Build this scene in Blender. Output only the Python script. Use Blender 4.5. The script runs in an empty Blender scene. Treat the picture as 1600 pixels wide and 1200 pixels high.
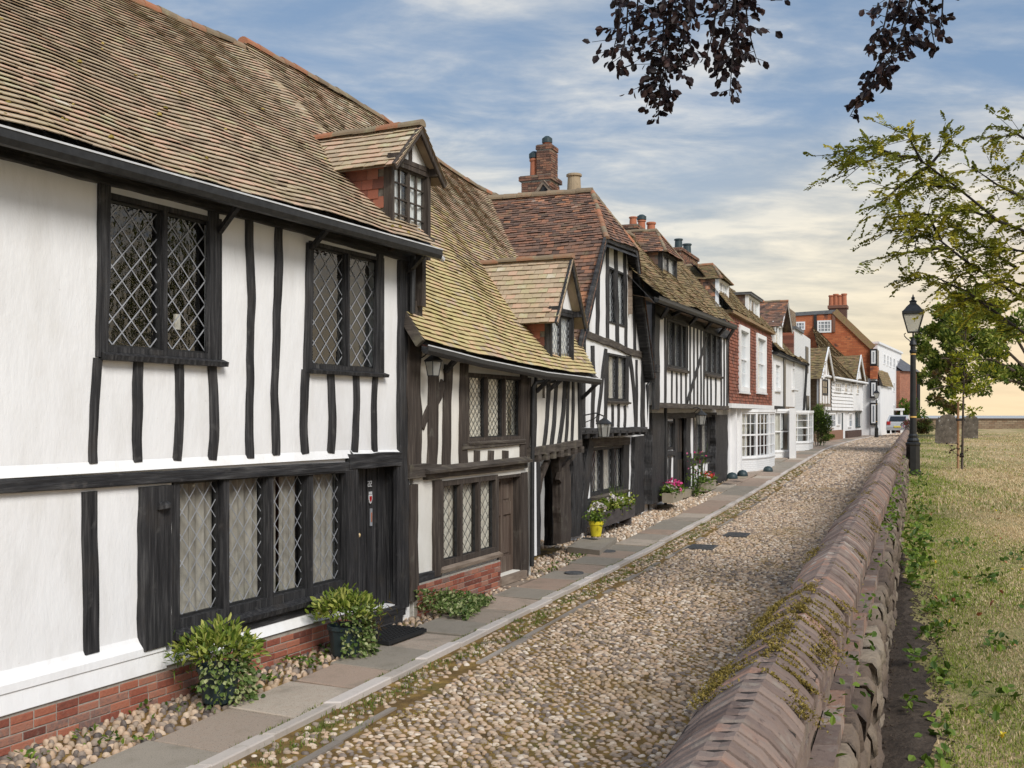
import bpy, math, random
import numpy as np
from mathutils import Vector

# ------------------------------------------------------------------ camera, sky, sun, exposure
FPX, CXP, HYP, EYE = 1646.0, 800.0, 648.0, 2.6      # focal length in px of the 1600 px wide photo, horizon row, eye height
scene = bpy.context.scene
COL = scene.collection
cam = bpy.data.cameras.new("camera")
cam.sensor_width = 36.0
cam.lens = 36.0 * FPX / 1600.0
cam.shift_y = (HYP - 600.0) / 1600.0
cam.clip_start, cam.clip_end = 0.05, 6000.0
cam_ob = bpy.data.objects.new("camera", cam)
COL.objects.link(cam_ob)
cam_ob.location = (0, 0, EYE)
cam_ob.rotation_euler = (math.radians(90), 0, 0)
scene.camera = cam_ob

SUN_EL, SUN_AZ = math.radians(40), math.radians(150)     # azimuth clockwise from +Y (the view axis)
sun = bpy.data.lights.new("sun", 'SUN')
sun.energy = 1.5
sun.angle = math.radians(24)
sun.color = (1.0, 0.968, 0.92)
sun_ob = bpy.data.objects.new("sun", sun)
COL.objects.link(sun_ob)
sdir = Vector((math.sin(SUN_AZ) * math.cos(SUN_EL), math.cos(SUN_AZ) * math.cos(SUN_EL), math.sin(SUN_EL)))
sun_ob.rotation_euler = sdir.to_track_quat('Z', 'Y').to_euler()
scene.view_settings.view_transform = 'Standard'
scene.view_settings.look = 'None'
scene.view_settings.gamma = 1.0
scene.view_settings.use_curve_mapping = False
scene.view_settings.exposure = 1.12


class NT:
    """small helper round a node tree"""
    def __init__(s, tree):
        s.t = tree; s.n = tree.nodes; s.l = tree.links
    def new(s, kind, **kw):
        n = s.n.new(kind)
        for k, v in kw.items():
            if k.startswith('i_'):
                n.inputs[k[2:].replace('_', ' ')].default_value = v
            else:
                setattr(n, k, v)
        return n
    def link(s, a, b): s.l.new(a, b)
    def math(s, op, a, b=None, c=None, clamp=False):
        n = s.n.new('ShaderNodeMath'); n.operation = op; n.use_clamp = clamp
        for i, v in enumerate((a, b, c)):
            if v is None: continue
            if isinstance(v, (int, float)): n.inputs[i].default_value = v
            else: s.l.new(v, n.inputs[i])
        return n.outputs[0]
    def mix(s, fac, a, b, blend='MIX'):
        n = s.n.new('ShaderNodeMix'); n.data_type = 'RGBA'; n.blend_type = blend
        for sock, v in ((n.inputs[0], fac), (n.inputs[6], a), (n.inputs[7], b)):
            if isinstance(v, (int, float)): sock.default_value = v
            elif isinstance(v, tuple): sock.default_value = v if len(v) == 4 else (*v, 1)
            else: s.l.new(v, sock)
        return n.outputs[2]
    def ramp(s, fac, stops, interp='LINEAR'):
        n = s.n.new('ShaderNodeValToRGB'); cr = n.color_ramp; cr.interpolation = interp
        while len(cr.elements) < len(stops): cr.elements.new(0.5)
        for e, (p, c) in zip(cr.elements, stops):
            e.position = p
            e.color = (c, c, c, 1) if isinstance(c, (int, float)) else (*c, 1)
        s.l.new(fac, n.inputs[0])
        return n.outputs[0]
    def noise(s, vec, scale, detail=4, rough=0.55, dist=0.0):
        n = s.n.new('ShaderNodeTexNoise')
        n.inputs['Scale'].default_value = scale; n.inputs['Detail'].default_value = detail
        n.inputs['Roughness'].default_value = rough; n.inputs['Distortion'].default_value = dist
        if vec is not None: s.l.new(vec, n.inputs['Vector'])
        return n.outputs[0]
    def mapping(s, vec, scale=(1, 1, 1), loc=(0, 0, 0), rot=(0, 0, 0)):
        n = s.n.new('ShaderNodeMapping')
        n.inputs['Scale'].default_value = scale; n.inputs['Location'].default_value = loc
        n.inputs['Rotation'].default_value = rot
        s.l.new(vec, n.inputs['Vector'])
        return n.outputs[0]


world = bpy.data.worlds.new("World")
scene.world = world
world.use_nodes = True
w = NT(world.node_tree)
w.n.clear()
sky = w.new('ShaderNodeTexSky', sky_type='NISHITA', sun_disc=False, sun_elevation=SUN_EL, sun_rotation=SUN_AZ,
            air_density=1.0, dust_density=1.0, ozone_density=1.5)
tc = w.new('ShaderNodeTexCoord')
sep = w.new('ShaderNodeSeparateXYZ'); w.link(tc.outputs['Generated'], sep.inputs[0])
zz = w.math('MAXIMUM', sep.outputs[2], 0.0)
den = w.math('ADD', zz, 0.16)
cmb = w.new('ShaderNodeCombineXYZ')
w.link(w.math('DIVIDE', sep.outputs[0], den), cmb.inputs[0])
w.link(w.math('DIVIDE', sep.outputs[1], den), cmb.inputs[1])
plane_v = cmb.outputs[0]
big = w.noise(w.mapping(plane_v, (0.75, 1.1, 1), (3.6, 1.7, 0), (0, 0, 0.5)), 1.25, 6, 0.55, 0.25)
streak = w.noise(w.mapping(plane_v, (0.8, 2.4, 1), (0.3, 5.1, 0), (0, 0, -0.45)), 1.6, 8, 0.62, 1.1)
puff = w.noise(w.mapping(plane_v, (0.9, 1.5, 1), (7.3, 2.2, 0), (0, 0, -0.3)), 3.1, 9, 0.6, 0.25)
cl = w.math('ADD', w.math('ADD', w.math('MULTIPLY', big, 0.62), w.math('MULTIPLY', streak, 0.20)), w.math('MULTIPLY', puff, 0.30))
clear = w.ramp(zz, [(0.0, 0.40), (0.12, 0.33), (0.2, 0.19), (0.29, 0.03), (0.6, 0.02)])   # cloud gathers low down
cover = w.ramp(w.math('ADD', cl, clear), [(0.54, 0.0), (0.63, 0.24), (0.74, 0.70), (0.90, 1.0)])
blue = w.mix(0.80, sky.outputs[0], (0.92, 1.36, 2.02, 1))
cloud_c = w.mix(w.ramp(puff, [(0.36, 0.0), (0.62, 1.0)]), (1.6, 2.0, 2.5, 1), (4.3, 4.15, 3.8, 1))
skyc = w.mix(cover, blue, cloud_c)
glow = w.ramp(zz, [(0.0, 1.0), (0.05, 0.85), (0.16, 0.38), (0.27, 0.0)])
warm = w.ramp(sep.outputs[0], [(0.15, (4.1, 3.8, 3.0)), (0.30, (4.6, 3.9, 2.55)), (0.42, (4.9, 3.75, 2.25))])
skyc = w.mix(w.math('MULTIPLY', glow, 0.9), skyc, warm)
bg = w.new('ShaderNodeBackground'); bg.inputs[1].default_value = 0.1
w.link(skyc, bg.inputs[0])
wo = w.new('ShaderNodeOutputWorld'); w.link(bg.outputs[0], wo.inputs[0])

# ------------------------------------------------------------------ materials
MATS = {}
def mat(name, cols, src='rnd', nscale=3.0, stretch=(1, 1, 1), rough=0.8, bump=None, mott=None, mott2=None, spec=0.3,
        coords='Object', brick=None, sheen=0.0, jit=0.0, trans=0.0):
    """cols: ramp stops; src: 'rnd' = the per-piece random attribute, 'noise' = object-space noise.
    mott: (scale, colour, low, high[, detail]) patches of lichen, stain, moss."""
    m = bpy.data.materials.new(name); m.use_nodes = True
    t = NT(m.node_tree); t.n.clear()
    out = t.new('ShaderNodeOutputMaterial')
    p = t.new('ShaderNodeBsdfPrincipled')
    p.inputs['Roughness'].default_value = rough
    p.inputs['Specular IOR Level'].default_value = spec
    tcn = t.new('ShaderNodeTexCoord')
    vec = t.mapping(tcn.outputs[coords], stretch)
    plain = tcn.outputs[coords]
    at = t.new('ShaderNodeAttribute', attribute_name='rnd')
    sp = t.new('ShaderNodeSeparateColor'); t.link(at.outputs['Color'], sp.inputs[0])
    if src == 'rnd':
        fac = sp.outputs[0]
        if jit: fac = t.math('ADD', fac, t.math('MULTIPLY', t.math('SUBTRACT', t.noise(vec, nscale), 0.5), jit), clamp=True)
    else:
        fac = t.noise(vec, nscale, 6, 0.6)
    c = t.ramp(fac, cols)
    if brick:      # (brick w, row h, mortar colour, colour a, colour b)
        b = t.new('ShaderNodeTexBrick')
        b.inputs['Scale'].default_value = 1.0
        b.inputs['Brick Width'].default_value = brick[0]; b.inputs['Row Height'].default_value = brick[1]
        b.inputs['Mortar Size'].default_value = brick[5] if len(brick) > 5 else 0.006
        b.inputs['Mortar'].default_value = (*brick[2], 1)
        b.inputs['Color1'].default_value = (*brick[3], 1); b.inputs['Color2'].default_value = (*brick[4], 1)
        b.inputs['Bias'].default_value = 0.0
        t.link(tcn.outputs['UV'], b.inputs['Vector'])
        c = t.mix(0.35, b.outputs[0], c, 'MULTIPLY') if cols[0][1] != 0 else b.outputs[0]
    for mo in (mott, mott2):
        if mo:
            f = t.ramp(t.noise(plain, mo[0], mo[4] if len(mo) > 4 else 5, 0.6), [(mo[2], 0.0), (mo[3], 1.0)])
            c = t.mix(f, c, (*mo[1], 1))
    t.link(c, p.inputs['Base Color'])
    if bump:       # (scale, strength, distance)
        bn = t.new('ShaderNodeBump'); bn.inputs['Strength'].default_value = bump[1]; bn.inputs['Distance'].default_value = bump[2]
        h = t.noise(vec, bump[0], 6, 0.65)
        if brick: h = t.math('SUBTRACT', h, t.math('MULTIPLY', b.outputs[1], 1.5))
        t.link(h, bn.inputs['Height']); t.link(bn.outputs[0], p.inputs['Normal'])
    sh = p.outputs[0]
    if trans:
        tr = t.new('ShaderNodeBsdfTranslucent'); t.link(c, tr.inputs[0])
        ms = t.new('ShaderNodeMixShader'); ms.inputs[0].default_value = trans
        t.link(sh, ms.inputs[1]); t.link(tr.outputs[0], ms.inputs[2]); sh = ms.outputs[0]
    t.link(sh, out.inputs[0])
    MATS[name] = m
    return m

def glass_mat(name, tint, refl=0.09, rough=0.03, wob=0.25):
    m = bpy.data.materials.new(name); m.use_nodes = True
    t = NT(m.node_tree); t.n.clear()
    out = t.new('ShaderNodeOutputMaterial')
    tr = t.new('ShaderNodeBsdfTransparent'); tr.inputs[0].default_value = (*tint, 1)
    gl = t.new('ShaderNodeBsdfGlossy'); gl.inputs['Roughness'].default_value = rough
    gl.inputs[0].default_value = (0.95, 0.97, 1, 1)
    tcn = t.new('ShaderNodeTexCoord')
    bn = t.new('ShaderNodeBump'); bn.inputs['Strength'].default_value = wob; bn.inputs['Distance'].default_value = 0.02
    t.link(t.noise(tcn.outputs['Object'], 9.0, 2), bn.inputs['Height']); t.link(bn.outputs[0], gl.inputs['Normal'])
    lw = t.new('ShaderNodeLayerWeight'); lw.inputs[0].default_value = 0.5      # same from both sides of a thin pane
    f = t.math('ADD', t.math('MULTIPLY', t.math('POWER', lw.outputs[1], 4.0), 0.85), refl + 0.05, clamp=True)
    ms = t.new('ShaderNodeMixShader'); t.link(f, ms.inputs[0])
    t.link(tr.outputs[0], ms.inputs[1]); t.link(gl.outputs[0], ms.inputs[2]); t.link(ms.outputs[0], out.inputs[0])
    MATS[name] = m
    return m

G3 = lambda v: (v, v, v)
mat('oak_black', [(0.3, (0.009, 0.009, 0.010)), (0.52, (0.032, 0.031, 0.032)), (0.75, (0.095, 0.092, 0.09))], 'noise', 30, (1, 1, .06), 0.6,
    (30, 1.0, 0.02), mott=(6, (0.10, 0.095, 0.09), 0.62, 0.8), mott2=(2.2, (0.045, 0.038, 0.032), 0.55, 0.8), spec=0.3)
mat('oak_black_h', [(0.3, (0.011, 0.011, 0.012)), (0.52, (0.038, 0.037, 0.038)), (0.75, (0.105, 0.102, 0.10))], 'noise', 26, (.08, .08, 1), 0.62,
    (30, 1.0, 0.02), mott=(5, (0.11, 0.10, 0.095), 0.6, 0.8), spec=0.3)
mat('oak_brown', [(0.25, (0.024, 0.018, 0.015)), (0.55, (0.07, 0.055, 0.045)), (0.8, (0.15, 0.125, 0.10))], 'noise', 24, (1, 1, .07), 0.75,
    (34, 0.9, 0.014), mott=(4, (0.16, 0.15, 0.12), 0.6, 0.85))
mat('oak_brown_h', [(0.25, (0.03, 0.024, 0.02)), (0.55, (0.085, 0.07, 0.058)), (0.8, (0.19, 0.165, 0.13))], 'noise', 22, (.09, .09, 1), 0.75,
    (32, 0.9, 0.014), mott=(4, (0.2, 0.18, 0.12), 0.55, 0.85))
mat('oak_door', [(0.2, (0.05, 0.034, 0.025)), (0.5, (0.11, 0.078, 0.06)), (0.8, (0.21, 0.17, 0.13))], 'noise', 20, (1, 1, .06), 0.7, (34, 0.6, 0.008))
mat('plaster', [(0.3, (0.77, 0.755, 0.73)), (0.5, (0.84, 0.83, 0.815)), (0.75, (0.88, 0.875, 0.865))], 'noise', 3.4, (1, 1, .35), 0.85,
    (4, 0.5, 0.035), mott=(1.1, (0.74, 0.71, 0.65), 0.58, 0.95, 8), mott2=(28, (0.66, 0.63, 0.58), 0.71, 0.79, 3))
mat('plaster_warm', [(0.3, (0.70, 0.66, 0.58)), (0.6, (0.8, 0.77, 0.7)), (0.8, (0.84, 0.81, 0.76))], 'noise', 2.6, (1, 1, .5), 0.85, (6, 0.5, 0.025))
mat('paint_white', [(0.3, G3(0.74)), (0.7, (0.84, 0.835, 0.82))], 'noise', 3, (1, 1, .4), 0.5, (18, 0.15, 0.006), spec=0.4)
mat('paint_black', [(0.3, G3(0.010)), (0.7, G3(0.022))], 'noise', 8, (1, 1, 1), 0.38, (40, 0.15, 0.004), spec=0.5)
mat('iron_black', [(0.3, G3(0.012)), (0.7, G3(0.03))], 'noise', 14, (1, 1, 1), 0.5, (60, 0.25, 0.004), spec=0.5)
mat('lead', [(0.3, (0.22, 0.225, 0.24)), (0.7, (0.42, 0.43, 0.45))], 'noise', 6, (1, 1, 1), 0.5, None, spec=0.5)
mat('lead_white', [(0.3, G3(0.5)), (0.7, G3(0.72))], 'noise', 6, (1, 1, 1), 0.5, None)
mat('gold', [(0.0, (0.62, 0.36, 0.08)), (1.0, (0.75, 0.47, 0.13))], 'noise', 6, (1, 1, 1), 0.4, None, spec=0.6)
mat('brass', [(0.0, (0.6, 0.42, 0.2)), (1.0, (0.75, 0.55, 0.28))], 'noise', 6, (1, 1, 1), 0.3, None, spec=0.7)
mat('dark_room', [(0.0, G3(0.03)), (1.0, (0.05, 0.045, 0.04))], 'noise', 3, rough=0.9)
mat('curtain_cream', [(0.3, (0.60, 0.53, 0.44)), (0.7, (0.80, 0.75, 0.66))], 'noise', 5, (3, 3, .3), 0.95, (30, 0.3, 0.01))
mat('curtain_white', [(0.3, (0.7, 0.7, 0.69)), (0.7, (0.85, 0.85, 0.84))], 'noise', 5, (3, 3, .3), 0.95, (30, 0.3, 0.01))
mat('curtain_grey', [(0.3, (0.26, 0.235, 0.20)), (0.7, (0.48, 0.44, 0.385))], 'noise', 5, (3, 3, .3), 0.95, (30, 0.3, 0.01))
mat('brick_red', [(0.0, (0.15, 0.055, 0.04)), (0.3, (0.30, 0.095, 0.06)), (0.6, (0.40, 0.15, 0.09)), (0.85, (0.34, 0.17, 0.12)), (1.0, (0.2, 0.13, 0.11))],
    'rnd', 30, rough=0.9, bump=(45, 0.7, 0.012), jit=0.5, mott=(9, (0.33, 0.25, 0.2), 0.6, 0.85))
mat('brick_orange', [(0.0, (0.10, 0.045, 0.035)), (0.3, (0.36, 0.10, 0.05)), (0.7, (0.46, 0.15, 0.065)), (1.0, (0.30, 0.12, 0.07))],
    'rnd', 20, rough=0.9, bump=(40, 0.5, 0.01), jit=0.4)
mat('brick_brown', [(0.0, (0.08, 0.05, 0.04)), (0.4, (0.19, 0.10, 0.07)), (0.75, (0.28, 0.13, 0.08)), (1.0, (0.22, 0.16, 0.11))],
    'rnd', 20, rough=0.9, bump=(40, 0.6, 0.012), jit=0.5, mott=(6, (0.22, 0.2, 0.11), 0.6, 0.8))
mat('mortar', [(0.3, (0.30, 0.27, 0.23)), (0.7, (0.46, 0.42, 0.36))], 'noise', 12, rough=0.95, bump=(40, 0.6, 0.01))
mat('mortar_dark', [(0.3, (0.10, 0.085, 0.07)), (0.7, (0.2, 0.18, 0.15))], 'noise', 12, rough=0.95, bump=(40, 0.6, 0.01))
mat('tile_olive', [(0.0, (0.30, 0.225, 0.155)), (0.25, (0.44, 0.34, 0.235)), (0.5, (0.52, 0.415, 0.285)), (0.76, (0.60, 0.395, 0.28)), (0.88, (0.50, 0.445, 0.27)), (1.0, (0.66, 0.58, 0.47))],
    'rnd', 9, rough=0.92, bump=(50, 0.6, 0.008), jit=0.35, mott=(2.2, (0.44, 0.375, 0.21), 0.52, 0.85), mott2=(11, (0.10, 0.085, 0.055), 0.66, 0.8))
mat('tile_yellow', [(0.0, (0.34, 0.25, 0.13)), (0.25, (0.50, 0.405, 0.205)), (0.5, (0.58, 0.48, 0.24)), (0.78, (0.62, 0.42, 0.25)), (0.9, (0.54, 0.47, 0.22)), (1.0, (0.68, 0.54, 0.38))],
    'rnd', 9, rough=0.92, bump=(50, 0.6, 0.008), jit=0.3, mott=(2.6, (0.55, 0.47, 0.20), 0.50, 0.8), mott2=(12, (0.13, 0.11, 0.06), 0.68, 0.82))
mat('tile_red', [(0.0, (0.085, 0.06, 0.05)), (0.3, (0.17, 0.11, 0.085)), (0.55, (0.235, 0.14, 0.10)), (0.8, (0.31, 0.155, 0.10)), (0.93, (0.45, 0.21, 0.11)), (1.0, (0.42, 0.36, 0.31))],
    'rnd', 9, rough=0.92, bump=(50, 0.6, 0.008), jit=0.35, mott=(3.0, (0.22, 0.175, 0.10), 0.56, 0.8), mott2=(4, (0.36, 0.32, 0.28), 0.72, 0.85))
mat('tile_moss', [(0.0, (0.09, 0.065, 0.04)), (0.3, (0.19, 0.14, 0.08)), (0.6, (0.26, 0.19, 0.10)), (0.85, (0.28, 0.16, 0.09)), (1.0, (0.33, 0.26, 0.16))],
    'rnd', 9, rough=0.95, bump=(40, 0.8, 0.012), jit=0.4, mott=(5, (0.25, 0.205, 0.085), 0.47, 0.7), mott2=(9, (0.06, 0.055, 0.03), 0.6, 0.75))
mat('tile_hung', [(0.0, (0.13, 0.055, 0.04)), (0.4, (0.24, 0.09, 0.06)), (0.75, (0.32, 0.115, 0.07)), (1.0, (0.22, 0.12, 0.09))],
    'rnd', 9, rough=0.85, bump=(50, 0.4, 0.006), jit=0.3, mott=(3, (0.16, 0.13, 0.07), 0.62, 0.85))
mat('ridge_clay', [(0.0, (0.2, 0.15, 0.10)), (0.5, (0.27, 0.21, 0.14)), (0.8, (0.34, 0.16, 0.09)), (1.0, (0.42, 0.17, 0.09))], 'rnd', 8, rough=0.9,
    bump=(40, 0.6, 0.01), jit=0.4, mott=(5, (0.3, 0.27, 0.17), 0.55, 0.75))
mat('clay_pot', [(0.0, (0.36, 0.12, 0.06)), (1.0, (0.46, 0.18, 0.10))], 'noise', 5, rough=0.8, bump=(40, 0.2, 0.006), mott=(6, (0.16, 0.08, 0.06), 0.6, 0.8))
mat('clay_tan', [(0.0, (0.30, 0.22, 0.14)), (1.0, (0.42, 0.33, 0.22))], 'noise', 5, rough=0.85, bump=(40, 0.2, 0.006), mott=(6, (0.14, 0.11, 0.07), 0.6, 0.8))
mat('cobble', [(0.0, (0.085, 0.07, 0.062)), (0.2, (0.24, 0.19, 0.155)), (0.42, (0.39, 0.295, 0.205)), (0.62, (0.51, 0.355, 0.235)), (0.8, (0.55, 0.425, 0.305)), (1.0, (0.74, 0.65, 0.54))],
    'rnd', 28, rough=0.68, bump=(70, 0.25, 0.006), jit=0.25, spec=0.4, mott=(0.55, (0.38, 0.26, 0.12), 0.55, 0.9, 3))
mat('cobble_bed', [(0.3, (0.10, 0.06, 0.024)), (0.55, (0.235, 0.145, 0.045)), (0.75, (0.38, 0.25, 0.065))], 'noise', 5, rough=1.0, bump=(30, 0.9, 0.02),
    mott=(0.9, (0.10, 0.11, 0.03), 0.55, 0.75))
mat('slab', [(0.0, (0.255, 0.225, 0.18)), (0.35, (0.33, 0.285, 0.23)), (0.65, (0.36, 0.255, 0.19)), (0.85, (0.40, 0.30, 0.23)), (1.0, (0.47, 0.40, 0.32))],
    'rnd', 14, rough=0.85,
    bump=(60, 0.35, 0.006), jit=0.22, mott=(3.5, (0.19, 0.165, 0.12), 0.52, 0.85), mott2=(110, (0.13, 0.115, 0.095), 0.58, 0.68, 2))
mat('kerb_stone', [(0.0, (0.42, 0.37, 0.32)), (1.0, (0.58, 0.52, 0.47))], 'rnd', 14, rough=0.85, bump=(40, 0.4, 0.008), jit=0.3, mott=(6, (0.3, 0.26, 0.2), 0.6, 0.85))
mat('grey_sett', [(0.0, (0.21, 0.18, 0.15)), (1.0, (0.36, 0.31, 0.26))], 'rnd', 14, rough=0.85, bump=(40, 0.4, 0.008), jit=0.3)
mat('dirt', [(0.3, (0.045, 0.032, 0.023)), (0.6, (0.095, 0.070, 0.051)), (0.8, (0.18, 0.14, 0.105))], 'noise', 9, rough=1.0, bump=(30, 1.0, 0.03))
mat('coping_brick', [(0.0, (0.13, 0.092, 0.077)), (0.4, (0.20, 0.145, 0.12)), (0.75, (0.25, 0.185, 0.152)), (0.92, (0.30, 0.17, 0.12)), (1.0, (0.33, 0.275, 0.235))],
    'rnd', 18, rough=0.9, bump=(45, 0.8, 0.006), jit=0.45, mott=(13, (0.27, 0.235, 0.195), 0.54, 0.76), mott2=(30, (0.07, 0.05, 0.045), 0.6, 0.75))
mat('rubble', [(0.0, (0.12, 0.085, 0.065)), (0.5, (0.20, 0.15, 0.11)), (1.0, (0.29, 0.235, 0.175))], 'rnd', 9, rough=0.9, bump=(18, 0.9, 0.03), jit=0.6,
    mott=(7, (0.10, 0.075, 0.055), 0.55, 0.78))
mat('moss', [(0.0, (0.13, 0.10, 0.02)), (0.6, (0.25, 0.185, 0.04)), (1.0, (0.38, 0.28, 0.08))], 'rnd', 10, rough=1.0, bump=(80, 0.9, 0.01))
mat('moss_gold', [(0.0, (0.20, 0.14, 0.03)), (0.5, (0.36, 0.25, 0.055)), (0.85, (0.42, 0.33, 0.09)), (1.0, (0.26, 0.30, 0.06))], 'rnd', 10, rough=1.0)
mat('gravestone', [(0.3, (0.07, 0.058, 0.046)), (0.55, (0.15, 0.125, 0.10)), (0.75, (0.24, 0.21, 0.175))], 'noise', 5, rough=0.95, bump=(18, 0.8, 0.02),
    mott=(9, (0.5, 0.48, 0.44), 0.62, 0.72), mott2=(4, (0.2, 0.12, 0.07), 0.64, 0.8))
mat('lawn', [(0.30, (0.17, 0.20, 0.04)), (0.43, (0.33, 0.29, 0.11)), (0.55, (0.50, 0.37, 0.19)), (0.78, (0.60, 0.46, 0.27))], 'noise', 0.55, (1.0, .45, 1), 1.0,
    (40, 0.9, 0.03), mott=(7, (0.26, 0.215, 0.09), 0.5, 0.75), mott2=(2.2, (0.12, 0.15, 0.03), 0.62, 0.8))
mat('grass_blade', [(0.0, (0.17, 0.23, 0.035)), (0.45, (0.33, 0.37, 0.075)), (0.6, (0.58, 0.44, 0.22)), (1.0, (0.78, 0.62, 0.40))], 'rnd', 4, rough=0.9, trans=0.3)
mat('grass_green', [(0.0, (0.07, 0.115, 0.015)), (0.5, (0.14, 0.20, 0.03)), (1.0, (0.27, 0.28, 0.07))], 'rnd', 4, rough=0.9, trans=0.3)
def leafmat(name, a, b, c): return mat(name, [(0.0, a), (0.55, b), (1.0, c)], 'rnd', 4, rough=0.55, spec=0.35, trans=0.28)
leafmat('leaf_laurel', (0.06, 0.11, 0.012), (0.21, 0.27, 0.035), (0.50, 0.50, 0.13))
leafmat('leaf_ivy', (0.05, 0.09, 0.02), (0.17, 0.24, 0.06), (0.52, 0.54, 0.27))
leafmat('leaf_weed', (0.045, 0.09, 0.012), (0.11, 0.18, 0.02), (0.22, 0.30, 0.04))
leafmat('leaf_dark', (0.03, 0.055, 0.015), (0.075, 0.115, 0.025), (0.17, 0.21, 0.05))
leafmat('leaf_bronze', (0.05, 0.03, 0.02), (0.09, 0.075, 0.025), (0.2, 0.12, 0.04))
leafmat('leaf_locust', (0.09, 0.11, 0.012), (0.24, 0.25, 0.022), (0.50, 0.42, 0.04))
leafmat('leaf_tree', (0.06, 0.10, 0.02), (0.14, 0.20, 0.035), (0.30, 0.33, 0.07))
leafmat('leaf_yellow', (0.10, 0.13, 0.012), (0.24, 0.27, 0.02), (0.5, 0.46, 0.03))
leafmat('leaf_copper', (0.012, 0.007, 0.009), (0.026, 0.015, 0.016), (0.06, 0.028, 0.022))
leafmat('petal_pink', (0.55, 0.03, 0.16), (0.7, 0.06, 0.25), (0.8, 0.25, 0.4))
leafmat('petal_red', (0.5, 0.01, 0.01), (0.65, 0.03, 0.03), (0.7, 0.10, 0.05))
leafmat('petal_white', (0.55, 0.45, 0.40), (0.75, 0.68, 0.62), (0.82, 0.8, 0.78))
leafmat('petal_yellow', (0.7, 0.45, 0.02), (0.8, 0.6, 0.03), (0.85, 0.7, 0.1))
mat('bark', [(0.3, (0.05, 0.038, 0.03)), (0.7, (0.13, 0.10, 0.08))], 'noise', 12, (1, 1, .2), 0.95, (25, 0.9, 0.02))
mat('bark_copper', [(0.3, (0.018, 0.014, 0.014)), (0.7, (0.04, 0.032, 0.03))], 'noise', 12, (1, 1, .2), 0.95)
mat('pot_dark', [(0.0, (0.025, 0.042, 0.046)), (1.0, (0.04, 0.064, 0.07))], 'noise', 3, rough=0.5, bump=(10, 0.2, 0.01), spec=0.4)
mat('pot_yellow', [(0.0, (0.62, 0.50, 0.02)), (1.0, (0.74, 0.62, 0.04))], 'noise', 4, rough=0.45, spec=0.4)
mat('trough_stone', [(0.0, (0.24, 0.2, 0.14)), (1.0, (0.40, 0.35, 0.26))], 'noise', 8, rough=0.9, bump=(40, 0.5, 0.01))
mat('trough_wood', [(0.3, (0.05, 0.042, 0.04)), (0.7, (0.11, 0.095, 0.09))], 'noise', 12, (.2, .2, 1), 0.8, (30, 0.5, 0.008))
mat('rubber', [(0.0, G3(0.012)), (1.0, G3(0.028))], 'noise', 8, rough=0.8)
mat('white_board', [(0.3, (0.72, 0.71, 0.70)), (0.7, (0.82, 0.815, 0.80))], 'noise', 2, (1, 1, .3), 0.6)
mat('wood_grey', [(0.3, (0.16, 0.12, 0.09)), (0.7, (0.33, 0.26, 0.2))], 'noise', 12, (.2, .2, 1), 0.85, (30, 0.5, 0.008))
mat('wood_stake', [(0.3, (0.3, 0.16, 0.08)), (0.7, (0.42, 0.25, 0.14))], 'noise', 12, (1, 1, .1), 0.85)
mat('lead_roof', [(0.3, (0.09, 0.095, 0.10)), (0.7, (0.17, 0.175, 0.18))], 'noise', 4, rough=0.6)
mat('brick_white', [(0.3, G3(0.73)), (0.7, (0.83, 0.825, 0.81))], 'noise', 3, rough=0.7, bump=(20, 0.4, 0.01),
    brick=(0.23, 0.077, (0.66, 0.66, 0.65), (0.80, 0.80, 0.79), (0.84, 0.84, 0.83), 0.008))
mat('brick_tex', [(0.3, (0.55, 0.5, 0.45)), (0.7, (0.95, 0.9, 0.85))], 'noise', 2, rough=0.9, bump=(20, 0.4, 0.01),
    brick=(0.23, 0.077, (0.32, 0.24, 0.19), (0.30, 0.105, 0.06), (0.42, 0.16, 0.09), 0.008))
mat('stone_block', [(0.3, (0.16, 0.12, 0.085)), (0.7, (0.34, 0.26, 0.18))], 'noise', 3, rough=0.9, bump=(20, 0.6, 0.02),
    brick=(0.34, 0.13, (0.18, 0.15, 0.11), (0.30, 0.20, 0.13), (0.42, 0.33, 0.23), 0.012))
mat('slate', [(0.3, (0.10, 0.105, 0.12)), (0.7, (0.19, 0.195, 0.21))], 'noise', 4, rough=0.7, brick=(0.3, 0.2, (0.06, 0.06, 0.07), (0.15, 0.155, 0.17), (0.2, 0.2, 0.215), 0.01))
mat('car_paint', [(0.0, (0.40, 0.41, 0.42)), (1.0, (0.52, 0.54, 0.56))], 'noise', 1, rough=0.28, spec=0.6)
mat('car_glass', [(0.0, (0.02, 0.022, 0.025)), (1.0, (0.03, 0.033, 0.036))], 'noise', 1, rough=0.1, spec=0.6)
mat('car_light', [(0.0, (0.4, 0.02, 0.02)), (1.0, (0.5, 0.03, 0.03))], 'noise', 1, rough=0.2, spec=0.6)
mat('tyre', [(0.0, G3(0.015)), (1.0, G3(0.025))], 'noise', 4, rough=0.85)
mat('plate', [(0.0, (0.75, 0.6, 0.08)), (1.0, (0.8, 0.65, 0.1))], 'noise', 1, rough=0.5)
mat('frosted', [(0.3, (0.66, 0.64, 0.58)), (0.7, (0.78, 0.77, 0.72))], 'noise', 9, rough=0.25, spec=0.5)
glass_mat('glass_old', (0.92, 0.94, 0.93), 0.04, 0.03, 0.35)
glass_mat('glass_new', (0.86, 0.89, 0.89), 0.06, 0.02, 0.1)
glass_mat('glass_lamp', (0.93, 0.93, 0.88), 0.03, 0.05, 0.1)

# ------------------------------------------------------------------ geometry helpers
rng = np.random.default_rng(7)
random.seed(7)

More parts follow.
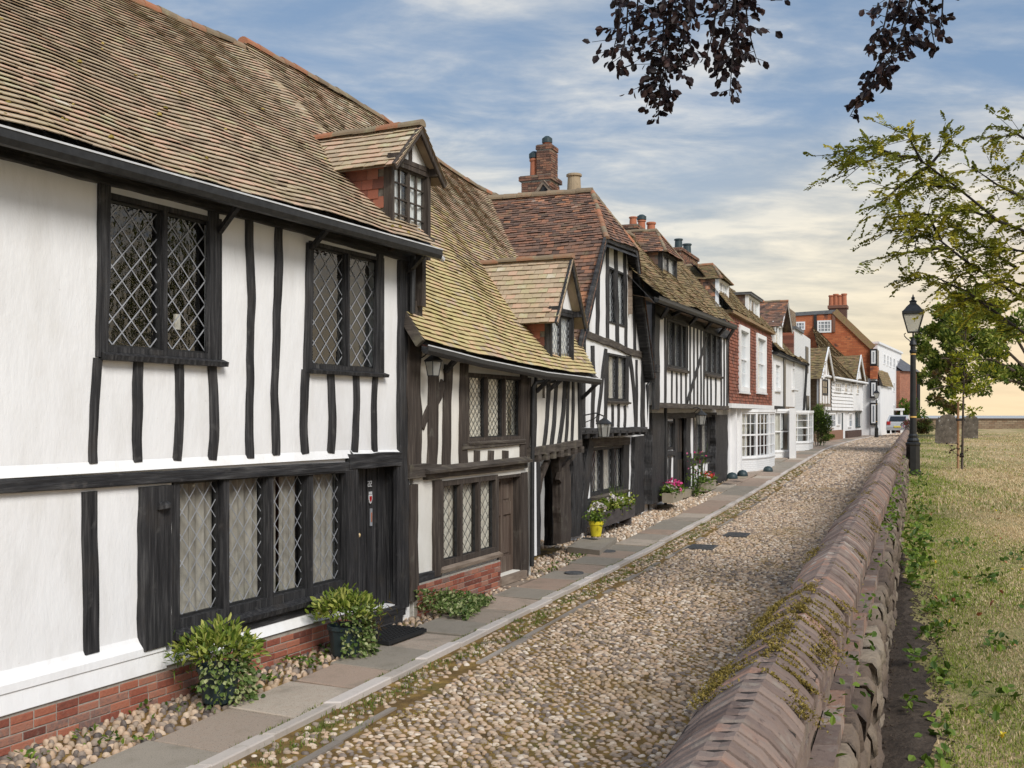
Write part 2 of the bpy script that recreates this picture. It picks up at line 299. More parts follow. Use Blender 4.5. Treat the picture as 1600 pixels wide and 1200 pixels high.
class Plane:
    """vertical plane of a house front: hit() turns a photo pixel into (along, height) on it"""
    def __init__(s, px, Y, vp):
        s.o = np.array([(px - CXP) / FPX * Y, Y])
        d = np.array([(vp - CXP) / FPX, 1.0]); s.d = d / np.linalg.norm(d)
        s.n = np.array([s.d[1], -s.d[0]])
    @classmethod
    def xy(cls, p, q):
        s = cls.__new__(cls)
        s.o = np.array(p, float); d = np.array(q, float) - s.o; s.d = d / np.linalg.norm(d)
        s.n = np.array([s.d[1], -s.d[0]])
        return s
    def hit(s, px, py, w=0.0):
        r = np.array([(px - CXP) / FPX, 1.0])
        t = (s.o @ s.n + w) / (r @ s.n)
        return float((r * t - s.o) @ s.d), float(EYE + (HYP - py) / FPX * t)
    def u(s, px, w=0.0): return s.hit(px, 0, w)[0]
    def z(s, px, py, w=0.0): return s.hit(px, py, w)[1]
    def P(s, u, z, w=0.0):
        q = s.o + s.d * u + s.n * w
        return (float(q[0]), float(q[1]), float(z))

class Root:
    """where a plain thing of its own stands"""

class MB:
    def __init__(s):
        s.v = []; s.rn = []; s.uv = []; s.fl = []; s.fs = []; s.n = 0
    def verts(s, v, rnd=None, uv=None):
        v = np.asarray(v, float).reshape(-1, 3); k = len(v)
        s.v.append(v)
        if rnd is None: rnd = np.tile(rng.random(3), (k, 1))
        rnd = np.asarray(rnd, float)
        if rnd.ndim == 1: rnd = np.tile(rnd, (k, 1))
        s.rn.append(rnd)
        s.uv.append(np.zeros((k, 2)) if uv is None else np.asarray(uv, float).reshape(-1, 2))
        b = s.n; s.n += k
        return b
    def faces(s, f):                      # array (m, k) of absolute indices
        f = np.asarray(f, int); s.fl.append(f.ravel()); s.fs.append(np.full(len(f), f.shape[1], int))
    def face(s, idx): s.fl.append(np.asarray(idx, int)); s.fs.append(np.array([len(idx)]))
    def quad(s, a, b, c, d, rnd=None, uv=None):
        i = s.verts([a, b, c, d], rnd, uv); s.face([i, i + 1, i + 2, i + 3])
    def poly(s, pts, rnd=None, uv=None):
        i = s.verts(pts, rnd, uv); s.face(list(range(i, i + len(pts))))
    def hexa(s, c, rnd=None, uvs=None):
        """8 corners: bottom 0-3 ccw, top 4-7; separate faces"""
        if rnd is None: rnd = rng.random(3)
        for f in ((0, 3, 2, 1), (4, 5, 6, 7), (0, 1, 5, 4), (1, 2, 6, 5), (2, 3, 7, 6), (3, 0, 4, 7)):
            s.quad(*[c[i] for i in f], rnd=rnd)
    def box(s, pl, u0, u1, z0, z1, w0, w1, rnd=None):
        P = pl.P
        if rnd is None: rnd = rng.random(3)
        s.quad(P(u0, z0, w1), P(u1, z0, w1), P(u1, z1, w1), P(u0, z1, w1), rnd, [(u0, z0), (u1, z0), (u1, z1), (u0, z1)])
        s.quad(P(u1, z0, w0), P(u0, z0, w0), P(u0, z1, w0), P(u1, z1, w0), rnd, [(u1, z0), (u0, z0), (u0, z1), (u1, z1)])
        s.quad(P(u0, z0, w0), P(u0, z0, w1), P(u0, z1, w1), P(u0, z1, w0), rnd, [(w0, z0), (w1, z0), (w1, z1), (w0, z1)])
        s.quad(P(u1, z0, w1), P(u1, z0, w0), P(u1, z1, w0), P(u1, z1, w1), rnd, [(w1, z0), (w0, z0), (w0, z1), (w1, z1)])
        s.quad(P(u0, z1, w1), P(u1, z1, w1), P(u1, z1, w0), P(u0, z1, w0), rnd, [(u0, w1), (u1, w1), (u1, w0), (u0, w0)])
        s.quad(P(u0, z0, w0), P(u1, z0, w0), P(u1, z0, w1), P(u0, z0, w1), rnd, [(u0, w0), (u1, w0), (u1, w1), (u0, w1)])
    def bar(s, a, b, wx, wy, up=(0, 0, 1), rnd=None):
        """square bar between two points"""
        a = np.array(a, float); b = np.array(b, float); d = b - a; d /= np.linalg.norm(d)
        x = np.cross(d, up); 
        if np.linalg.norm(x) < 1e-4: x = np.cross(d, (1, 0, 0))
        x /= np.linalg.norm(x); y = np.cross(x, d)
        c = [a - x * wx / 2 - y * wy / 2, a + x * wx / 2 - y * wy / 2, a + x * wx / 2 + y * wy / 2, a - x * wx / 2 + y * wy / 2]
        c += [q + (b - a) for q in c]
        s.hexa(c, rnd)
    def prism(s, pl, poly, w0, w1, rnd=None):
        if rnd is None: rnd = rng.random(3)
        k = len(poly)
        f = [pl.P(u, z, w1) for u, z in poly]; bk = [pl.P(u, z, w0) for u, z in poly]
        s.poly(f, rnd, poly); s.poly(bk[::-1], rnd, poly[::-1])
        for i in range(k):
            j = (i + 1) % k
            s.quad(f[j], f[i], bk[i], bk[j], rnd, [(0, poly[j][1]), (0.1, poly[i][1]), (0.1, poly[i][1]), (0, poly[j][1])])
    def tube(s, pts, r, seg=8, caps=True, rnd=None):
        pts = np.asarray(pts, float); k = len(pts)
        r = np.full(k, r) if np.isscalar(r) else np.asarray(r, float)
        if rnd is None: rnd = rng.random(3)
        t = np.gradient(pts, axis=0); t /= np.linalg.norm(t, axis=1)[:, None] + 1e-9
        ref = np.array([0, 0, 1.0]) if abs(t[0][2]) < 0.9 else np.array([1.0, 0, 0])
        rows = []
        for i in range(k):
            x = np.cross(t[i], ref); x /= np.linalg.norm(x) + 1e-9; y = np.cross(t[i], x)
            an = np.linspace(0, 2 * np.pi, seg, endpoint=False)
            rows.append(pts[i] + r[i] * (np.cos(an)[:, None] * x + np.sin(an)[:, None] * y))
        b = s.verts(np.concatenate(rows), rnd)
        i, j = np.meshgrid(np.arange(k - 1), np.arange(seg), indexing='ij'); i = i.ravel(); j = j.ravel(); j2 = (j + 1) % seg
        s.faces(np.stack([b + i * seg + j, b + i * seg + j2, b + (i + 1) * seg + j2, b + (i + 1) * seg + j], 1))
        if caps:
            s.face([b + q for q in range(seg)][::-1]); s.face([b + (k - 1) * seg + q for q in range(seg)])
    def lathe(s, c, prof, seg=20, rnd=None, sx=1.0, rot=0.0):
        """profile of (radius, height) turned about the vertical through c"""
        if rnd is None: rnd = rng.random(3)
        an = np.linspace(0, 2 * np.pi, seg, endpoint=False) + rot
        k = len(prof); V = []
        for r, h in prof:
            V.append(np.stack([c[0] + r * np.cos(an) * sx, c[1] + r * np.sin(an), np.full(seg, c[2] + h)], 1))
        b = s.verts(np.concatenate(V), rnd)
        i, j = np.meshgrid(np.arange(k - 1), np.arange(seg), indexing='ij'); i = i.ravel(); j = j.ravel(); j2 = (j + 1) % seg
        s.faces(np.stack([b + i * seg + j, b + i * seg + j2, b + (i + 1) * seg + j2, b + (i + 1) * seg + j], 1))
        if prof[-1][0] > 1e-4: s.face([b + (k - 1) * seg + q for q in range(seg)])
        if prof[0][0] > 1e-4: s.face([b + q for q in range(seg)][::-1])
    def build(s, name, material, parent=None, smooth=False, loc=None):
        if not s.v: return None
        V = np.concatenate(s.v); L = np.concatenate(s.fl); S = np.concatenate(s.fs)
        top = parent
        off = np.zeros(3)
        if parent is not None:
            while top.parent is not None: top = top.parent
            off = np.array(top.location)
        elif loc is not None: off = np.array(loc, float)
        V = V - off
        me = bpy.data.meshes.new(name)
        me.vertices.add(len(V)); me.vertices.foreach_set('co', V.ravel())
        me.loops.add(len(L)); me.loops.foreach_set('vertex_index', L)
        me.polygons.add(len(S))
        me.polygons.foreach_set('loop_start', np.concatenate([[0], np.cumsum(S)[:-1]]))
        me.polygons.foreach_set('loop_total', S)
        me.polygons.foreach_set('use_smooth', np.full(len(S), bool(smooth)))
        a = me.attributes.new('rnd', 'FLOAT_COLOR', 'POINT')
        R = np.concatenate(s.rn); a.data.foreach_set('color', np.concatenate([R, np.ones((len(R), 1))], 1).ravel())
        ul = me.uv_layers.new(name='UVMap')
        ul.data.foreach_set('uv', np.concatenate(s.uv)[L].ravel())
        me.update(calc_edges=True); me.validate()
        me.materials.append(MATS[material])
        ob = bpy.data.objects.new(name, me); COL.objects.link(ob)
        if parent is not None: ob.parent = parent
        elif loc is not None: ob.location = loc
        return ob

def thing(name, loc, label, cat, group=None):
    o = bpy.data.objects.new(name, None); COL.objects.link(o)
    o.location = loc; o.empty_display_size = 0.3
    o['label'] = label; o['category'] = cat
    if group: o['group'] = group
    return o
def tag(o, label, cat, group=None):
    o['label'] = label; o['category'] = cat
    if group: o['group'] = group
    return o
def setting(o, kind='structure'):
    o['kind'] = kind
    return o

def wob(x, seed, f=1.0):
    return (np.sin(x * 3.1 * f + seed * 1.7) + 0.6 * np.sin(x * 7.3 * f + seed * 3.1) + 0.4 * np.sin(x * 15.1 * f + seed * 5.3)) / 2.0

def timber_mb(mb, pl, path, width, w0=-0.02, w1=0.03, rough=0.06, seed=None, cham=0.008, step=0.09):
    """hewn timber: path of (u, z) on the plane, width in metres (or one per path point), wavy arrises"""
    seed = random.random() * 50 if seed is None else seed
    path = np.asarray(path, float); k = len(path)
    width = np.full(k, width) if np.isscalar(width) else np.asarray(width, float)
    seg = np.linalg.norm(np.diff(path, axis=0), axis=1); L = np.concatenate([[0], np.cumsum(seg)])
    n = max(3, int(L[-1] / step))
    t = np.linspace(0, L[-1], n)
    U = np.interp(t, L, path[:, 0]); Z = np.interp(t, L, path[:, 1]); W = np.interp(t, L, width)
    dU = np.gradient(U); dZ = np.gradient(Z); ln = np.hypot(dU, dZ) + 1e-9
    nu, nz = dZ / ln, -dU / ln
    l = W / 2 * (1 + rough * 2 * wob(t, seed)); r = W / 2 * (1 + rough * 2 * wob(t, seed + 9))
    ww = w1 + 0.006 * wob(t, seed + 4) * rough / 0.06 * 0.6
    rows = []
    for i in range(n):
        c = min(cham, W[i] * 0.2)
        sec = [(-l[i], w0), (-l[i], ww[i] - c), (-l[i] + c, ww[i]), (r[i] - c, ww[i]), (r[i], ww[i] - c), (r[i], w0)]
        rows.append([pl.P(U[i] + q * nu[i], Z[i] + q * nz[i], w) for q, w in sec])
    b = mb.verts(np.array(rows).reshape(-1, 3))
    i, j = np.meshgrid(np.arange(n - 1), np.arange(5), indexing='ij'); i = i.ravel(); j = j.ravel()
    mb.faces(np.stack([b + i * 6 + j, b + i * 6 + j + 1, b + (i + 1) * 6 + j + 1, b + (i + 1) * 6 + j], 1)[:, ::-1])
    mb.face([b + q for q in range(6)]); mb.face([b + (n - 1) * 6 + q for q in range(6)][::-1])

def polyl(pts, a):
    """point(s) on a polyline at parameter a in 0..1 by length"""
    p = np.asarray(pts, float); sg = np.linalg.norm(np.diff(p, axis=0), axis=1)
    L = np.concatenate([[0], np.cumsum(sg)]); t = np.asarray(a) * L[-1]
    return np.stack([np.interp(t, L, p[:, i]) for i in range(3)], -1)

def tiles(mb, E, T, gauge=0.1, tw=0.17, seed=0.0, wav=0.02, thick=0.016, jit=0.004, lift=0.0, other=None):
    """plain tiles laid over the ruled patch between eave polyline E and top polyline T (one small slab per tile)"""
    E = np.asarray(E, float); T = np.asarray(T, float)
    slope = np.linalg.norm(polyl(T, .5) - polyl(E, .5)); nb = max(2, int(slope / gauge))
    eu = polyl(E, 1) - polyl(E, 0); tu = polyl(T, .5) - polyl(E, .5)
    N = np.cross(eu, tu); N /= np.linalg.norm(N)
    if N[2] < 0: N = -N
    def S(a, b):
        p = polyl(E, a) * (1 - b)[:, None] + polyl(T, a) * b[:, None]
        return p
    def und(p):
        q = p[:, 0] * 0.9 + p[:, 1] * 0.7
        return wav * (np.sin(q * 1.3 + p[:, 2] * 0.9 + seed) + 0.6 * np.sin(q * 3.1 - p[:, 2] * 1.7 + seed * 2) + 0.35 * np.sin(q * 6.7 + p[:, 2] * 3.1 + seed))
    for i in range(nb):
        b0 = i / nb; b1 = min(1.0, (i + 1.3) / nb)
        wid = np.linalg.norm(np.diff(S(np.array([0., 1.]), np.array([b0, b0])), axis=0))
        nt = max(1, int(round(wid / tw)))
        ed = (np.arange(nt + 2) - (0.5 if i % 2 else 0.0)) / nt
        ed = np.clip(ed, 0, 1)
        a0, a1 = ed[:-1], ed[1:]; ok = a1 - a0 > 0.15 / nt; a0 = a0[ok]; a1 = a1[ok]; k = len(a0)
        if k == 0: continue
        g = 0.0025 / max(wid, .2)
        bj = rng.normal(0, 0.035, k) / nb * (jit / 0.004)
        B0 = np.clip(b0 + bj, 0, 1); B1 = np.full(k, b1)
        ll, lr, ul, ur = S(a0 + g, B0), S(a1 - g, B0), S(a0 + g, B1), S(a1 - g, B1)
        h = thick + .010 + rng.normal(0, jit, k); hl = h + rng.normal(0, jit * .6, k); hr = h + rng.normal(0, jit * .6, k)
        ul = ul + N * (und(ul) + 0.002 + lift)[:, None]; ur = ur + N * (und(ur) + 0.002 + lift)[:, None]
        ul0, lr0 = ll + N * (und(ll) + lift)[:, None], lr + N * (und(lr) + lift)[:, None]
        tl, tr = ul0 + N * hl[:, None], lr0 + N * hr[:, None]
        V = np.stack([tl - N * .008, tr - N * .008, tr, tl, ur, ul], 1)      # (k,6,3)
        rn = rng.random((k, 3)); rn[:, 0] = np.clip(rn[:, 0] * .75 + .14 + 0.12 * wob(ll[:, 0] * .5 + ll[:, 2] * .8, seed), 0, 1)
        pick = np.zeros(k, bool) if other is None else rng.random(k) < other[1](b0)
        for m_, sel in ((mb, ~pick), (other[0] if other else None, pick)):
            if not sel.any(): continue
            o = m_.verts(V[sel].reshape(-1, 3), np.repeat(rn[sel], 6, 0)) + 6 * np.arange(int(sel.sum()))
            m_.faces(np.stack([o, o + 1, o + 2, o + 3], 1)); m_.faces(np.stack([o + 3, o + 2, o + 4, o + 5], 1))
            m_.faces(np.stack([o + 1, o + 4, o + 2], 1)); m_.faces(np.stack([o, o + 3, o + 5], 1))
    return N

def ridge_mb(mb, pts, r=0.09, ln=0.3, lift=0.0):
    """row of half-round ridge tiles along a polyline"""
    p = np.asarray(pts, float); tot = np.linalg.norm(np.diff(p, axis=0), axis=1).sum(); n = max(1, int(tot / ln))
    for i in range(n):
        a = polyl(p, i / n) + (0, 0, lift); b = polyl(p, (i + 1) / n + .01 if i < n - 1 else 1.0) + (0, 0, lift)
        d = (b - a); d /= np.linalg.norm(d); x = np.cross(d, (0, 0, 1)); x /= np.linalg.norm(x); y = np.cross(x, d)
        an = np.linspace(-0.25, np.pi + .25, 9)
        j = rng.normal(0, 0.006)
        r0 = r * (1 + .06 + rng.normal(0, .03)); r1 = r * (.96)
        V = np.concatenate([a + (0, 0, j) + (np.cos(an)[:, None] * x * r0 + np.sin(an)[:, None] * y * r0 * .9), b + (0, 0, j) + (np.cos(an)[:, None] * x * r1 + np.sin(an)[:, None] * y * r1 * .9)])
        o = mb.verts(V); q = np.arange(8)
        mb.faces(np.stack([o + q, o + q + 1, o + 9 + q + 1, o + 9 + q], 1)[:, ::-1])
        mb.face([o + k for k in range(9)])
        mb.face([o + 9 + k for k in range(9)][::-1])

def bricks(mb, pl, u0, u1, z0, z1, w, bl=0.225, bh=0.075, depth=0.02, gap=0.011, ztop=None, zbot=None):
    """individually modelled bricks standing proud of the mortar face by a few mm"""
    rows = int((z1 - z0) / bh)
    for i in range(rows):
        za = z0 + i * bh; zb = za + bh - gap
        u = u0 - (bl / 2 if i % 2 else 0) + rng.normal(0, .006)
        while u < u1:
            L = bl * (0.5 if rng.random() < 0.12 else 1.0)
            a, b = max(u, u0), min(u + L - gap, u1)
            u += L
            if b - a < 0.03: continue
            if ztop is not None and zb > ztop((a + b) / 2): continue
            if zbot is not None and za < zbot((a + b) / 2): continue
            j = rng.normal(0, .0025, 4); wz = w + depth * (.35 + .2 * rng.random())
            c = 0.006
            f = [(a + j[0], za + j[1] * .6), (b + j[2], za + j[1] * .6), (b + j[2], zb + j[3] * .6), (a + j[0], zb + j[3] * .6)]
            inn = [(f[0][0] + c, f[0][1] + c), (f[1][0] - c, f[1][1] + c), (f[2][0] - c, f[2][1] - c), (f[3][0] + c, f[3][1] - c)]
            V = [pl.P(x, z, w - .01) for x, z in f] + [pl.P(x, z, wz - .004) for x, z in f] + [pl.P(x, z, wz) for x, z in inn]
            o = mb.verts(V)
            mb.face([o + 8, o + 9, o + 10, o + 11])
            for q in range(4):
                r2 = (q + 1) % 4
                mb.face([o + q, o + r2, o + 4 + r2, o + 4 + q]); mb.face([o + 4 + q, o + 4 + r2, o + 8 + r2, o + 8 + q])

def leaves_mb(mb, pos, size, dirs=None, aspect=0.45, up=0.4, rnd=None, fold=0.25):
    """leaf blades: 6-vertex folded blades at pos, pointing along dirs (or any way)"""
    pos = np.asarray(pos, float); k = len(pos)
    d = rng.normal(0, 1, (k, 3)) if dirs is None else np.asarray(dirs, float) + rng.normal(0, .35, (k, 3))
    if dirs is None: d[:, 2] *= 0.7; d[:, 2] += up * 0.3
    d /= np.linalg.norm(d, axis=1)[:, None] + 1e-9
    r = rng.normal(0, 1, (k, 3)); r[:, 2] += up * 2
    x = np.cross(d, r); x /= np.linalg.norm(x, axis=1)[:, None] + 1e-9
    nn = np.cross(x, d)
    sz = (np.full(k, size) if np.isscalar(size) else size) * rng.uniform(.7, 1.25, k)
    sz = sz[:, None]; hw = sz * aspect / 2
    V = np.stack([pos, pos + d * sz * .35 - x * hw + nn * hw * fold, pos + d * sz * .75 - x * hw * .75 + nn * hw * fold, pos + d * sz - nn * sz * .06,
                  pos + d * sz * .75 + x * hw * .75 + nn * hw * fold, pos + d * sz * .35 + x * hw + nn * hw * fold], 1)
    if rnd is None: rnd = rng.random((k, 3))
    o = mb.verts(V.reshape(-1, 3), np.repeat(rnd, 6, 0)) + 6 * np.arange(k)
    mb.faces(np.stack([o, o + 1, o + 2, o + 3], 1)); mb.faces(np.stack([o, o + 3, o + 4, o + 5], 1))

def stones_mb(mb, c, ax, bx, hz, ang, seg=8, rings=2, rnd=None, base=None, zdir=None):
    """rounded stones: domes at centres c (k,3), half-axes ax, bx, height hz, turned by ang"""
    k = len(c); an = np.linspace(0, 2 * np.pi, seg, endpoint=False)
    prof = [(1.0, -0.35), (.96, .30), (.62, .82)] if rings == 2 else [(1.0, -.2), (.7, .65)]
    jit = 1 + rng.normal(0, .09, (k, seg))
    rows = []
    ca, sa = np.cos(ang)[:, None], np.sin(ang)[:, None]
    for r, h in prof:
        x = ax[:, None] * r * np.cos(an) * jit; y = bx[:, None] * r * np.sin(an) * jit
        rows.append(np.stack([c[:, :1] + x * ca - y * sa, c[:, 1:2] + x * sa + y * ca, c[:, 2:3] + hz[:, None] * h + 0 * x], 2))
    tilt = rng.normal(0, .12, (k, 2))
    V = np.concatenate(rows + [np.stack([c[:, 0], c[:, 1], c[:, 2] + hz], 1)[:, None, :]], 1)
    V[:, :, 2] += (V[:, :, 0] - c[:, :1]) * tilt[:, :1] + (V[:, :, 1] - c[:, 1:2]) * tilt[:, 1:]
    m = V.shape[1]
    if rnd is None: rnd = rng.random((k, 3))
    o = mb.verts(V.reshape(-1, 3), np.repeat(rnd, m, 0)) + m * np.arange(k)
    j = np.arange(seg); j2 = (j + 1) % seg
    for q in range(len(prof) - 1):
        f = np.stack([q * seg + j, q * seg + j2, (q + 1) * seg + j2, (q + 1) * seg + j], 1)
        mb.faces((o[:, None, None] + f[None]).reshape(-1, 4))
    q = len(prof) - 1
    f = np.stack([q * seg + j, q * seg + j2, np.full(seg, m - 1)], 1)
    mb.faces((o[:, None, None] + f[None]).reshape(-1, 3))

def wall_mb(mb, pl, u0, u1, z0, z1, holes=(), w=0.0, th=0.18, top=None):
    """front wall sheet with real openings and their reveals; holes: (u0,u1,z0,z1)"""
    us = sorted({u0, u1, *[min(max(h[i], u0), u1) for h in holes for i in (0, 1)]})
    zs = sorted({z0, z1, *[min(max(h[i], z0), z1) for h in holes for i in (2, 3)]})
    for a, b in zip(us, us[1:]):
        for c, d in zip(zs, zs[1:]):
            m, n = (a + b) / 2, (c + d) / 2
            if any(h[0] < m < h[1] and h[2] < n < h[3] for h in holes): continue
            mb.quad(pl.P(a, c, w), pl.P(b, c, w), pl.P(b, d, w), pl.P(a, d, w), (.5, .5, .5), [(a, c), (b, c), (b, d), (a, d)])
    for h in holes:
        a, b, c, d = h
        for p, q in (((a, c), (b, c)), ((b, c), (b, d)), ((b, d), (a, d)), ((a, d), (a, c))):
            mb.quad(pl.P(*q, w), pl.P(*p, w), pl.P(*p, w - th), pl.P(*q, w - th), (.5, .5, .5), [(0, q[1]), (0, p[1]), (th, p[1]), (th, q[1])])

def shell_mb(mb, pl, u0, u1, z0, z1, depth, w=0.0, floors=()):
    """side and rear walls and floors behind a front wall"""
    P = pl.P
    for u in (u0, u1): mb.quad(P(u, z0, w), P(u, z0, w - depth), P(u, z1, w - depth), P(u, z1, w), (.5, .5, .5), [(w, z0), (w - depth, z0), (w - depth, z1), (w, z1)])
    mb.quad(P(u1, z0, w - depth), P(u0, z0, w - depth), P(u0, z1, w - depth), P(u1, z1, w - depth), (.5, .5, .5), [(u1, z0), (u0, z0), (u0, z1), (u1, z1)])
    for z in (z0, z1, *floors): mb.quad(P(u0, z, w - .02), P(u1, z, w - .02), P(u1, z, w - depth), P(u0, z, w - depth), (.5, .5, .5))

def lattice_mb(mb, pl, u0, u1, z0, z1, w, dw=0.1, dh=0.17, t=0.009):
    """diamond leading clipped to one light"""
    k = dh / dw
    n0 = int((z1 - z0) / dh) + 2
    for sgn in (1, -1):
        c0 = u0 - (z1 - z0) / k if sgn > 0 else u0
        c1 = u1 if sgn > 0 else u1 + (z1 - z0) / k
        i0 = math.floor((c0 - u0) / dw); i1 = math.ceil((c1 - u0) / dw)
        for i in range(i0, i1 + 1):
            ub = u0 + i * dw + dw * .5                      # line through (ub, z0)
            a, b = 0.0, (z1 - z0) / k                        # run along u
            ua, uz = ub, ub + sgn * b
            lo, hi = 0.0, 1.0
            for lim, side in ((u0, 1), (u1, -1)):
                du = uz - ua
                ta = (lim - ua) / du
                if side * du > 0: lo = max(lo, ta)
                else: hi = min(hi, ta)
            if hi - lo < 0.01: continue
            p = (ua + (uz - ua) * lo, z0 + (z1 - z0) * lo); q = (ua + (uz - ua) * hi, z0 + (z1 - z0) * hi)
            dx, dz = q[0] - p[0], q[1] - p[1]; L = math.hypot(dx, dz); nx, nz = -dz / L * t / 2, dx / L * t / 2
            f = [(p[0] + nx, p[1] + nz), (p[0] - nx, p[1] - nz), (q[0] - nx, q[1] - nz), (q[0] + nx, q[1] + nz)]
            if nx * dz - nz * dx > 0: f = f[::-1]
            ww = w + (0.0015 if sgn > 0 else 0)
            mb.quad(*[pl.P(x, z, ww) for x, z in f])
            mb.quad(*[pl.P(x, z, ww - .004) for x, z in f[::-1]])

def window(pl, root, u0, u1, z0, z1, lights=2, fr=0.05, mul=0.05, w=0.0, dep=0.09, lat=(0.1, 0.17), sill=None, curtain=None, fm='oak_black', sm=None,
           bars=None, gm='glass_old', lm='lead', lt=0.009, cdist=0.12, part='window', face=0.025, inner=None, label=None, rails=()):
    """window part > glass, leading or glazing bars, sill, curtain. The opening is u0..u1, z0..z1; the frame stands in it"""
    mb = MB(); wf = w + face
    mb.box(pl, u0, u0 + fr, z0, z1, w - dep, wf); mb.box(pl, u1 - fr, u1, z0, z1, w - dep, wf)
    mb.box(pl, u0 + fr, u1 - fr, z1 - fr, z1, w - dep, wf - .002); mb.box(pl, u0 + fr, u1 - fr, z0, z0 + fr, w - dep, wf - .002)
    iu0, iu1 = u0 + fr, u1 - fr
    lw = (iu1 - iu0 - mul * (lights - 1)) / lights
    L = []
    for i in range(lights):
        a = iu0 + i * (lw + mul); L.append((a, a + lw))
        if i: mb.box(pl, a - mul, a, z0 + fr, z1 - fr, w - dep, wf - .004)
    for rz in rails:
        zz_ = z0 + (z1 - z0) * rz
        for a, b in L: mb.box(pl, a, b, zz_ - .022, zz_ + .022, w - dep + .01, w - dep * .3)
    f = mb.build(part, fm, root)
    if label: f['label'] = label
    gw = w - dep * .6
    g = MB(); lead = MB(); cas = MB()
    for k, (a, b) in enumerate(L):
        za, zb = z0 + fr, z1 - fr
        if inner:          # casement sash inside the light
            t = inner
            cas.box(pl, a, a + t, za, zb, gw - .015, gw + .02); cas.box(pl, b - t, b, za, zb, gw - .015, gw + .02)
            cas.box(pl, a + t, b - t, za, za + t, gw - .015, gw + .019); cas.box(pl, a + t, b - t, zb - t, zb, gw - .015, gw + .019)
            a, b, za, zb = a + t, b - t, za + t, zb - t
        g.quad(pl.P(a, za, gw), pl.P(b, za, gw), pl.P(b, zb, gw), pl.P(a, zb, gw))
        if lat: lattice_mb(lead, pl, a, b, za, zb, gw + .006, lat[0], lat[1], lt)
        if bars:
            nx, nz, t = bars
            for i in range(1, nx): x = a + (b - a) * i / nx; lead.box(pl, x - t / 2, x + t / 2, za, zb, gw - .01, gw + .014)
            for i in range(1, nz): z = za + (zb - za) * i / nz; lead.box(pl, a, b, z - t / 2, z + t / 2, gw - .01, gw + .0125)
    g.build('glass', gm, f)
    if inner: cas.build('casement', 'iron_black' if fm.startswith('oak') else fm, f)
    if lat: lead.build('lead_lattice', lm, f)
    elif bars: lead.build('glazing_bars', fm if not lm else lm, f)
    if sill:
        h, pr, ov = sill
        s_ = MB()
        mb2 = [(z0 - h, w - .02), (z0 - h, w + pr * .9), (z0 - h * .4, w + pr), (z0 - .001, w + .02)]
        a, b = u0 - ov, u1 + ov
        A = [pl.P(a, z, q) for z, q in mb2]; B = [pl.P(b, z, q) for z, q in mb2]
        s_.poly(A[::-1]); s_.poly(B)
        for i in range(4):
            j = (i + 1) % 4; s_.quad(A[i], A[j], B[j], B[i])
        s_.build('sill', sm or fm, f)
    if curtain:
        c = MB(); cm, spans = curtain
        for (fa, fb) in spans:
            a, b = u0 + (u1 - u0) * fa, u0 + (u1 - u0) * fb
            n = max(6, int((b - a) / 0.02)); x = np.linspace(a, b, n); ph = random.random() * 6
            dw_ = w - dep - cdist + 0.022 * np.sin(x * 55 + ph) + .012 * np.sin(x * 23 + ph * 2)
            lo = [pl.P(x[i] + .01 * math.sin(i * .7), z0 - .05, dw_[i]) for i in range(n)]; hi = [pl.P(x[i], z1 + .03, dw_[i] * .5 + (w - dep - cdist) * .5) for i in range(n)]
            o = c.verts(lo + hi); q = np.arange(n - 1)
            c.faces(np.stack([o + q, o + q + 1, o + n + q + 1, o + n + q], 1))
        c.build('curtain', cm, f, smooth=True)
    return f
# ------------------------------------------------------------------ ground, road, pavement
KY = [-10, 0, 12, 20, 27, 33, 41, 48, 55, 75, 200]
KZ = [-.16, -.14, -.10, -.08, .03, .17, .40, .60, .77, .85, .9]
def gz(Y): return np.interp(Y, KY, KZ)
def bend(Y): return 0.397 * np.asarray(Y, float) + 0.0012 * np.clip(np.asarray(Y, float) - 55, 0, 60) ** 2
def street(x0, Y, dz=0.0):
    """point of the street: x0 = offset from the line through the camera, Y = distance ahead"""
    x0 = np.asarray(x0, float); Y = np.asarray(Y, float)
    return np.stack(np.broadcast_arrays(x0 + bend(Y), Y, gz(Y) + dz), -1)
def strip(mb, xs, Ys, dz=0.0, rough=0.0):
    G = np.array([[street(x, Y, dz) for x in xs] for Y in Ys])
    if rough: G[:, :, 2] += rng.normal(0, rough, G.shape[:2])
    m, n = len(Ys), len(xs); o = mb.verts(G.reshape(-1, 3), (.5, .5, .5))
    i, j = np.meshgrid(np.arange(m - 1), np.arange(n - 1), indexing='ij'); i = i.ravel(); j = j.ravel()
    mb.faces(np.stack([o + i * n + j, o + i * n + j + 1, o + (i + 1) * n + j + 1, o + (i + 1) * n + j], 1))

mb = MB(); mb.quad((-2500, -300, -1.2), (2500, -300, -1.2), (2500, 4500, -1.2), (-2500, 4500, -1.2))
mat('hazed_far_ground', [(0.3, (0.40, 0.42, 0.43)), (0.7, (0.5, 0.51, 0.5))], 'noise', .02, rough=1.0)  # pale grey puts the whitish distance haze into the base ground colour
setting(mb.build('ground', 'hazed_far_ground'))
YS = np.concatenate([np.arange(-4, 60, 1.0), np.arange(60, 150, 4.0)])
mb = MB(); strip(mb, np.linspace(-5.5, -0.5, 9), YS); setting(mb.build('road', 'cobble_bed'))
mb = MB(); strip(mb, [-14, -11, -9, -7.5, -6.3, -5.4], YS, -0.012); setting(mb.build('pavement_bed', 'cobble_bed'))

def ray_keep(c, lo=-60, hi=1680, ymax=1300):
    px = CXP + FPX * c[:, 0] / c[:, 1]; py = HYP + FPX * (EYE - c[:, 2]) / c[:, 1]
    return (px > lo) & (px < hi) & (py < ymax)

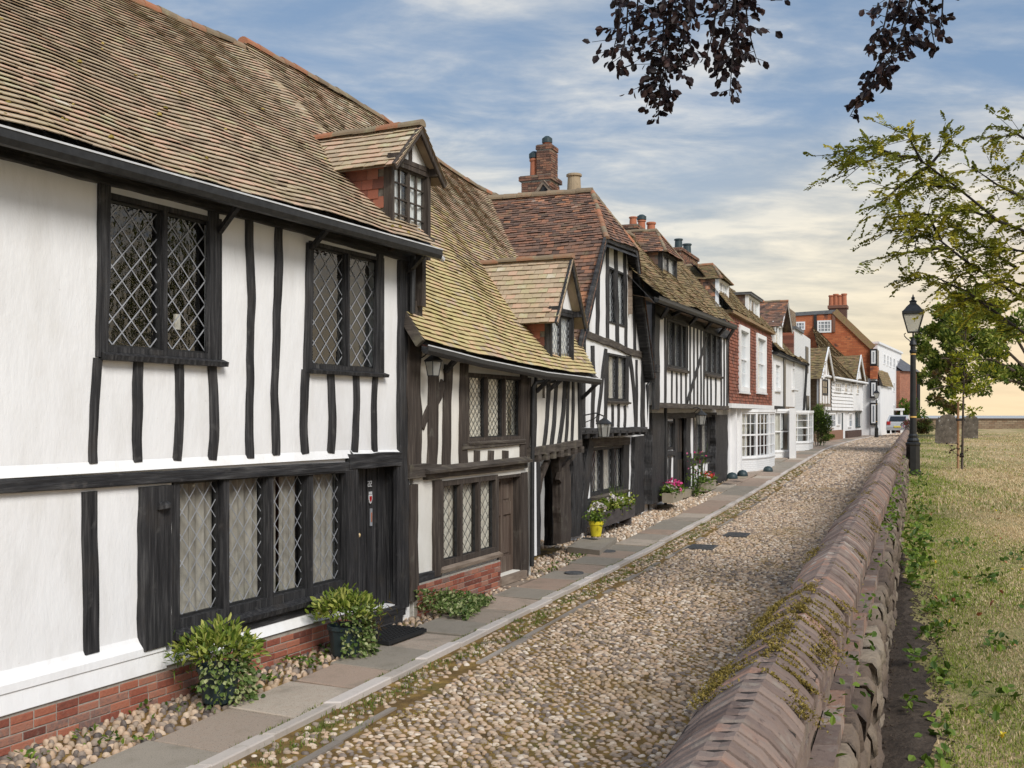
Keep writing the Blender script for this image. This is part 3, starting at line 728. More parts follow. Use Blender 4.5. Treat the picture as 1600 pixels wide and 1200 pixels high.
def scatter(x0a, x0b, Ya, Yb, sx, sy):
    ny = int((Yb - Ya) / sy); nx = int((x0b - x0a) / sx)
    jj, ii = np.meshgrid(np.arange(nx), np.arange(ny)); ii = ii.ravel(); jj = jj.ravel()
    x = x0a + (jj + .5 + .5 * (ii % 2)) * sx + rng.normal(0, sx * .16, len(ii)); y = Ya + (ii + .5) * sy + rng.normal(0, sy * .14, len(ii))
    return x, y
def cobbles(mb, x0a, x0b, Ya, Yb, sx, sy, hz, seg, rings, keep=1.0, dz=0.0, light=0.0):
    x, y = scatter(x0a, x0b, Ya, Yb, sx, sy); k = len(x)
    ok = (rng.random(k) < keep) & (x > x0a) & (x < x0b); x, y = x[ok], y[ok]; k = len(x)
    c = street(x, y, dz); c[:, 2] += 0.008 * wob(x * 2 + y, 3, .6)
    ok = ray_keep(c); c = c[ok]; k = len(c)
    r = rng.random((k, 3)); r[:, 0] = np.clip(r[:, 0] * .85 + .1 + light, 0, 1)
    stones_mb(mb, c, sx * rng.uniform(.25, .56, k), sy * rng.uniform(.27, .47, k), hz * rng.uniform(.6, 1.25, k),
              rng.normal(-0.12, .3, k), seg, rings, r)
mb = MB()
cobbles(mb, -4.86, -.62, 7.2, 15, .082, .056, .021, 8, 2, .96)
cobbles(mb, -4.86, -.62, 15, 30, .09, .066, .024, 7, 2, .97)
cobbles(mb, -4.86, -.62, 30, 60, .13, .13, .04, 6, 1, .99); cobbles(mb, -5.4, -.62, 60, 100, .24, .26, .05, 6, 1, .99)
cobbles(mb, -5.40, -4.98, 7.2, 30, .08, .07, .018, 7, 2, .7)
cobbles(mb, -5.40, -4.90, 30, 60, .14, .14, .03, 6, 1, .7)
setting(mb.build('cobblestones', 'cobble', smooth=True), 'stuff')

mb = MB()      # stone channel line in the cobbles
y = 7.0
while y < 60:
    L = rng.uniform(.35, .8)
    if rng.random() < .62:
        a, b = -4.93 + rng.normal(0, .02), -4.86 + rng.normal(0, .02)
        q = [street(a, y, .0), street(b, y, .0), street(b, y + L - .03, .0), street(a, y + L - .03, .0)]
        mb.hexa([p - (0, 0, .03) for p in q] + [p + (0, 0, .018 + rng.normal(0, .004)) for p in q])
    y += L
setting(mb.build('channel_stones', 'grey_sett'))
mb = MB()      # pale kerb stones
y = 6.0
while y < 110:
    L = rng.uniform(.45, .95) * (1 if y < 50 else 2)
    a, b = -5.575 + rng.normal(0, .012), -5.44 + rng.normal(0, .012)
    h = .062 + rng.normal(0, .006); e = .012
    q = [street(a, y), street(b, y), street(b, y + L - .034), street(a, y + L - .034)]
    t = [street(a + e, y + e), street(b - e, y + e), street(b - e, y + L - .034 - e), street(a + e, y + L - .034 - e)]
    r = rng.random(3)
    o = mb.verts([p - (0, 0, .08) for p in q] + [p + (0, 0, h - .012) for p in q] + [p + (0, 0, h) for p in t], r)
    mb.face([o + 8, o + 9, o + 10, o + 11])
    for i in range(4):
        j = (i + 1) % 4
        mb.face([o + i, o + j, o + 4 + j, o + 4 + i]); mb.face([o + 4 + i, o + 4 + j, o + 8 + j, o + 8 + i])
    y += L
setting(mb.build('kerb', 'kerb_stone'))
def slab_row(mb, xa, xb, y0, y1, La, Lb, dz=.04, skew=0.0):
    y = y0
    while y < y1:
        L = rng.uniform(La, Lb); g = .028; h = dz + rng.normal(0, .005); tl = rng.normal(0, .004, 2)
        a = xa + rng.normal(0, .03); b = xb + rng.normal(0, .006)
        q = [street(a, y), street(b, y + skew), street(b, y + L - g + skew), street(a, y + L - g)]
        e = .008; t = [street(a + e, y + e), street(b - e, y + e + skew), street(b - e, y + L - g - e + skew), street(a + e, y + L - g - e)]
        r = rng.random(3)
        hh = [h - tl[0], h + tl[0], h + tl[1], h - tl[1]]
        o = mb.verts([p - (0, 0, .05) for p in q] + [p + (0, 0, hh[i] - .009) for i, p in enumerate(q)] + [p + (0, 0, hh[i]) for i, p in enumerate(t)], r)
        mb.face([o + 8, o + 9, o + 10, o + 11])
        for i in range(4):
            j = (i + 1) % 4
            mb.face([o + i, o + j, o + 4 + j, o + 4 + i]); mb.face([o + 4 + i, o + 4 + j, o + 8 + j, o + 8 + i])
        y += L
mb = MB()
slab_row(mb, -6.42, -5.595, 5.2, 26, .72, 1.0, skew=-.33)
slab_row(mb, -6.42, -5.595, 26.2, 112, .9, 1.7, skew=-.33)
slab_row(mb, -7.02, -6.46, 33.0, 64, .7, 1.6, skew=-.25); slab_row(mb, -7.6, -6.46, 64, 112, .9, 1.7, skew=-.3); slab_row(mb, -9.4, -7.64, 70, 112, .9, 1.7, skew=-.3)
setting(mb.build('pavement', 'slab'))
mb = MB()      # rounded beach pebbles set against the houses
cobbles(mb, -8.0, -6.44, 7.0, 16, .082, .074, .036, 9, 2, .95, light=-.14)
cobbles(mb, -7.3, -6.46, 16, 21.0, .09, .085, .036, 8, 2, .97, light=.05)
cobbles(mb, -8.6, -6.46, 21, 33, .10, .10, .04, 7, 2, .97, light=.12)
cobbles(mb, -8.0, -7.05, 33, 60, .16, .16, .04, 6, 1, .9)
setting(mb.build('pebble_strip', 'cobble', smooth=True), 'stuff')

def blades(mb, c, h, lean=.5, wdt=.006, rnd=None):
    k = len(c); an = rng.random(k) * 2 * np.pi; d = np.stack([np.cos(an), np.sin(an), np.zeros(k)], 1)
    sd = np.stack([-d[:, 1], d[:, 0], np.zeros(k)], 1)
    hh = (h * rng.uniform(.5, 1.3, k))[:, None]; w_ = wdt * rng.uniform(.7, 1.4, k)[:, None]
    ln = lean * rng.random(k)[:, None]
    V = np.stack([c - sd * w_, c + sd * w_, c + d * hh * ln * .4 + (0, 0, 1) * hh * .6 + sd * w_ * .7, c + d * hh * ln * .4 + (0, 0, 1) * hh * .6 - sd * w_ * .7,
                  c + d * hh * ln + (0, 0, 1) * hh], 1)
    if rnd is None: rnd = rng.random((k, 3))
    o = mb.verts(V.reshape(-1, 3), np.repeat(rnd, 5, 0)) + 5 * np.arange(k)
    mb.faces(np.stack([o, o + 1, o + 2, o + 3], 1)); mb.faces(np.stack([o + 3, o + 2, o + 4], 1))

mb = MB()      # tufts along the kerb, between the slabs and in the cobbles
n = 420
ty = 7.5 + 38 * rng.random(n) ** 1.5; tx = -5.20 + rng.normal(0, .12, n)
for x, y in zip(tx, ty):
    k = int(rng.integers(8, 34)); c = street(x + rng.normal(0, .05, k), y + rng.normal(0, .09, k), .005)
    blades(mb, c, .032, 1.2, .004)
n = 260; ty = 7.5 + 22 * rng.random(n); tx = -5.59 + rng.normal(0, .012, n)
for x, y in zip(tx, ty):
    k = 7; blades(mb, street(x + rng.normal(0, .01, k), y + rng.normal(0, .05, k), .03), .035, .9, .004)
setting(mb.build('kerb_grass', 'grass_green'), 'stuff')
mb = MB(); n = 900      # golden moss and dry grass lodged between the cobbles, in drifts
ty = 7.4 + 30 * rng.random(n) ** 1.4; tx = rng.uniform(-4.85, -.7, n)
ok = (wob(tx * 1.1 + ty * .35, 2, .8) + wob(tx * .6 - ty * .5, 7, .7)) > -.1
for x, y in zip(tx[ok], ty[ok]):
    k = int(rng.integers(20, 60)); c = street(x + rng.normal(0, .07, k), y + rng.normal(0, .10, k), .010 + .008 * rng.random(k)); leaves_mb(mb, c, .014, None, .5, 1.0)
setting(mb.build('road_moss', 'moss_gold'), 'stuff')
mb = MB()
for x0a, x0b, Ya, Yb, n in ((-7.3, -6.6, 7.4, 12.5, 22), (-7.0, -6.6, 17.5, 22, 6), (-6.6, -6.4, 8, 20, 10), (-7.5, -7.1, 36, 60, 8)):
    for _ in range(n):
        x, y = rng.uniform(x0a, x0b), rng.uniform(Ya, Yb); k = int(rng.integers(6, 16))
        c = street(x + rng.normal(0, .06, k), y + rng.normal(0, .06, k), .035 + .03 * rng.random(k)); leaves_mb(mb, c, .06, None, .6, 1.2)
setting(mb.build('pavement_weeds', 'leaf_weed'), 'stuff')

# ------------------------------------------------------------------ churchyard
HY_ = [-10, 8, 26, 34, 43, 60, 75]; HH = [1.5, 1.5, 1.5, 1.36, 1.2, 1.05, .95]
def cz(Y): return EYE - np.interp(Y, HY_, HH)
def yard(x0, Y, dz=0.0):
    x0 = np.asarray(x0, float); Y = np.asarray(Y, float)
    return np.stack(np.broadcast_arrays(x0 + .383 * Y, Y, cz(Y) + dz), -1)
def grid(mb, xs, Ys, dz=0.0, bumpy=0.0):
    X, Y = np.meshgrid(xs, Ys); G = yard(X, Y, dz)
    if bumpy: G[:, :, 2] += bumpy * (wob(X * .7 + Y * .4, 2, .5) + wob(X * .5 - Y * .8, 6, .8)) - 0.02 * np.exp(-(X + .1) ** 2 * 6)
    m, n = len(Ys), len(xs); o = mb.verts(G.reshape(-1, 3), (.5, .5, .5))
    i, j = np.meshgrid(np.arange(m - 1), np.arange(n - 1), indexing='ij'); i = i.ravel(); j = j.ravel()
    mb.faces(np.stack([o + i * n + j, o + i * n + j + 1, o + (i + 1) * n + j + 1, o + (i + 1) * n + j], 1))
mb = MB(); grid(mb, np.concatenate([np.linspace(-.19, 3, 20), np.linspace(3.5, 60, 40)]), np.arange(-6, 76, .8), 0, .018)
setting(mb.build('lawn', 'lawn', smooth=True))
mb = MB()      # bare soil at the foot of the wall
Ys = np.arange(1.5, 11.5, .1)
for i in range(len(Ys) - 1):
    ww = [max(.03, .26 * (1 - abs(y - 5.6) / 6.5) + .05 * wob(y, 3) + .05 * wob(y * 3, 5) + .02 * wob(y * 11, 2)) for y in (Ys[i], Ys[i + 1])]
    p = [yard(-.17, Ys[i], -.005), yard(-.17 + ww[0] * .6, Ys[i], .024), yard(-.17 + ww[0], Ys[i], .020), yard(-.17, Ys[i + 1], -.005), yard(-.17 + ww[1] * .6, Ys[i + 1], .024), yard(-.17 + ww[1], Ys[i + 1], .020)]
    mb.quad(p[0], p[1], p[4], p[3], (.5,) * 3); mb.quad(p[1], p[2], p[5], p[4], (.5,) * 3)
setting(mb.build('soil', 'dirt', smooth=True))
mb = MB(); k = 1500      # crumbs of earth
yy = rng.uniform(3.4, 9.5, k); c = yard(-.16 + .34 * rng.random(k), yy, .004)
stones_mb(mb, c, *(lambda s: (s, s * .8, s * .6))(rng.uniform(.003, .013, k)), rng.random(k) * 6, 5, 1)
setting(mb.build('soil_crumbs', 'dirt'), 'stuff')

def green(x, y):      # share of green blades: lush by the wall and in drifts, dry elsewhere
    return np.clip(np.exp(-np.clip(x - .3, 0, 9) * 1.6) * .9 + .34 * wob(x * .9 + y * .25, 4, .7) + .04, 0.03, 1)
mb = MB()
for Ya, Yb, n, h, wd in ((3.3, 8, 44000, .018, .0026), (8, 16, 40000, .024, .004), (16, 30, 20000, .045, .008), (30, 60, 9000, .05, .014)):
    yy = rng.uniform(Ya, Yb, n); xx = -.15 + (0.14 * yy + .4) * rng.random(n) ** .8
    bare = (yy < 9.5) & (xx < .1 + .06 * wob(yy, 3)) & (rng.random(n) < .94)
    ok = ~bare & ~((rng.random(n) < .3) & (wob(xx * 1.6 + yy * .6, 8, .6) > .5)); xx, yy = xx[ok], yy[ok]
    c = yard(xx, yy, 0.0); c[:, 2] += .018 * (wob(xx * .7 + yy * .4, 2, .5) + wob(xx * .5 - yy * .8, 6, .8)) - 0.02 * np.exp(-(xx + .1) ** 2 * 6)
    ok = ray_keep(c, 1300, 1700, 1260); c = c[ok]; xx, yy = xx[ok], yy[ok]
    gr = rng.random(len(c)) < green(xx, yy)
    r = rng.random((len(c), 3)); r[:, 0] = np.where(gr, r[:, 0] * .5, .6 + .4 * r[:, 0])
    blades(mb, c, h, 1.3, wd, r)
setting(mb.build('grass', 'grass_blade'), 'stuff')
mb = MB()
for x, y, n, sp in [(.02, 9.2, 60, .12), (.0, 10.2, 90, .16), (.02, 11.4, 120, .2), (.0, 13, 90, .2), (.05, 15, 60, .2), (.0, 18, 60, .25), (.0, 21, 60, .25), (.02, 24, 70, .3),
                    (.0, 6.2, 22, .05), (-.02, 5.3, 16, .04), (.1, 4.4, 24, .1), (.12, 5.0, 20, .08), (.16, 6.0, 26, .1), (.1, 7.0, 26, .1), (.12, 8.0, 30, .1), (.22, 7.4, 30, .12), (.4, 5.4, 30, .15), (.5, 6.8, 30, .15), (.3, 8.4, 34, .14), (.6, 9.5, 30, .2), (.45, 12, 30, .2), (.9, 8.0, 26, .2), (1.1, 11, 26, .25)]:
    c = yard(x + rng.normal(0, sp * .5, n), y + rng.normal(0, sp * 1.4, n), .02 + (.10 if x < .06 else .02) * rng.random(n) * (2 if y > 9 and x < .06 else 1)); leaves_mb(mb, c, .05 if y < 9 else .065, None, .7, 1.3)
setting(mb.build('lawn_weeds', 'leaf_weed'), 'stuff')
mb = MB(); k = 26; yy = rng.uniform(4.2, 16, k); c = yard(rng.uniform(.15, 1.8, k), yy, .035); leaves_mb(mb, c, .05, None, .7, 2.0)
setting(mb.build('fallen_leaves', 'clay_pot'), 'stuff')
mb = MB(); k = 60
for x, y in zip(rng.uniform(.1, 2.2, 14), rng.uniform(4.5, 20, 14)): leaves_mb(mb, np.tile(yard(x, y, .05), (7, 1)), .02, None, .7, 1.0)
setting(mb.build('lawn_flowers', 'petal_yellow'), 'stuff')

# churchyard wall: saddleback brick coping on a stepped brick and rubble wall
WALL = thing('churchyard_wall', tuple(yard(-.42, 12, -.0)), 'long low churchyard wall with a mossy ridge of weathered brick coping beside the cobbled road', 'wall')
WE = 59.0
def wl(x0, h, Y): return np.array([x0 + .383 * Y, Y, EYE - h])
mb = MB(); moss = MB(); y = 0.9
while y < WE:
    st = .073 * (1 if y < 24 else 2); g = .019
    dy = st * .934
    lat = .012 * wob(y, 5, .35); lv = .012 * wob(y, 8, .3) + .005 * wob(y, 2, 1.3)
    j = rng.normal(0, .0028, 4); sk = rng.normal(0, .0025, 3)
    pk = .70 - lv - abs(j[0]) * .3
    for xe, he, sgn in ((-.602 + j[1], .80 + j[2] - lv, -1), (-.284 + j[1], .80 + j[3] - lv, 1)):
        xp = -.424 + lat
        xe += lat
        xm = xp + (xe - xp) * .17; hm = pk + (he - pk) * .17 - .005; ln = dy - g; e = .008
        cross = [(xe, he + .02, sk[0]), (xe - sgn * .018, he - .004, sk[0]), ((xe + xm) / 2, (he + hm) / 2 - .004, (sk[0] + sk[1]) / 2), (xm, hm, sk[1]), (xp, pk + .016, sk[1])]
        V = []
        for yo, dr in ((0, .075), (0, .006), (e, 0), (ln - e, 0), (ln, .006), (ln, .075)):
            for x_, h_, s__ in cross: V.append(wl(x_ + .383 * 0, h_ + dr, y + yo + s__))
        o = mb.verts(V, rng.random(3)); nc = 5
        for i in range(5):
            for q in range(nc - 1):
                f = [o + i * nc + q, o + i * nc + q + 1, o + (i + 1) * nc + q + 1, o + (i + 1) * nc + q]; mb.face(f if sgn < 0 else f[::-1])
        f = [o + i * nc for i in range(6)]; mb.face(f if sgn < 0 else f[::-1])
        if 2.7 < y < 4.4 or (5 < y < 30 and rng.random() < .25):
            for _ in range(int(rng.integers(0, 3 if y < 4.4 else 1) + (1 if rng.random() < .4 else 0))):
                a = rng.random() ** .8
                p = wl(xp + (xe - xp) * a, pk + (he - pk) * a, y + dy - g * .5)
                k = 150; c2 = p + rng.normal(0, 1, (k, 3)) * np.array([.026, .012, .004])
                c2[:, 2] += np.abs(xe - xp) * 0 - (c2[:, 0] - p[0]) * (he - pk) / (xe - xp) * 1.0
                leaves_mb(moss, c2, .010, None, .5, 1.5)
    y += dy
mb.build('coping', 'coping_brick', WALL)
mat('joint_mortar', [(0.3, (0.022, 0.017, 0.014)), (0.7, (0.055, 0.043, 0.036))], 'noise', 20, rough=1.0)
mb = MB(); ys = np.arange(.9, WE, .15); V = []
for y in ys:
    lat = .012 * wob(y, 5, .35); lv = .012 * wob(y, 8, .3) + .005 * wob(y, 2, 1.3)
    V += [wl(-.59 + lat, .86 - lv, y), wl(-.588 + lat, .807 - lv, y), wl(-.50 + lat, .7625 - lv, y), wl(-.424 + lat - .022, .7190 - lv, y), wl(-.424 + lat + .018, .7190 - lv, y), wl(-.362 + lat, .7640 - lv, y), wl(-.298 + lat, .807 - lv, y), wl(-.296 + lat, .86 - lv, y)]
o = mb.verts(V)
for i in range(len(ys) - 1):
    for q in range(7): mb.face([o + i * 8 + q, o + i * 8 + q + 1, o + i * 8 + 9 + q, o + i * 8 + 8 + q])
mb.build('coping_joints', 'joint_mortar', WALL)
moss.build('moss', 'moss', WALL)
mb = MB()      # core under the coping
for a, b, h0, h1 in ((-.565, -.315, .86, 1.06),):
    q = [wl(a, h1, .5), wl(b, h1, .5), wl(b, h1, WE), wl(a, h1, WE)]; t = [wl(a, h0, .5), wl(b, h0, .5), wl(b, h0, WE), wl(a, h0, WE)]
    mb.hexa(q + t)
q = [wl(-.575, 2.9, .5), wl(-.31, 2.9, .5), wl(-.31, 2.9, WE), wl(-.575, 2.9, WE)]; t = [wl(-.575, 1.06, .5), wl(-.31, 1.06, .5), wl(-.31, 1.06, WE), wl(-.575, 1.06, WE)]
mb.hexa(q + t); mb.build('core', 'dirt', WALL)
mb = MB()      # road face
fp = Plane.xy((-.58 + .383 * .5, .5), (-.58 + .383 * WE, WE)); fp.n = -fp.n
Lw = np.linalg.norm(np.array([.383, 1]) * (WE - .5))
wq = MB(); wq.quad(fp.P(0, -.4, .004), fp.P(Lw, -.4, .004), fp.P(Lw, EYE - .83, .004), fp.P(0, EYE - .83, .004), (.5,) * 3, [(0, 0), (Lw, 0), (Lw, 2.2), (0, 2.2)])
wq.build('road_face', 'brick_tex', WALL)
mb = MB(); y = .9
while y < WE:      # stretcher course standing out below the coping
    L = .225 * (1 if y < 26 else 2); j = rng.normal(0, .004, 3)
    q = [wl(-.31, 1.07, y), wl(-.243 + j[0], 1.07, y), wl(-.243 + j[0], 1.07, y + L * .934 - .012), wl(-.31, 1.07, y + L * .934 - .012)]
    mb.hexa(q + [p + (0, 0, .07 + j[1]) for p in q])
    q = [wl(-.30, .93, y + .1), wl(-.289 + j[2], .93, y + .1), wl(-.289 + j[2], .93, y + .1 + L * .934 - .012), wl(-.30, .93, y + .1 + L * .934 - .012)]
    mb.hexa(q + [p + (0, 0, .06) for p in q])
    y += L * .934
mb.build('brick_course', 'coping_brick', WALL)
mb = MB(); y = .9; nrow = 4
for rw in range(nrow):
    y = .9 + rw * .05
    while y < WE:
        L = rng.uniform(.12, .38) * (1 if y < 26 else 1.6); hgt = .13
        zt = 1.065 + rw * .125
        x1 = -.182 + rng.normal(0, .011) + .008 * rw
        xs = [-.31, x1]; n = 5
        # rough stone: subdivided box with noise
        V = []
        for a in np.linspace(0, 1, 7):
            for xx, hh in ((-.31, zt), (-.25, zt + rng.normal(0, .004)), (x1 - .02, zt + .004 + rng.normal(0, .006)), (x1 + rng.normal(0, .005), zt + .035), (x1 + rng.normal(0, .006), zt + hgt * .8), (x1 - .015, zt + hgt - .006)):
                e = .012 if a in (0, 1) else 0
                V.append(wl(xx - (e if xx > -.3 else 0), hh + (e if xx > -.3 else 0) * .6, y + (L - .015) * a))
        o = mb.verts(V)
        for a in range(6):
            for b in range(5): mb.face([o + a * 6 + b, o + (a + 1) * 6 + b, o + (a + 1) * 6 + b + 1, o + a * 6 + b + 1][::-1])
        mb.face([o + b for b in range(6)]); mb.face([o + 36 + b for b in range(6)][::-1])
        y += L
mb.build('rubble_base', 'rubble', WALL, smooth=True)
mb = MB()      # small plants rooted in the ledges
for Yp in [2.9, 3.6, 4.4, 5.4, 7.0, 8.6, 9.5, 10.2, 10.8, 11.5, 12.4, 14, 15, 17, 18, 21, 24]:
    k = int(rng.integers(10, 26)) * (2 if 9 < Yp < 12 else 1); c = np.array([wl(-.25 + rng.normal(0, .03), 1.0, Yp + rng.normal(0, .12 + .01 * Yp)) for _ in range(k)]) + rng.normal(0, .03, (k, 3))
    leaves_mb(mb, c, .035 if Yp < 9 else .055, None, .6, 1.0)
mb.build('ledge_plants', 'leaf_weed', WALL)

# covers let into the road and pavement
mat('cover_iron', [(0.3, G3(0.06)), (0.7, G3(0.13))], 'noise', 20, rough=.7, bump=(40, .4, .005))
def cover(x, y, label, rectangular, sx, sy, dz):
    mb = MB(); c = street(x, y, dz)
    if rectangular:
        d = np.array([.369, .929, 0]); n = np.array([.929, -.369, 0])
        q = [c - d * sy - n * sx, c - d * sy + n * sx, c + d * sy + n * sx, c + d * sy - n * sx]
        mb.hexa([p - (0, 0, .03) for p in q] + [p + (0, 0, .004) for p in q])
        for i in range(7):
            p = c + d * sy * (-.78 + 1.56 * i / 6); mb.bar(p - n * sx * .85 + (0, 0, .008), p + n * sx * .85 + (0, 0, .008), .03, .012)
    else:
        mb.lathe(c, [(sx, -.03), (sx, .003), (sx * .9, .006), (sx * .86, .002), (sx * .3, .002), (sx * .28, .006), (0, .006)], 24)
    o = mb.build('drain_cover', 'cover_iron', None, loc=tuple(c)); return tag(o, label, 'drain cover', 'iron covers in the ground')
cover(-4.55, 21.0, 'dark iron drain grate set in the cobbles nearer the kerb grass', True, .26, .33, .035)
cover(-4.2, 22.9, 'second dark iron grate in the cobbles, just beyond the kerbside one', True, .24, .32, .038)
cover(-5.95, 17.6, 'small round iron cover in the paving slab outside the panelled brown door', False, .16, .16, .052)
cover(-6.25, 20.3, 'round iron cover in the paving below the wooden step of the jettied doorway', False, .19, .19, .052)
# ------------------------------------------------------------------ terrace, first two houses (one long shared roof)
F1 = Plane(645, 14.0, 1611)
F2 = Plane(645, 14.0, 1560)
RP = Plane(740, 24.6, 1455)                     # vertical plane through their common ridge

def stud(pl, root, xt, yt, xb, yb, wpx, name='stud', w1=.03, m='oak_black', rough=.09, bow=0.0, w0=-.02):
    a = pl.hit(xt, yt, w1); b = pl.hit(xb, yb, w1)
    xm, ym = (xt + xb) / 2, (yt + yb) / 2
    wd = pl.u(xm + wpx / 2, w1) - pl.u(xm - wpx / 2, w1)
    mid = ((a[0] + b[0]) / 2 + bow * wd, (a[1] + b[1]) / 2)
    mb = MB(); timber_mb(mb, pl, [a, ((a[0] * 3 + b[0]) / 4 + bow * wd * .75, (a[1] * 3 + b[1]) / 4), mid, ((a[0] + b[0] * 3) / 4 + bow * wd * .75, (a[1] + 3 * b[1]) / 4), b], wd, w0, w1, rough)
    return mb.build(name, m, root)
def rail(pl, root, xl, yl, xr, yr, hpx, name='beam', w1=.045, m='oak_black_h', rough=.05, w0=-.02, hr=None):
    """horizontal timber: centre line in pixels, depth in pixels at the left end"""
    a = pl.hit(xl, yl, w1); b = pl.hit(xr, yr, w1)
    h = abs(pl.z(xl, yl - hpx / 2, w1) - pl.z(xl, yl + hpx / 2, w1))
    h2 = h if hr is None else abs(pl.z(xr, yr - hr / 2, w1) - pl.z(xr, yr + hr / 2, w1))
    mb = MB(); timber_mb(mb, pl, [a, ((a[0] + b[0]) / 2, (a[1] + b[1]) / 2), b], [h, (h + h2) / 2, h2], w0, w1, rough, step=.14)
    return mb.build(name, m, root)
def rect(pl, xl, xr, yt, yb, w=0.0):
    """opening from its left edge's top and bottom and its right edge"""
    u0, zt = pl.hit(xl, yt, w); zb = pl.z(xl, yb, w); return u0, pl.u(xr, w), zb, zt
def strut(pl, root, xw, yw, xg, yg, wg, t=.05, ww=.03, name='gutter_bracket', m='oak_black'):
    mb = MB(); mb.bar(pl.P(*pl.hit(xw, yw, ww), ww), pl.P(*pl.hit(xg, yg, wg), wg), t, t); return mb.build(name, m, root)
def gutter(root, pts, r=.06, m='iron_black', lip='lead_white', drop=.10, name='gutter'):
    p = np.array(pts, float); mb = MB(); lp = MB()
    d = p[-1] - p[0]; d[2] = 0; d /= np.linalg.norm(d); n = np.array([d[1], -d[0], 0])
    prof = [(-r, 0), (-r, -drop * .7), (-r * .5, -drop), (r * .6, -drop), (r, -drop * .6), (r, 0), (r - .012, 0), (r - .014, -drop * .5), (-r + .012, -drop * .5), (-r + .012, 0)]
    k = len(prof); rows = np.array([[q + n * x + (0, 0, z) for x, z in prof] for q in p])
    o = mb.verts(rows.reshape(-1, 3))
    for i in range(len(p) - 1):
        for j in range(k):
            j2 = (j + 1) % k; mb.face([o + i * k + j, o + i * k + j2, o + (i + 1) * k + j2, o + (i + 1) * k + j])
    mb.face([o + j for j in range(k)][::-1]); mb.face([o + (len(p) - 1) * k + j for j in range(k)])
    g = mb.build(name, m, root)
    for a, b in zip(p, p[1:]): lp.bar(a + n * (r + .002) + (0, 0, .004), b + n * (r + .002) + (0, 0, .004), .012, .016)
    lp.build('gutter_lip', lip, g)
    return g

def rp(px, py): return RP.P(*RP.hit(px, py))
rl = RP.hit(-60, -118); rfar = RP.P(rl[0] - 4.6, rl[1], 0)
# ---------------- first house
b1 = F1.P(F1.u(370), -.1, 0)
H1 = thing('timber_house', b1, 'nearest timber framed house with black plank door and long brown tiled roof', 'house', 'houses along the cobbled street')
uA, uB = F1.u(-40) - 4.0, F1.u(640)
W1 = rect(F1, 157, 344, 298, 549); W2 = rect(F1, 482, 598, 376, 575)
WB = rect(F1, 268, 543, 741, 984); D1 = rect(F1, 556, 622, 716, 964)
zeave = F1.z(92, 262)
mb = MB()
inset = lambda h: (h[0] + .01, h[1] - .01, h[2] + .01, h[3] - .01)
wall_mb(mb, F1, uA, uB, -.3, zeave + .25, [inset(W1), inset(W2), inset(WB), inset(D1)], 0, .2)
shell_mb(mb, F1, uA, uB, -.3, zeave + .25, 4.0, 0, (F1.z(92, 752),))
mb.build('wall', 'plaster', H1)
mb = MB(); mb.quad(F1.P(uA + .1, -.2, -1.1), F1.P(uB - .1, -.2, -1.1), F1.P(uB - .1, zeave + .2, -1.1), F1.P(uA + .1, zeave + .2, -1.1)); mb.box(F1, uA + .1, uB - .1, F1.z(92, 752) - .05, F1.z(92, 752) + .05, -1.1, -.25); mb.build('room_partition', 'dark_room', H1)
mb = MB(); mb.poly([F1.P(uA, zeave + .2, 0), F1.P(uA, zeave + .2, -4.0), (rfar[0], rfar[1], rfar[2] - .15)]); mb.build('gable_end', 'tile_hung', H1)
mb = MB(); mb.box(F1, uA, uB, F1.z(92, 254), zeave + .22, .0, .05); 
timber_mb(mb, F1, [(uA, zeave + .03), (F1.u(400), zeave + .035), (F1.u(652), zeave + .0)], .17, -.02, .06, .05); mb.build('wall_plate', 'oak_black_h', H1)
for a in [(155.5, 560, 150, 724, 13), (219.5, 564, 217.5, 722, 13.5), (280.5, 566, 279, 720, 12.5), (334, 568, 333, 719, 12.5), (391, 340, 391, 716, 10.5), (439, 354, 433, 711, 10.5),
          (479, 578, 479.5, 709, 11), (519, 582, 518, 708, 10), (558.5, 584, 555, 707, 8.5), (589, 586, 587.5, 706, 7.5)]:
    stud(F1, H1, *a, rough=.16 if a[0] in (155.5, 219.5, 391, 439) else .1, bow=random.choice((-.25, .2, .3)))
for a in [(166, 285, 162, 558, 18), (337, 318, 334, 562, 15), (487, 380, 482, 582, 10), (596, 396, 592, 586, 9)]: stud(F1, H1, *a, name='window_post', rough=.07, w1=.036)
stud(F1, H1, 634, 408, 632, 950, 15, name='corner_post', w1=.06, rough=.06)
rail(F1, H1, -330, 779.5, 552, 729, 27, w1=.06, rough=.03); rail(F1, H1, 547, 721, 628, 718, 24, w1=.07, rough=.08)
mb = MB()      # white weathering fillet along the top of the beam
a0, z0_ = F1.hit(-330, 764); a1, z1_ = F1.hit(545, 714)
for k in range(2):
    q = [(a0, z0_), (a1, z1_)][k]
mb.poly([F1.P(a0, z0_ - .01, .055), F1.P(a1, z1_ - .01, .055), F1.P(a1, z1_ + .085, .004), F1.P(a0, z0_ + .085, .004)])
mb.poly([F1.P(F1.u(547), F1.z(547, 711), .06), F1.P(F1.u(626), F1.z(626, 707), .06), F1.P(F1.u(626), F1.z(626, 707) + .04, .004), F1.P(F1.u(547), F1.z(547, 711) + .06, .004)])
mb.build('weathering_fillet', 'plaster', H1)
stud(F1, H1, 142.5, 768, 145, 1021, 23, rough=.05); 
stud(F1, H1, 248, 760, 249, 1012, 44, name='carved_post', w1=.09, rough=.05)
mb = MB(); 
c = F1.P(*F1.hit(256, 792, .11), .10); stones_mb(mb, np.array([c]), np.array([.09]), np.array([.07]), np.array([.05]), np.array([.4]), 9, 2); mb.build('post_knob', 'oak_black', H1)
rail(F1, H1, 226, 748, 545, 733, 16, name='window_head', w1=.05)
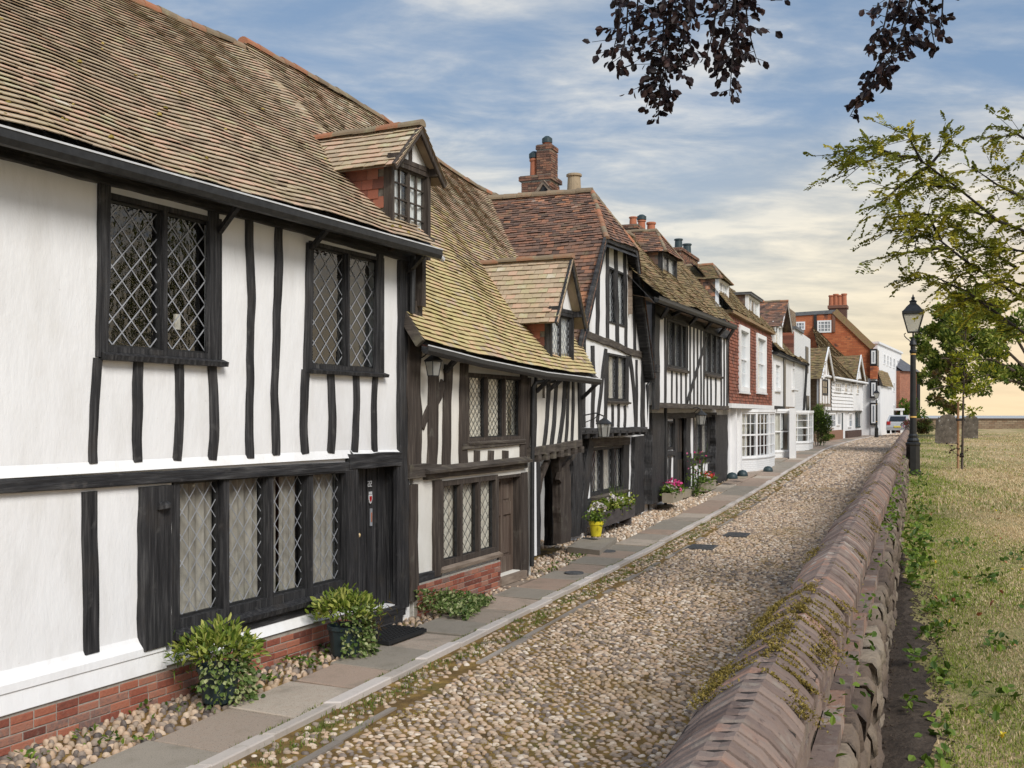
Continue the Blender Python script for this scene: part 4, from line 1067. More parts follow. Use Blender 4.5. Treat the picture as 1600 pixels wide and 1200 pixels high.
stud(F1, H1, 551, 733, 551, 966, 18, name='door_post', w1=.06, rough=.04); stud(F1, H1, 627, 722, 628, 962, 12, name='door_post', w1=.05, rough=.04)
wf1 = window(F1, H1, *W1, lights=2, fr=.05, mul=.045, lat=(.225, .235), sill=(.075, .10, .02), inner=.022, dep=.10, lt=.011, curtain=('curtain_grey', [(.03, .13)]), label='upper leaded casement of two dark lights above four short studs')
mb = MB(); q = F1.hit(287, 500, -.09); mb.box(F1, q[0] - .035, q[0] + .035, q[1] - .09, q[1] + .06, -.19, -.165); mb.build('hanging_ornament', 'curtain_cream', wf1)
window(F1, H1, *W2, lights=2, fr=.045, mul=.04, lat=(.225, .235), sill=(.06, .09, .02), inner=.02, dep=.10, lt=.0105)
# long ground floor window of four lights with dim curtains
window(F1, H1, *WB, lights=4, fr=.085, mul=.085, lat=(.20, .25), sill=(.09, .13, .02), inner=.022, dep=.12, lt=.0085,
       curtain=('curtain_grey', [(.04, .25), (.28, .485), (.52, .60), (.62, .72), (.76, .97)]), cdist=.03)
mb = MB(); mb.box(F1, WB[0], WB[1] + .02, WB[2] - .19, WB[2] - .09, -.02, .05); mb.build('sill_beam', 'oak_black_h', H1)
# plank door with number, knocker, letter plate
mb = MB(); npl = 4; dw = (D1[1] - D1[0]) / npl
for i in range(npl):
    mb.box(F1, D1[0] + i * dw + .004, D1[0] + (i + 1) * dw - .004, D1[2], D1[3], -.20, -.165)
    mb.box(F1, D1[0] + i * dw - .016, D1[0] + i * dw + .016, D1[2], D1[3], -.164, -.145)
d1 = mb.build('door', 'oak_black', H1)
mb = MB(); p = np.array(F1.P(*F1.hit(558, 836, -.15), -.13)); mb.lathe(p - (0, 0, .03), [(0, 0), (.022, .008), (.03, .03), (.022, .052), (0, .06)], 12); mb.build('handle', 'brass', d1)
mb = MB(); q = F1.hit(578, 808, -.16); mb.box(F1, q[0] - .022, q[0] + .022, q[1] - .11, q[1] + .11, -.15, -.138); mb.build('letter_plate', 'lead', d1)
mb = MB(); mb.box(F1, q[0] - .01, q[0] + .012, q[1] - .06, q[1] + .06, -.139, -.134); mb.build('letter_slot', 'clay_pot', d1)
q = F1.hit(577, 779, -.16); sh = [(-.04, .05), (-.04, -.01), (-.022, -.05), (0, -.066), (.022, -.05), (.04, -.01), (.04, .05)]
mb = MB(); mb.prism(F1, [(q[0] + x, q[1] + y) for x, y in sh[::-1]][::-1], -.152, -.14); mb.build('shield_plaque', 'lead_white', d1)
mb = MB(); mb.prism(F1, [(q[0] + x * .62, q[1] + y * .62) for x, y in sh], -.1395, -.136); mb.build('shield_field', 'petal_red', d1)
mb = MB()
for k in range(3): mb.box(F1, q[0] - .034 + k * .026, q[0] - .018 + k * .026, q[1] + .056, q[1] + .088, -.15, -.14)
mb.build('crest', 'lead_white', d1)
def digit(mb, pl, u, z, h, ch, w, t=.012):
    S = {'2': [((0, 1), (.5, 1)), ((.5, 1), (.5, .5)), ((0, .5), (.5, .5)), ((0, 0), (0, .5)), ((0, 0), (.5, 0))], '8': [((0, 1), (.5, 1)), ((.5, 0), (.5, 1)), ((0, .5), (.5, .5)), ((0, 0), (0, 1)), ((0, 0), (.5, 0))],
         '9': [((0, 1), (.5, 1)), ((.5, 0), (.5, 1)), ((0, .5), (.5, .5)), ((0, .5), (0, 1)), ((0, 0), (.5, 0))]}
    for (a, b), (c, d) in S[ch]:
        mb.box(pl, u + min(a, c) * h - t / 2, u + max(a, c) * h + t / 2, z + min(b, d) * h - t / 2, z + max(b, d) * h + t / 2, w, w + .006)
mb = MB(); q = F1.hit(574, 760, -.16); digit(mb, F1, q[0] - .012, q[1], .062, '2', -.145); digit(mb, F1, q[0] + .034, q[1], .062, '2', -.145); mb.build('door_number', 'lead_white', d1)
# plinth: white weathering ledge, then bricks
zpl = lambda x, y: F1.z(x, y)
uP = F1.u(250)
zt_ = F1.z(92, 1045); zb_ = F1.z(92, 1088)
mb = MB()
prof = [(.0, zt_ + .10), (.02, zt_ + .06), (.07, zt_ + .0), (.075, zt_ - .065), (.06, zt_ - .07), (.085, zb_ + .005), (.085, zb_), (-.02, zb_)]
for i in range(len(prof) - 1):
    (wa, za), (wb_, zb2) = prof[i], prof[i + 1]
    mb.quad(F1.P(uA, zb2, wb_), F1.P(uP, zb2, wb_), F1.P(uP, za, wa), F1.P(uA, za, wa))
mb.poly([F1.P(uP, z, q) for q, z in prof])
zs_ = WB[2] - .19
mb.quad(F1.P(uP - .01, zs_ - .11, .09), F1.P(F1.u(552), zs_ - .11, .09), F1.P(F1.u(552), zs_, .035), F1.P(uP - .01, zs_, .035))
mb.quad(F1.P(uP - .01, zs_ - .11, -.02), F1.P(F1.u(552), zs_ - .11, -.02), F1.P(F1.u(552), zs_ - .11, .09), F1.P(uP - .01, zs_ - .11, .09))
mb.build('plinth_ledge', 'plaster', H1)
mb = MB(); mb.box(F1, uA, F1.u(552), -.35, zb_ + .0, -.03, .062); mb.box(F1, uP, F1.u(552), zb_, zs_ - .112, -.03, .062); pb = mb.build('plinth', 'mortar', H1)
mb = MB(); bricks(mb, F1, uA, F1.u(552) + .0, -.33, max(zb_, zs_) + .05, .062, ztop=lambda u: zb_ - .004 if u < uP else zs_ - .118); mb.build('plinth_bricks', 'brick_red', pb)
mb = MB(); mb.box(F1, D1[0] - .02, D1[1] + .02, -.2, D1[2], -.3, .06); mb.build('threshold', 'oak_black_h', H1)
def door_frame(pl, root, D, m, t=.05, w0=-.2, w1=.012):
    mb = MB(); a, b, c, d = D; mb.box(pl, a - .01, a + t, c, d, w0, w1); mb.box(pl, b - t, b + .01, c, d, w0, w1); mb.box(pl, a + t, b - t, d - t, d + .01, w0, w1 - .003); return mb.build('door_frame', m, root)
door_frame(F1, H1, (D1[0], D1[1], D1[2], D1[3]), 'oak_black')

# roof
Wg = .42
gA = F1.hit(92, 226, Wg); gB = F1.hit(686, 391, Wg)
sl = (gB[1] - gA[1]) / (gB[0] - gA[0])
uG0 = F1.u(-45, Wg) - 4.2; gz_ = lambda u: gA[1] + sl * (u - gA[0])
gutter(H1, [F1.P(u, gz_(u), Wg) for u in np.linspace(uG0, gB[0], 6)], .055, drop=.12)
eA = [F1.P(u, gz_(u) + .045 + .012 * math.sin(u * 2), Wg - .02) for u in np.linspace(uG0, gB[0] - .02, 9)]
rA = [rfar, rp(-60, -118), rp(92, -48), rp(290, 37), rp(340, 58), rp(379, 72)]
mb = MB(); NA = tiles(mb, eA, rA, .098, .165, 1.0, .014, .022, .0018)
rfa = mb.build('roof', 'tile_olive', H1)
mb = MB(); E = np.array(eA); T = np.array(rA)
for a0 in np.linspace(0, 1, 12)[:-1]:
    a1 = a0 + 1 / 11; mb.quad(*(polyl(E, a0) - NA * .05, polyl(E, a1) - NA * .05, polyl(T, a1) - NA * .05, polyl(T, a0) - NA * .05))
mb.build('roof_deck', 'oak_black_h', rfa)
mb = MB(); a, b = F1.P(uG0, gz_(uG0) - .01, Wg - .05), F1.P(gB[0], gB[1] - .01, Wg - .05); c, d = F1.P(gB[0], zeave + .2, 0), F1.P(uG0, zeave + .2, 0)
mb.quad(a, b, c, d); mb.build('soffit', 'oak_black_h', rfa)
mb = MB(); ridge_mb(mb, [rfar, rp(-60, -116), rp(290, 40), rp(377, 75)], .10, .32); mb.build('ridge_tiles', 'ridge_clay', rfa)
mb = MB(); k = 60      # moss cushions lodged on the tiles
aa = rng.random(k); bb = .02 + .55 * rng.random(k) ** 1.7
pp = np.array([polyl(eA, a) * (1 - b) + polyl(rA, a) * b + NA * .02 for a, b in zip(aa, bb)]); s_ = rng.uniform(.012, .032, k)
stones_mb(mb, pp, s_, s_ * .8, s_ * .9, rng.random(k) * 6, 6, 1); setting(mb.build('roof_moss', 'moss', rfa, smooth=True), 'stuff')
strut(F1, H1, 343, 362, 379, 312, Wg - .02); strut(F1, H1, 486, 388, 519, 349, Wg - .02); strut(F1, H1, 635, 427, 664, 396, Wg - .02, .06)
mb = MB(); mb.tube([F1.P(gB[0] - .03, gB[1] - .06, Wg), F1.P(gB[0] + .10, gB[1] - .11, Wg + .0)], .035, 10); mb.build('gutter_spout', 'lead_white', H1)
mb = MB(); mb.tube([F1.P(F1.u(645, .12), F1.z(645, 400, .12), .12), F1.P(F1.u(644, .12), F1.z(644, 490, .12), .12)], .04, 10); mb.build('downpipe', 'iron_black', H1)
mb = MB(); u_ = F1.u(650, .06); mb.box(F1, u_, u_ + .09, F1.z(650, 480), F1.z(650, 392), -.6, .16); mb.build('cheek_board', 'oak_brown', H1)

# dormers ------------------------------------------------------------------------------------------------------------
def dormer(pl, root, uL, uR, zb, zh, zap, w, back, ov, tile, hung, frame, gable, curtain, lights, bars, lat, eav=.0, front_ov=.18, hip=False, ridge_m='ridge_clay', side_w=.07, flat=None, glass='glass_old', base_drop=.0,
           tg=.1, name='dormer', label=None, posts=True):
    """gabled dormer part > roof, ridge, cheek, gable, window pieces. zb sill, zh head (eaves), zap apex, w front plane, back = run into the roof"""
    mb = MB(); uc = (uL + uR) / 2; pw = side_w
    mb.box(pl, uL, uL + pw, zb - base_drop, zh, w - .12, w); mb.box(pl, uR - pw, uR, zb - base_drop, zh, w - .12, w)
    mb.box(pl, uL + pw, uR - pw, zh - .07, zh, w - .12, w - .002); mb.box(pl, uL - .03, uR + .03, zb - .05, zb, w - .12, w + .05)
    d = mb.build(name, frame, root)
    if label: d['label'] = label
    g = MB(); fr = MB(); ld = MB()
    a, b, c, e = uL + pw, uR - pw, zb, zh - .07; gw = w - .07; lw = (b - a) / lights
    for i in range(lights):
        x0, x1 = a + i * lw, a + (i + 1) * lw; t = .022
        g.quad(pl.P(x0, c, gw), pl.P(x1, c, gw), pl.P(x1, e, gw), pl.P(x0, e, gw))
        fr.box(pl, x0, x0 + t, c, e, gw - .02, gw + .03); fr.box(pl, x1 - t, x1, c, e, gw - .02, gw + .03); fr.box(pl, x0 + t, x1 - t, c, c + t, gw - .02, gw + .029); fr.box(pl, x0 + t, x1 - t, e - t, e, gw - .02, gw + .029)
        if bars:
            for j in range(1, bars[0]): x = x0 + (x1 - x0) * j / bars[0]; fr.box(pl, x - .009, x + .009, c, e, gw - .01, gw + .02)
            for j in range(1, bars[1]): z = c + (e - c) * j / bars[1]; fr.box(pl, x0, x1, z - .009, z + .009, gw - .01, gw + .018)
        if lat: lattice_mb(ld, pl, x0 + t, x1 - t, c + t, e - t, gw + .006, *lat)
    g.build('glass', glass, d); fr.build('casement', frame, d)
    if lat: ld.build('lead_lattice', 'lead', d)
    if curtain:
        m = MB()
        for s in curtain[1]:
            n = 24; x = np.linspace(a + (b - a) * s[0], a + (b - a) * s[1], n); ww = w - .105 + .012 * np.sin(x * 50)
            o = m.verts([pl.P(x[i], zb, ww[i]) for i in range(n)] + [pl.P(x[i], zh - .02, ww[i]) for i in range(n)]); q = np.arange(n - 1)
            m.faces(np.stack([o + q, o + q + 1, o + n + q + 1, o + n + q], 1))
        m.build('curtain', curtain[0], d, smooth=True)
    # cheeks
    for u, sg in ((uL + .015, -1), (uR - .015, 1)):
        ck = MB(); ckt = MB()
        f = [pl.P(u, zb - .6, w - .12), pl.P(u, zb - .6, w - back), pl.P(u, zh, w - back), pl.P(u, zh, w - .12)]
        ck.poly(f if sg > 0 else f[::-1])
        r = int((zh - zb + .3) / .125)
        for i in range(r):
            z0 = zh - .125 * (i + 1); nx = int(back / .17)
            for j in range(nx):
                wa = w - .12 - j * .17 - (.085 if i % 2 else 0); wb_ = wa - .165
                if wa > w - .12: wa = w - .12
                k = .018 + rng.normal(0, .003); us = u + sg * k; ut = u + sg * .004
                q = [pl.P(us, z0, wa), pl.P(us, z0, wb_), pl.P(ut, z0 + .15, wb_), pl.P(ut, z0 + .15, wa), pl.P(u, z0, wa), pl.P(u, z0, wb_)]
                o = ckt.verts(q); ckt.face([o, o + 1, o + 2, o + 3] if sg > 0 else [o + 3, o + 2, o + 1, o]); ckt.face([o + 4, o + 5, o + 1, o])
        ck.build('cheek', 'mortar_dark', d); ckt.build('cheek_tiles', hung, d)
    rf = MB(); rg = MB()
    if flat is not None:
        rf.box(pl, uL - ov, uR + ov, zh + .0, zh + .07, w - back, w + front_ov); rf.box(pl, uL - ov - .02, uR + ov + .02, zh + .07, zh + .10, w - back, w + front_ov + .03)
        rf.build('dormer_roof', flat, d); return d
    ze = zh + eav - (zap - zh) / ((uR - uL) / 2) * ov * .85
    wf = w + front_ov
    ap_f = pl.P(uc, zap, wf - (.5 if hip else 0)); ap_b = pl.P(uc, zap, w - back)
    for s, ue in ((-1, uL - ov), (1, uR + ov)):
        e0, e1 = pl.P(ue, ze, wf), pl.P(ue, ze, w - back)
        E, T = ([e1, e0], [ap_b, ap_f]) if s < 0 else ([e0, e1], [ap_f, ap_b])
        N = tiles(rf, E, T, tg, .165, 2 + s, .008, .016, .004)
        off = np.array(N) * .02
        rf.quad(*(np.array(E[0]) - off, np.array(T[0]) - off, np.array(T[1]) - off, np.array(E[1]) - off), rnd=(.02,) * 3)
    if hip:
        e0, e1 = pl.P(uL - ov, ze, wf), pl.P(uR + ov, ze, wf); tiles(rf, [e0, e1], [ap_f, pl.P(uc + .01, zap, wf - .5)], tg, .165, 5, .006, .016, .004)
        for e in (e0, e1): ridge_mb(rg, [e, ap_f], .05, .2)
    rf.build('dormer_roof', tile, d)
    ridge_mb(rg, [ap_f, ap_b], .075, .33, .01); rg.build('dormer_ridge', ridge_m, d)
    if not hip:
        gb = MB(); gb.prism(pl, [(uL, zh), (uR, zh), (uc, zap - .06)], w - .1, w - .03); gb.build('gable', gable, d)
        tm = MB(); timber_mb(tm, pl, [(uc, zh), (uc, zap - .1)], .07, w - .05, w - .008, .04)
        timber_mb(tm, pl, [(uL - .02, zh + .02), (uR + .02, zh + .02)], .07, w - .05, w + .006, .03)
        wb0, wb1 = wf - .05, wf - .015
        for ue in (uL - ov, uR + ov):
            timber_mb(tm, pl, [(ue, ze - .03), (uc, zap - .05)] if ue < uc else [(uc, zap - .05), (ue, ze - .03)], .10, wb0, wb1, .03)
        for u in ((uL, uR) if gable != 'paint_white' else ()): tm.box(pl, u - .05, u + .05, zh - .06, zh + .04, w - .02, wf - .04)
        tm.build('bargeboard', frame if gable != 'paint_white' else 'paint_white', d)
    return d
wD = .12
uL, uR = F1.u(612, wD), F1.u(673, wD)
zb = F1.z(673, 372, wD); zh = F1.z(640, 257, wD); zap = F1.z(662, 196, wD + .17)
dormer(F1, H1, uL, uR, zb, zh, zap, wD, 2.6, .15, 'tile_olive', 'tile_hung', 'oak_brown', 'plaster', ('curtain_white', [(0, .40), (.48, .98)]), 2, (2, 4), None, front_ov=.17, base_drop=.3, label='tall gabled attic dormer with small plain panes')

# ---------------- second house
b2 = F2.P(F2.u(760), -.1, 0)
H2 = thing('timber_house', b2, 'low timber framed cottage with lichen yellow roof, panelled brown door and overhanging side wing', 'house', 'houses along the cobbled street')
u0, u1, u2 = F2.u(646), F2.u(829), F2.u(909)
V1 = rect(F2, 729, 815, 582, 690); V2 = rect(F2, 687, 776, 752, 886); D2 = rect(F2, 777, 814, 745, 903)
zt2 = F2.z(760, 556) 
mb = MB(); wall_mb(mb, F2, u0, u1, -.3, zt2, [inset(V1), inset(V2), inset(D2)], 0, .18); shell_mb(mb, F2, u0, u1, -.3, zt2, 3.6, 0, (F2.z(680, 735),))
zj = F2.z(833, 700)
mb.box(F2, u1, u2, zj, F2.z(870, 590), -.15, -.005); mb.quad(F2.P(u2, zj, 0), F2.P(u2, zj, -3), F2.P(u2, zt2, -3), F2.P(u2, zt2, 0), (.5,) * 3)
mb.quad(F2.P(u1, zj, -.01), F2.P(u2, zj, -.01), F2.P(u2, zj, -2.4), F2.P(u1, zj, -2.4), (.5,) * 3)
mb.build('wall', 'plaster_warm', H2)
OB = dict(m='oak_brown')
stud(F2, H2, 650, 470, 648, 735, 21, name='corner_post', w1=.07, m='oak_brown', rough=.12)
stud(F2, H2, 648, 757, 648, 938, 13, name='corner_post', w1=.05, m='oak_brown', rough=.08)
for a in [(679, 560, 677, 728, 15), (702, 570, 699, 727, 12), (727, 568, 725, 728, 12)]: stud(F2, H2, *a, rough=.08, **OB)
stud(F2, H2, 820, 582, 819, 726, 10, name='window_post', rough=.06, **OB)
mb = MB(); timber_mb(mb, F2, [F2.hit(691, 596), F2.hit(684, 622), F2.hit(668, 640), F2.hit(658, 668)], .13, -.02, .028, .08); mb.build('brace', 'oak_brown', H2)
stud(F2, H2, 828, 590, 827, 700, 4, **OB)
for a, b in [(747, 741), (769, 764), (791, 786)]: stud(F2, H2, a, 704, a - .5, 725, 8, rough=.05, **OB)
rail(F2, H2, 724, 699, 822, 690, 9, name='sill_beam', m='oak_brown_h', w1=.05)
rail(F2, H2, 640, 737, 690, 736, 22, name='beam', m='oak_brown_h', w1=.08, rough=.1)
rail(F2, H2, 668, 742, 825, 725, 15, name='beam', m='oak_brown_h', w1=.07, rough=.05)
mb = MB(); a, za = F2.hit(666, 736, .1); b, zb2 = F2.hit(827, 718, .1)
mb.poly([F2.P(a, za, .17), F2.P(b, zb2, .17), F2.P(b, zb2 + .05, .03), F2.P(a, za + .05, .03)]); mb.poly([F2.P(a, za - .04, .16), F2.P(b, zb2 - .04, .16), F2.P(b, zb2, .17), F2.P(a, za, .17)])
mb.poly([F2.P(a, za - .04, .02), F2.P(b, zb2 - .04, .02), F2.P(b, zb2 - .04, .16), F2.P(a, za - .04, .16)][::-1]); mb.poly([F2.P(a, za - .04, .03), F2.P(a, za - .04, .16), F2.P(a, za, .17), F2.P(a, za + .05, .03)][::-1])
mb.build('drip_ledge', 'oak_brown_h', H2)
stud(F2, H2, 685, 750, 686, 900, 11, name='window_post', w1=.05, rough=.08, **OB)
rail(F2, H2, 645, 907, 690, 898, 18, name='sill_beam', m='oak_black_h', w1=.04)
window(F2, H2, *V1, lights=3, fr=.05, mul=.05, lat=(.125, .125), sill=(.05, .07, .03), inner=.018, dep=.09, lt=.006, fm='oak_brown', sm='oak_brown_h', curtain=('curtain_cream', [(.06, .33), (.37, .64), (.68, .82)]), cdist=.012, lm='iron_black')
window(F2, H2, *V2, lights=3, fr=.075, mul=.07, lat=(.19, .19), sill=(.075, .09, .05), inner=.014, dep=.10, lt=.0065, fm='oak_brown', sm='wood_grey', curtain=('curtain_cream', [(.02, .98)]), cdist=.01, lm='iron_black')
stud(F2, H2, 821, 738, 822, 905, 9, name='door_post', w1=.03, rough=.04, **OB)
# panelled door
mb = MB(); a, b, c, d = D2; st = .105; dw_ = -.13
xm = (a + b) / 2; zr = [c, c + .26, c + .93, c + 1.13, d - .0 - .1, d]
for x0, x1 in ((a, a + st), (xm - st / 2, xm + st / 2), (b - st, b)): mb.box(F2, x0, x1, c, d, dw_ - .05, dw_)
for i in (0, 2, 4):
    for x0, x1 in ((a + st, xm - st / 2), (xm + st / 2, b - st)): mb.box(F2, x0, x1, zr[i], zr[i + 1], dw_ - .05, dw_ - .002)
dr2 = mb.build('door', 'oak_door', H2)
mb = MB()
for i in (1, 3):
    for x0, x1 in ((a + st, xm - st / 2), (xm + st / 2, b - st)):
        mb.box(F2, x0, x1, zr[i], zr[i + 1], dw_ - .05, dw_ - .03); mb.box(F2, x0 + .04, x1 - .04, zr[i] + .05, zr[i + 1] - .05, dw_ - .031, dw_ - .012)
mb.build('panel', 'oak_door', dr2)
mb = MB(); q = np.array(F2.P(a + .07, c + 1.02, dw_ + .03)); mb.lathe(q - (0, 0, .03), [(0, 0), (.02, .008), (.028, .03), (.02, .052), (0, .06)], 12); mb.build('handle', 'brass', dr2)
mb = MB(); mb.box(F2, a - .03, b + .05, c - .12, c, -.2, .09); mb.box(F2, a - .05, b + .07, c - .26, c - .13, -.2, .24); mb.build('door_step', 'wood_grey', H2)
door_frame(F2, H2, D2, 'oak_brown', .035)
# brick apron
zbt = F2.z(690, 900); uBk0, uBk1 = F2.u(647), F2.u(777)
mb = MB(); mb.box(F2, uBk0, uBk1, -.35, zbt, -.03, .052); pb = mb.build('plinth', 'mortar', H2)
mb = MB(); bricks(mb, F2, uBk0, uBk1, -.34, zbt + .02, .052, ztop=lambda u: zbt); mb.build('plinth_bricks', 'brick_red', pb)
# wing studs, bressumer and joist ends
for a in [(839, 590, 836, 703, 3.5, .0), (858, 595, 851, 701, 4.5, .4), (871, 596, 862.5, 698, 4.5, .3), (884.5, 593, 874, 696, 4.5, .4), (890, 592, 885, 694, 3, .2), (897.5, 592, 894.5, 693, 3, .1)]:
    stud(F2, H2, *a[:5], rough=.12, bow=a[5], w1=.022)
stud(F2, H2, 907, 594, 908, 694, 4, name='corner_post', rough=.05)
rail(F2, H2, 829, 707, 910, 692.5, 14, name='bressumer', w1=.06, rough=.06, m='oak_brown_h', hr=11)
ju, jz0 = F2.hit(831, 715); ju2, jz1 = F2.hit(909, 699)
for i in range(7):
    t = (i + .3) / 7; u = ju + (ju2 - ju) * t; z = jz0 + (jz1 - jz0) * t
    mb = MB(); mb.box(F2, u, u + .14, z - .08, z + .035, -1.0, .07 + .02 * random.random()); mb.build('joist_end', 'oak_brown_h', H2)
# dark recess beneath the wing
mb = MB(); zf = -.25
mb.box(F2, u1 - .02, u2 + .5, zf, zj, -1.6, -1.5); mb.build('recess_wall', 'oak_black', H2)
mb = MB(); mb.box(F2, u1 + .35, u1 + 1.0, zf + .2, zj - .3, -1.5, -1.45); mb.box(F2, u1 + .42, u1 + .93, zf + .25, zj - .75, -1.45, -1.42); mb.build('recess_door', 'oak_black', H2)
for (xt, yt, xb, yb, wp, w1, m) in [(838, 722, 841, 868, 11, -.05, 'oak_black'), (884, 712, 884, 848, 16, -.25, 'oak_brown'), (903, 705, 901, 838, 15, -.35, 'oak_black'), (868, 716, 866, 852, 9, -.7, 'oak_black')]:
    stud(F2, H2, xt, yt, xb, yb, wp, name='jetty_post', w1=w1, w0=w1 - .16, m=m, rough=.12)
for pts, w1, m in [([(843, 770), (847, 748), (853, 733), (860, 718)], -.06, 'oak_brown'), ([(876, 752), (880, 735), (890, 722), (899, 712)], -.22, 'oak_brown')]:
    mb = MB(); timber_mb(mb, F2, [F2.hit(x, y, w1) for x, y in pts], [.14, .12, .1, .07], w1 - .09, w1, .06); mb.build('arch_brace', m, H2)
mb = MB(); u_ = F2.u(832, .05); mb.tube([F2.P(u_ + .03, F2.z(832, 868, .05), .08), F2.P(u_, F2.z(832, 722, .05), .08)], .035, 10); mb.build('white_pipe', 'paint_white', H2)
mb = MB(); x = F2.u(835, .10); z9 = F2.z(835, 592, .10); mb.tube([F2.P(x + .45, z9 - .02, .30), F2.P(x + .40, z9 - .03, .2), F2.P(x + .05, z9 - .06, .10), F2.P(x, z9 - .14, .08), F2.P(x - .04, F2.z(832, 720, .1), .08), F2.P(x - .06, .1, .08)], .038, 10)
mb.build('downpipe', 'iron_black', H2)
# roof of the second house
Wg2 = .40
gp = [F2.P(*F2.hit(x, y, Wg2), Wg2) for x, y in ((664, 540), (700, 549), (750, 562), (800, 572), (850, 582), (900, 588), (936, 593))]
gutter(H2, gp, .05, drop=.10)
eB = [F2.P(*F2.hit(x, y, Wg2 - .03), Wg2 - .03) for x, y in ((662, 532), (700, 542), (750, 556), (800, 567), (850, 576), (900, 582), (930, 586))]
rB = [rp(379, 66), rp(450, 104), rp(530, 148), rp(600, 190), rp(660, 238), rp(700, 266), rp(750, 297), rp(796, 318)]
mb = MB(); mbo = MB(); NB = tiles(mb, eB, rB, .104, .165, 3.0, .014, .024, .0025, other=(mbo, lambda b: min(1, max(0.08, (b - .22) / .42)))); rfb = mb.build('roof', 'tile_yellow', H2); setting(mbo.build('bare_tiles', 'tile_olive', rfb), 'stuff')
mb = MB()
for a0 in np.linspace(0, 1, 14)[:-1]:
    a1 = a0 + 1 / 13; mb.quad(*(polyl(eB, a0) - NB * .06, polyl(eB, a1) - NB * .06, polyl(rB, a1) - NB * .06, polyl(rB, a0) - NB * .06))
mb.build('roof_deck', 'oak_black_h', rfb)
mb = MB(); e = np.array(eB); mb.quad(F2.P(u0 - .1, e[0][2] - .05, Wg2 - .06), F2.P(u2, e[-1][2] - .05, Wg2 - .06), F2.P(u2, zt2 + .05, 0), F2.P(u0 - .1, zt2 + .05, 0)); mb.build('soffit', 'oak_brown_h', rfb)
mb = MB(); ridge_mb(mb, [p for p in rB], .10, .33); mb.build('ridge_tiles', 'ridge_clay', rfb)
mb = MB(); a = np.array(eB[0]); b = np.array(polyl(rB, 0)); mb.bar(a - NB * .06, a + (b - a) * .45 - NB * .06, .05, .13, tuple(NB)); mb.build('bargeboard', 'oak_brown_h', rfb)
for a in [(696, 580, 720, 553), (838, 612, 868, 583), (858, 609, 886, 586), (909, 623, 937, 595)]: strut(F2, H2, *a, Wg2 - .02, .06)
wD2 = .16
uL, uR = F2.u(861, wD2), F2.u(897, wD2)
zb = F2.z(897, 571, wD2); zh = F2.z(880, 487, wD2); zap = F2.z(893, 402, wD2 + .2)
dormer(F2, H2, uL, uR, zb, zh, zap, wD2, 3.0, .17, 'tile_olive', 'tile_hung', 'oak_black', 'plaster', ('curtain_white', [(0, .98)]), 2, None, (.11, .14), front_ov=.2, base_drop=.2, label='steep gabled dormer with leaded lights and mossy roof')
# ------------------------------------------------------------------ third house: jettied gable end
SV = 800 + .397 * FPX
F3 = Plane(910, 20.9, SV); G3 = Plane(905, 22.36, SV)
H3 = thing('gabled_house', G3.P(2.4, -.05, 0), 'white gable fronted house with close dark studs, clipped roof end and flower box', 'house', 'houses along the cobbled street')
ua, ub = F3.u(911), F3.u(1014)
zj, zt = F3.z(912, 675), F3.z(912, 520)
X1 = rect(F3, 948.5, 980, 551, 626); XA = rect(F3, 950, 976.5, 416, 504)
hl = F3.hit(950, 372); hr = F3.hit(995, 389); zhp = (hl[1] + hr[1]) / 2; uc = (hl[0] + hr[0]) / 2
el, er = (ua - .06, F3.z(910, 545)), (F3.u(1021), F3.z(1020, 590))
mb = MB()
wall_mb(mb, F3, ua, ub, zj, XA[2] - .25, [inset(X1)], 0, .16)
zq = XA[2] - .25
def rake(u):      # height of the rakes above the wall line
    if u < uc: return el[1] + (zhp - el[1]) * min(1, max(0, (u - el[0]) / (hl[0] - el[0]))) ** .92
    return er[1] + (zhp - er[1]) * min(1, max(0, (er[0] - u) / (er[0] - hr[0]))) ** .92
def clip_fill(mb, a, b, w=0.0):
    n = 8; us = np.linspace(a, b, n)
    for x0, x1 in zip(us, us[1:]):
        if min(rake(x0), rake(x1)) > zq: mb.poly([F3.P(x0, zq, w), F3.P(x1, zq, w), F3.P(x1, rake(x1), w), F3.P(x0, rake(x0), w)], (.5,) * 3)
clip_fill(mb, ua, XA[0] + .01); clip_fill(mb, XA[1] - .01, ub)
wall_mb(mb, F3, XA[0] + .01, XA[1] - .01, zq, zhp, [inset(XA)], 0, .16)
shell_mb(mb, F3, ua, ub, zj, zt, 5, 0); 
for u in (ua, ub): pass
mb.quad(F3.P(ua, zt, -2), F3.P(ub, zt, -2), F3.P(uc + .8, zhp, -2), F3.P(uc - .8, zhp, -2), (.5,) * 3)
mb.build('wall', 'plaster', H3)
B3 = dict(m='oak_black')
for a in [(935, 428, 934.5, 524, 5, 0), (950, 382, 950, 533, 4, 0), (963, 378, 965.5, 538, 5, 0), (977, 388, 979.5, 545, 4, 0), (989, 440, 993, 552, 3.5, .3), (1003, 520, 1004.5, 556, 3, 0), (919, 480, 919, 520, 4, 0),
          (927, 540, 926.5, 668, 5, .2), (948, 545, 947, 668, 4, 0), (981.5, 556, 981, 632, 4, 0), (995.5, 562, 994.5, 668, 3, .3), (1006, 566, 1005, 668, 6, 0), (958, 632, 958, 667, 2.8, 0), (967, 632, 967, 667, 2.8, .2), (977, 634, 976.5, 667, 2.8, .3)]:
    stud(F3, H3, *a[:5], rough=.12, bow=a[5], w1=.025)
stud(F3, H3, 913, 530, 913, 668, 5, name='corner_post', rough=.06)
for pts, wd in [([(983, 557), (986, 580), (990, 615), (993, 667)], .22), ([(945, 550), (941, 580), (937, 620), (932.5, 660)], .16)]:
    mb = MB(); timber_mb(mb, F3, [F3.hit(x, y) for x, y in pts], wd, -.02, .03, .08); mb.build('brace', 'oak_black', H3)
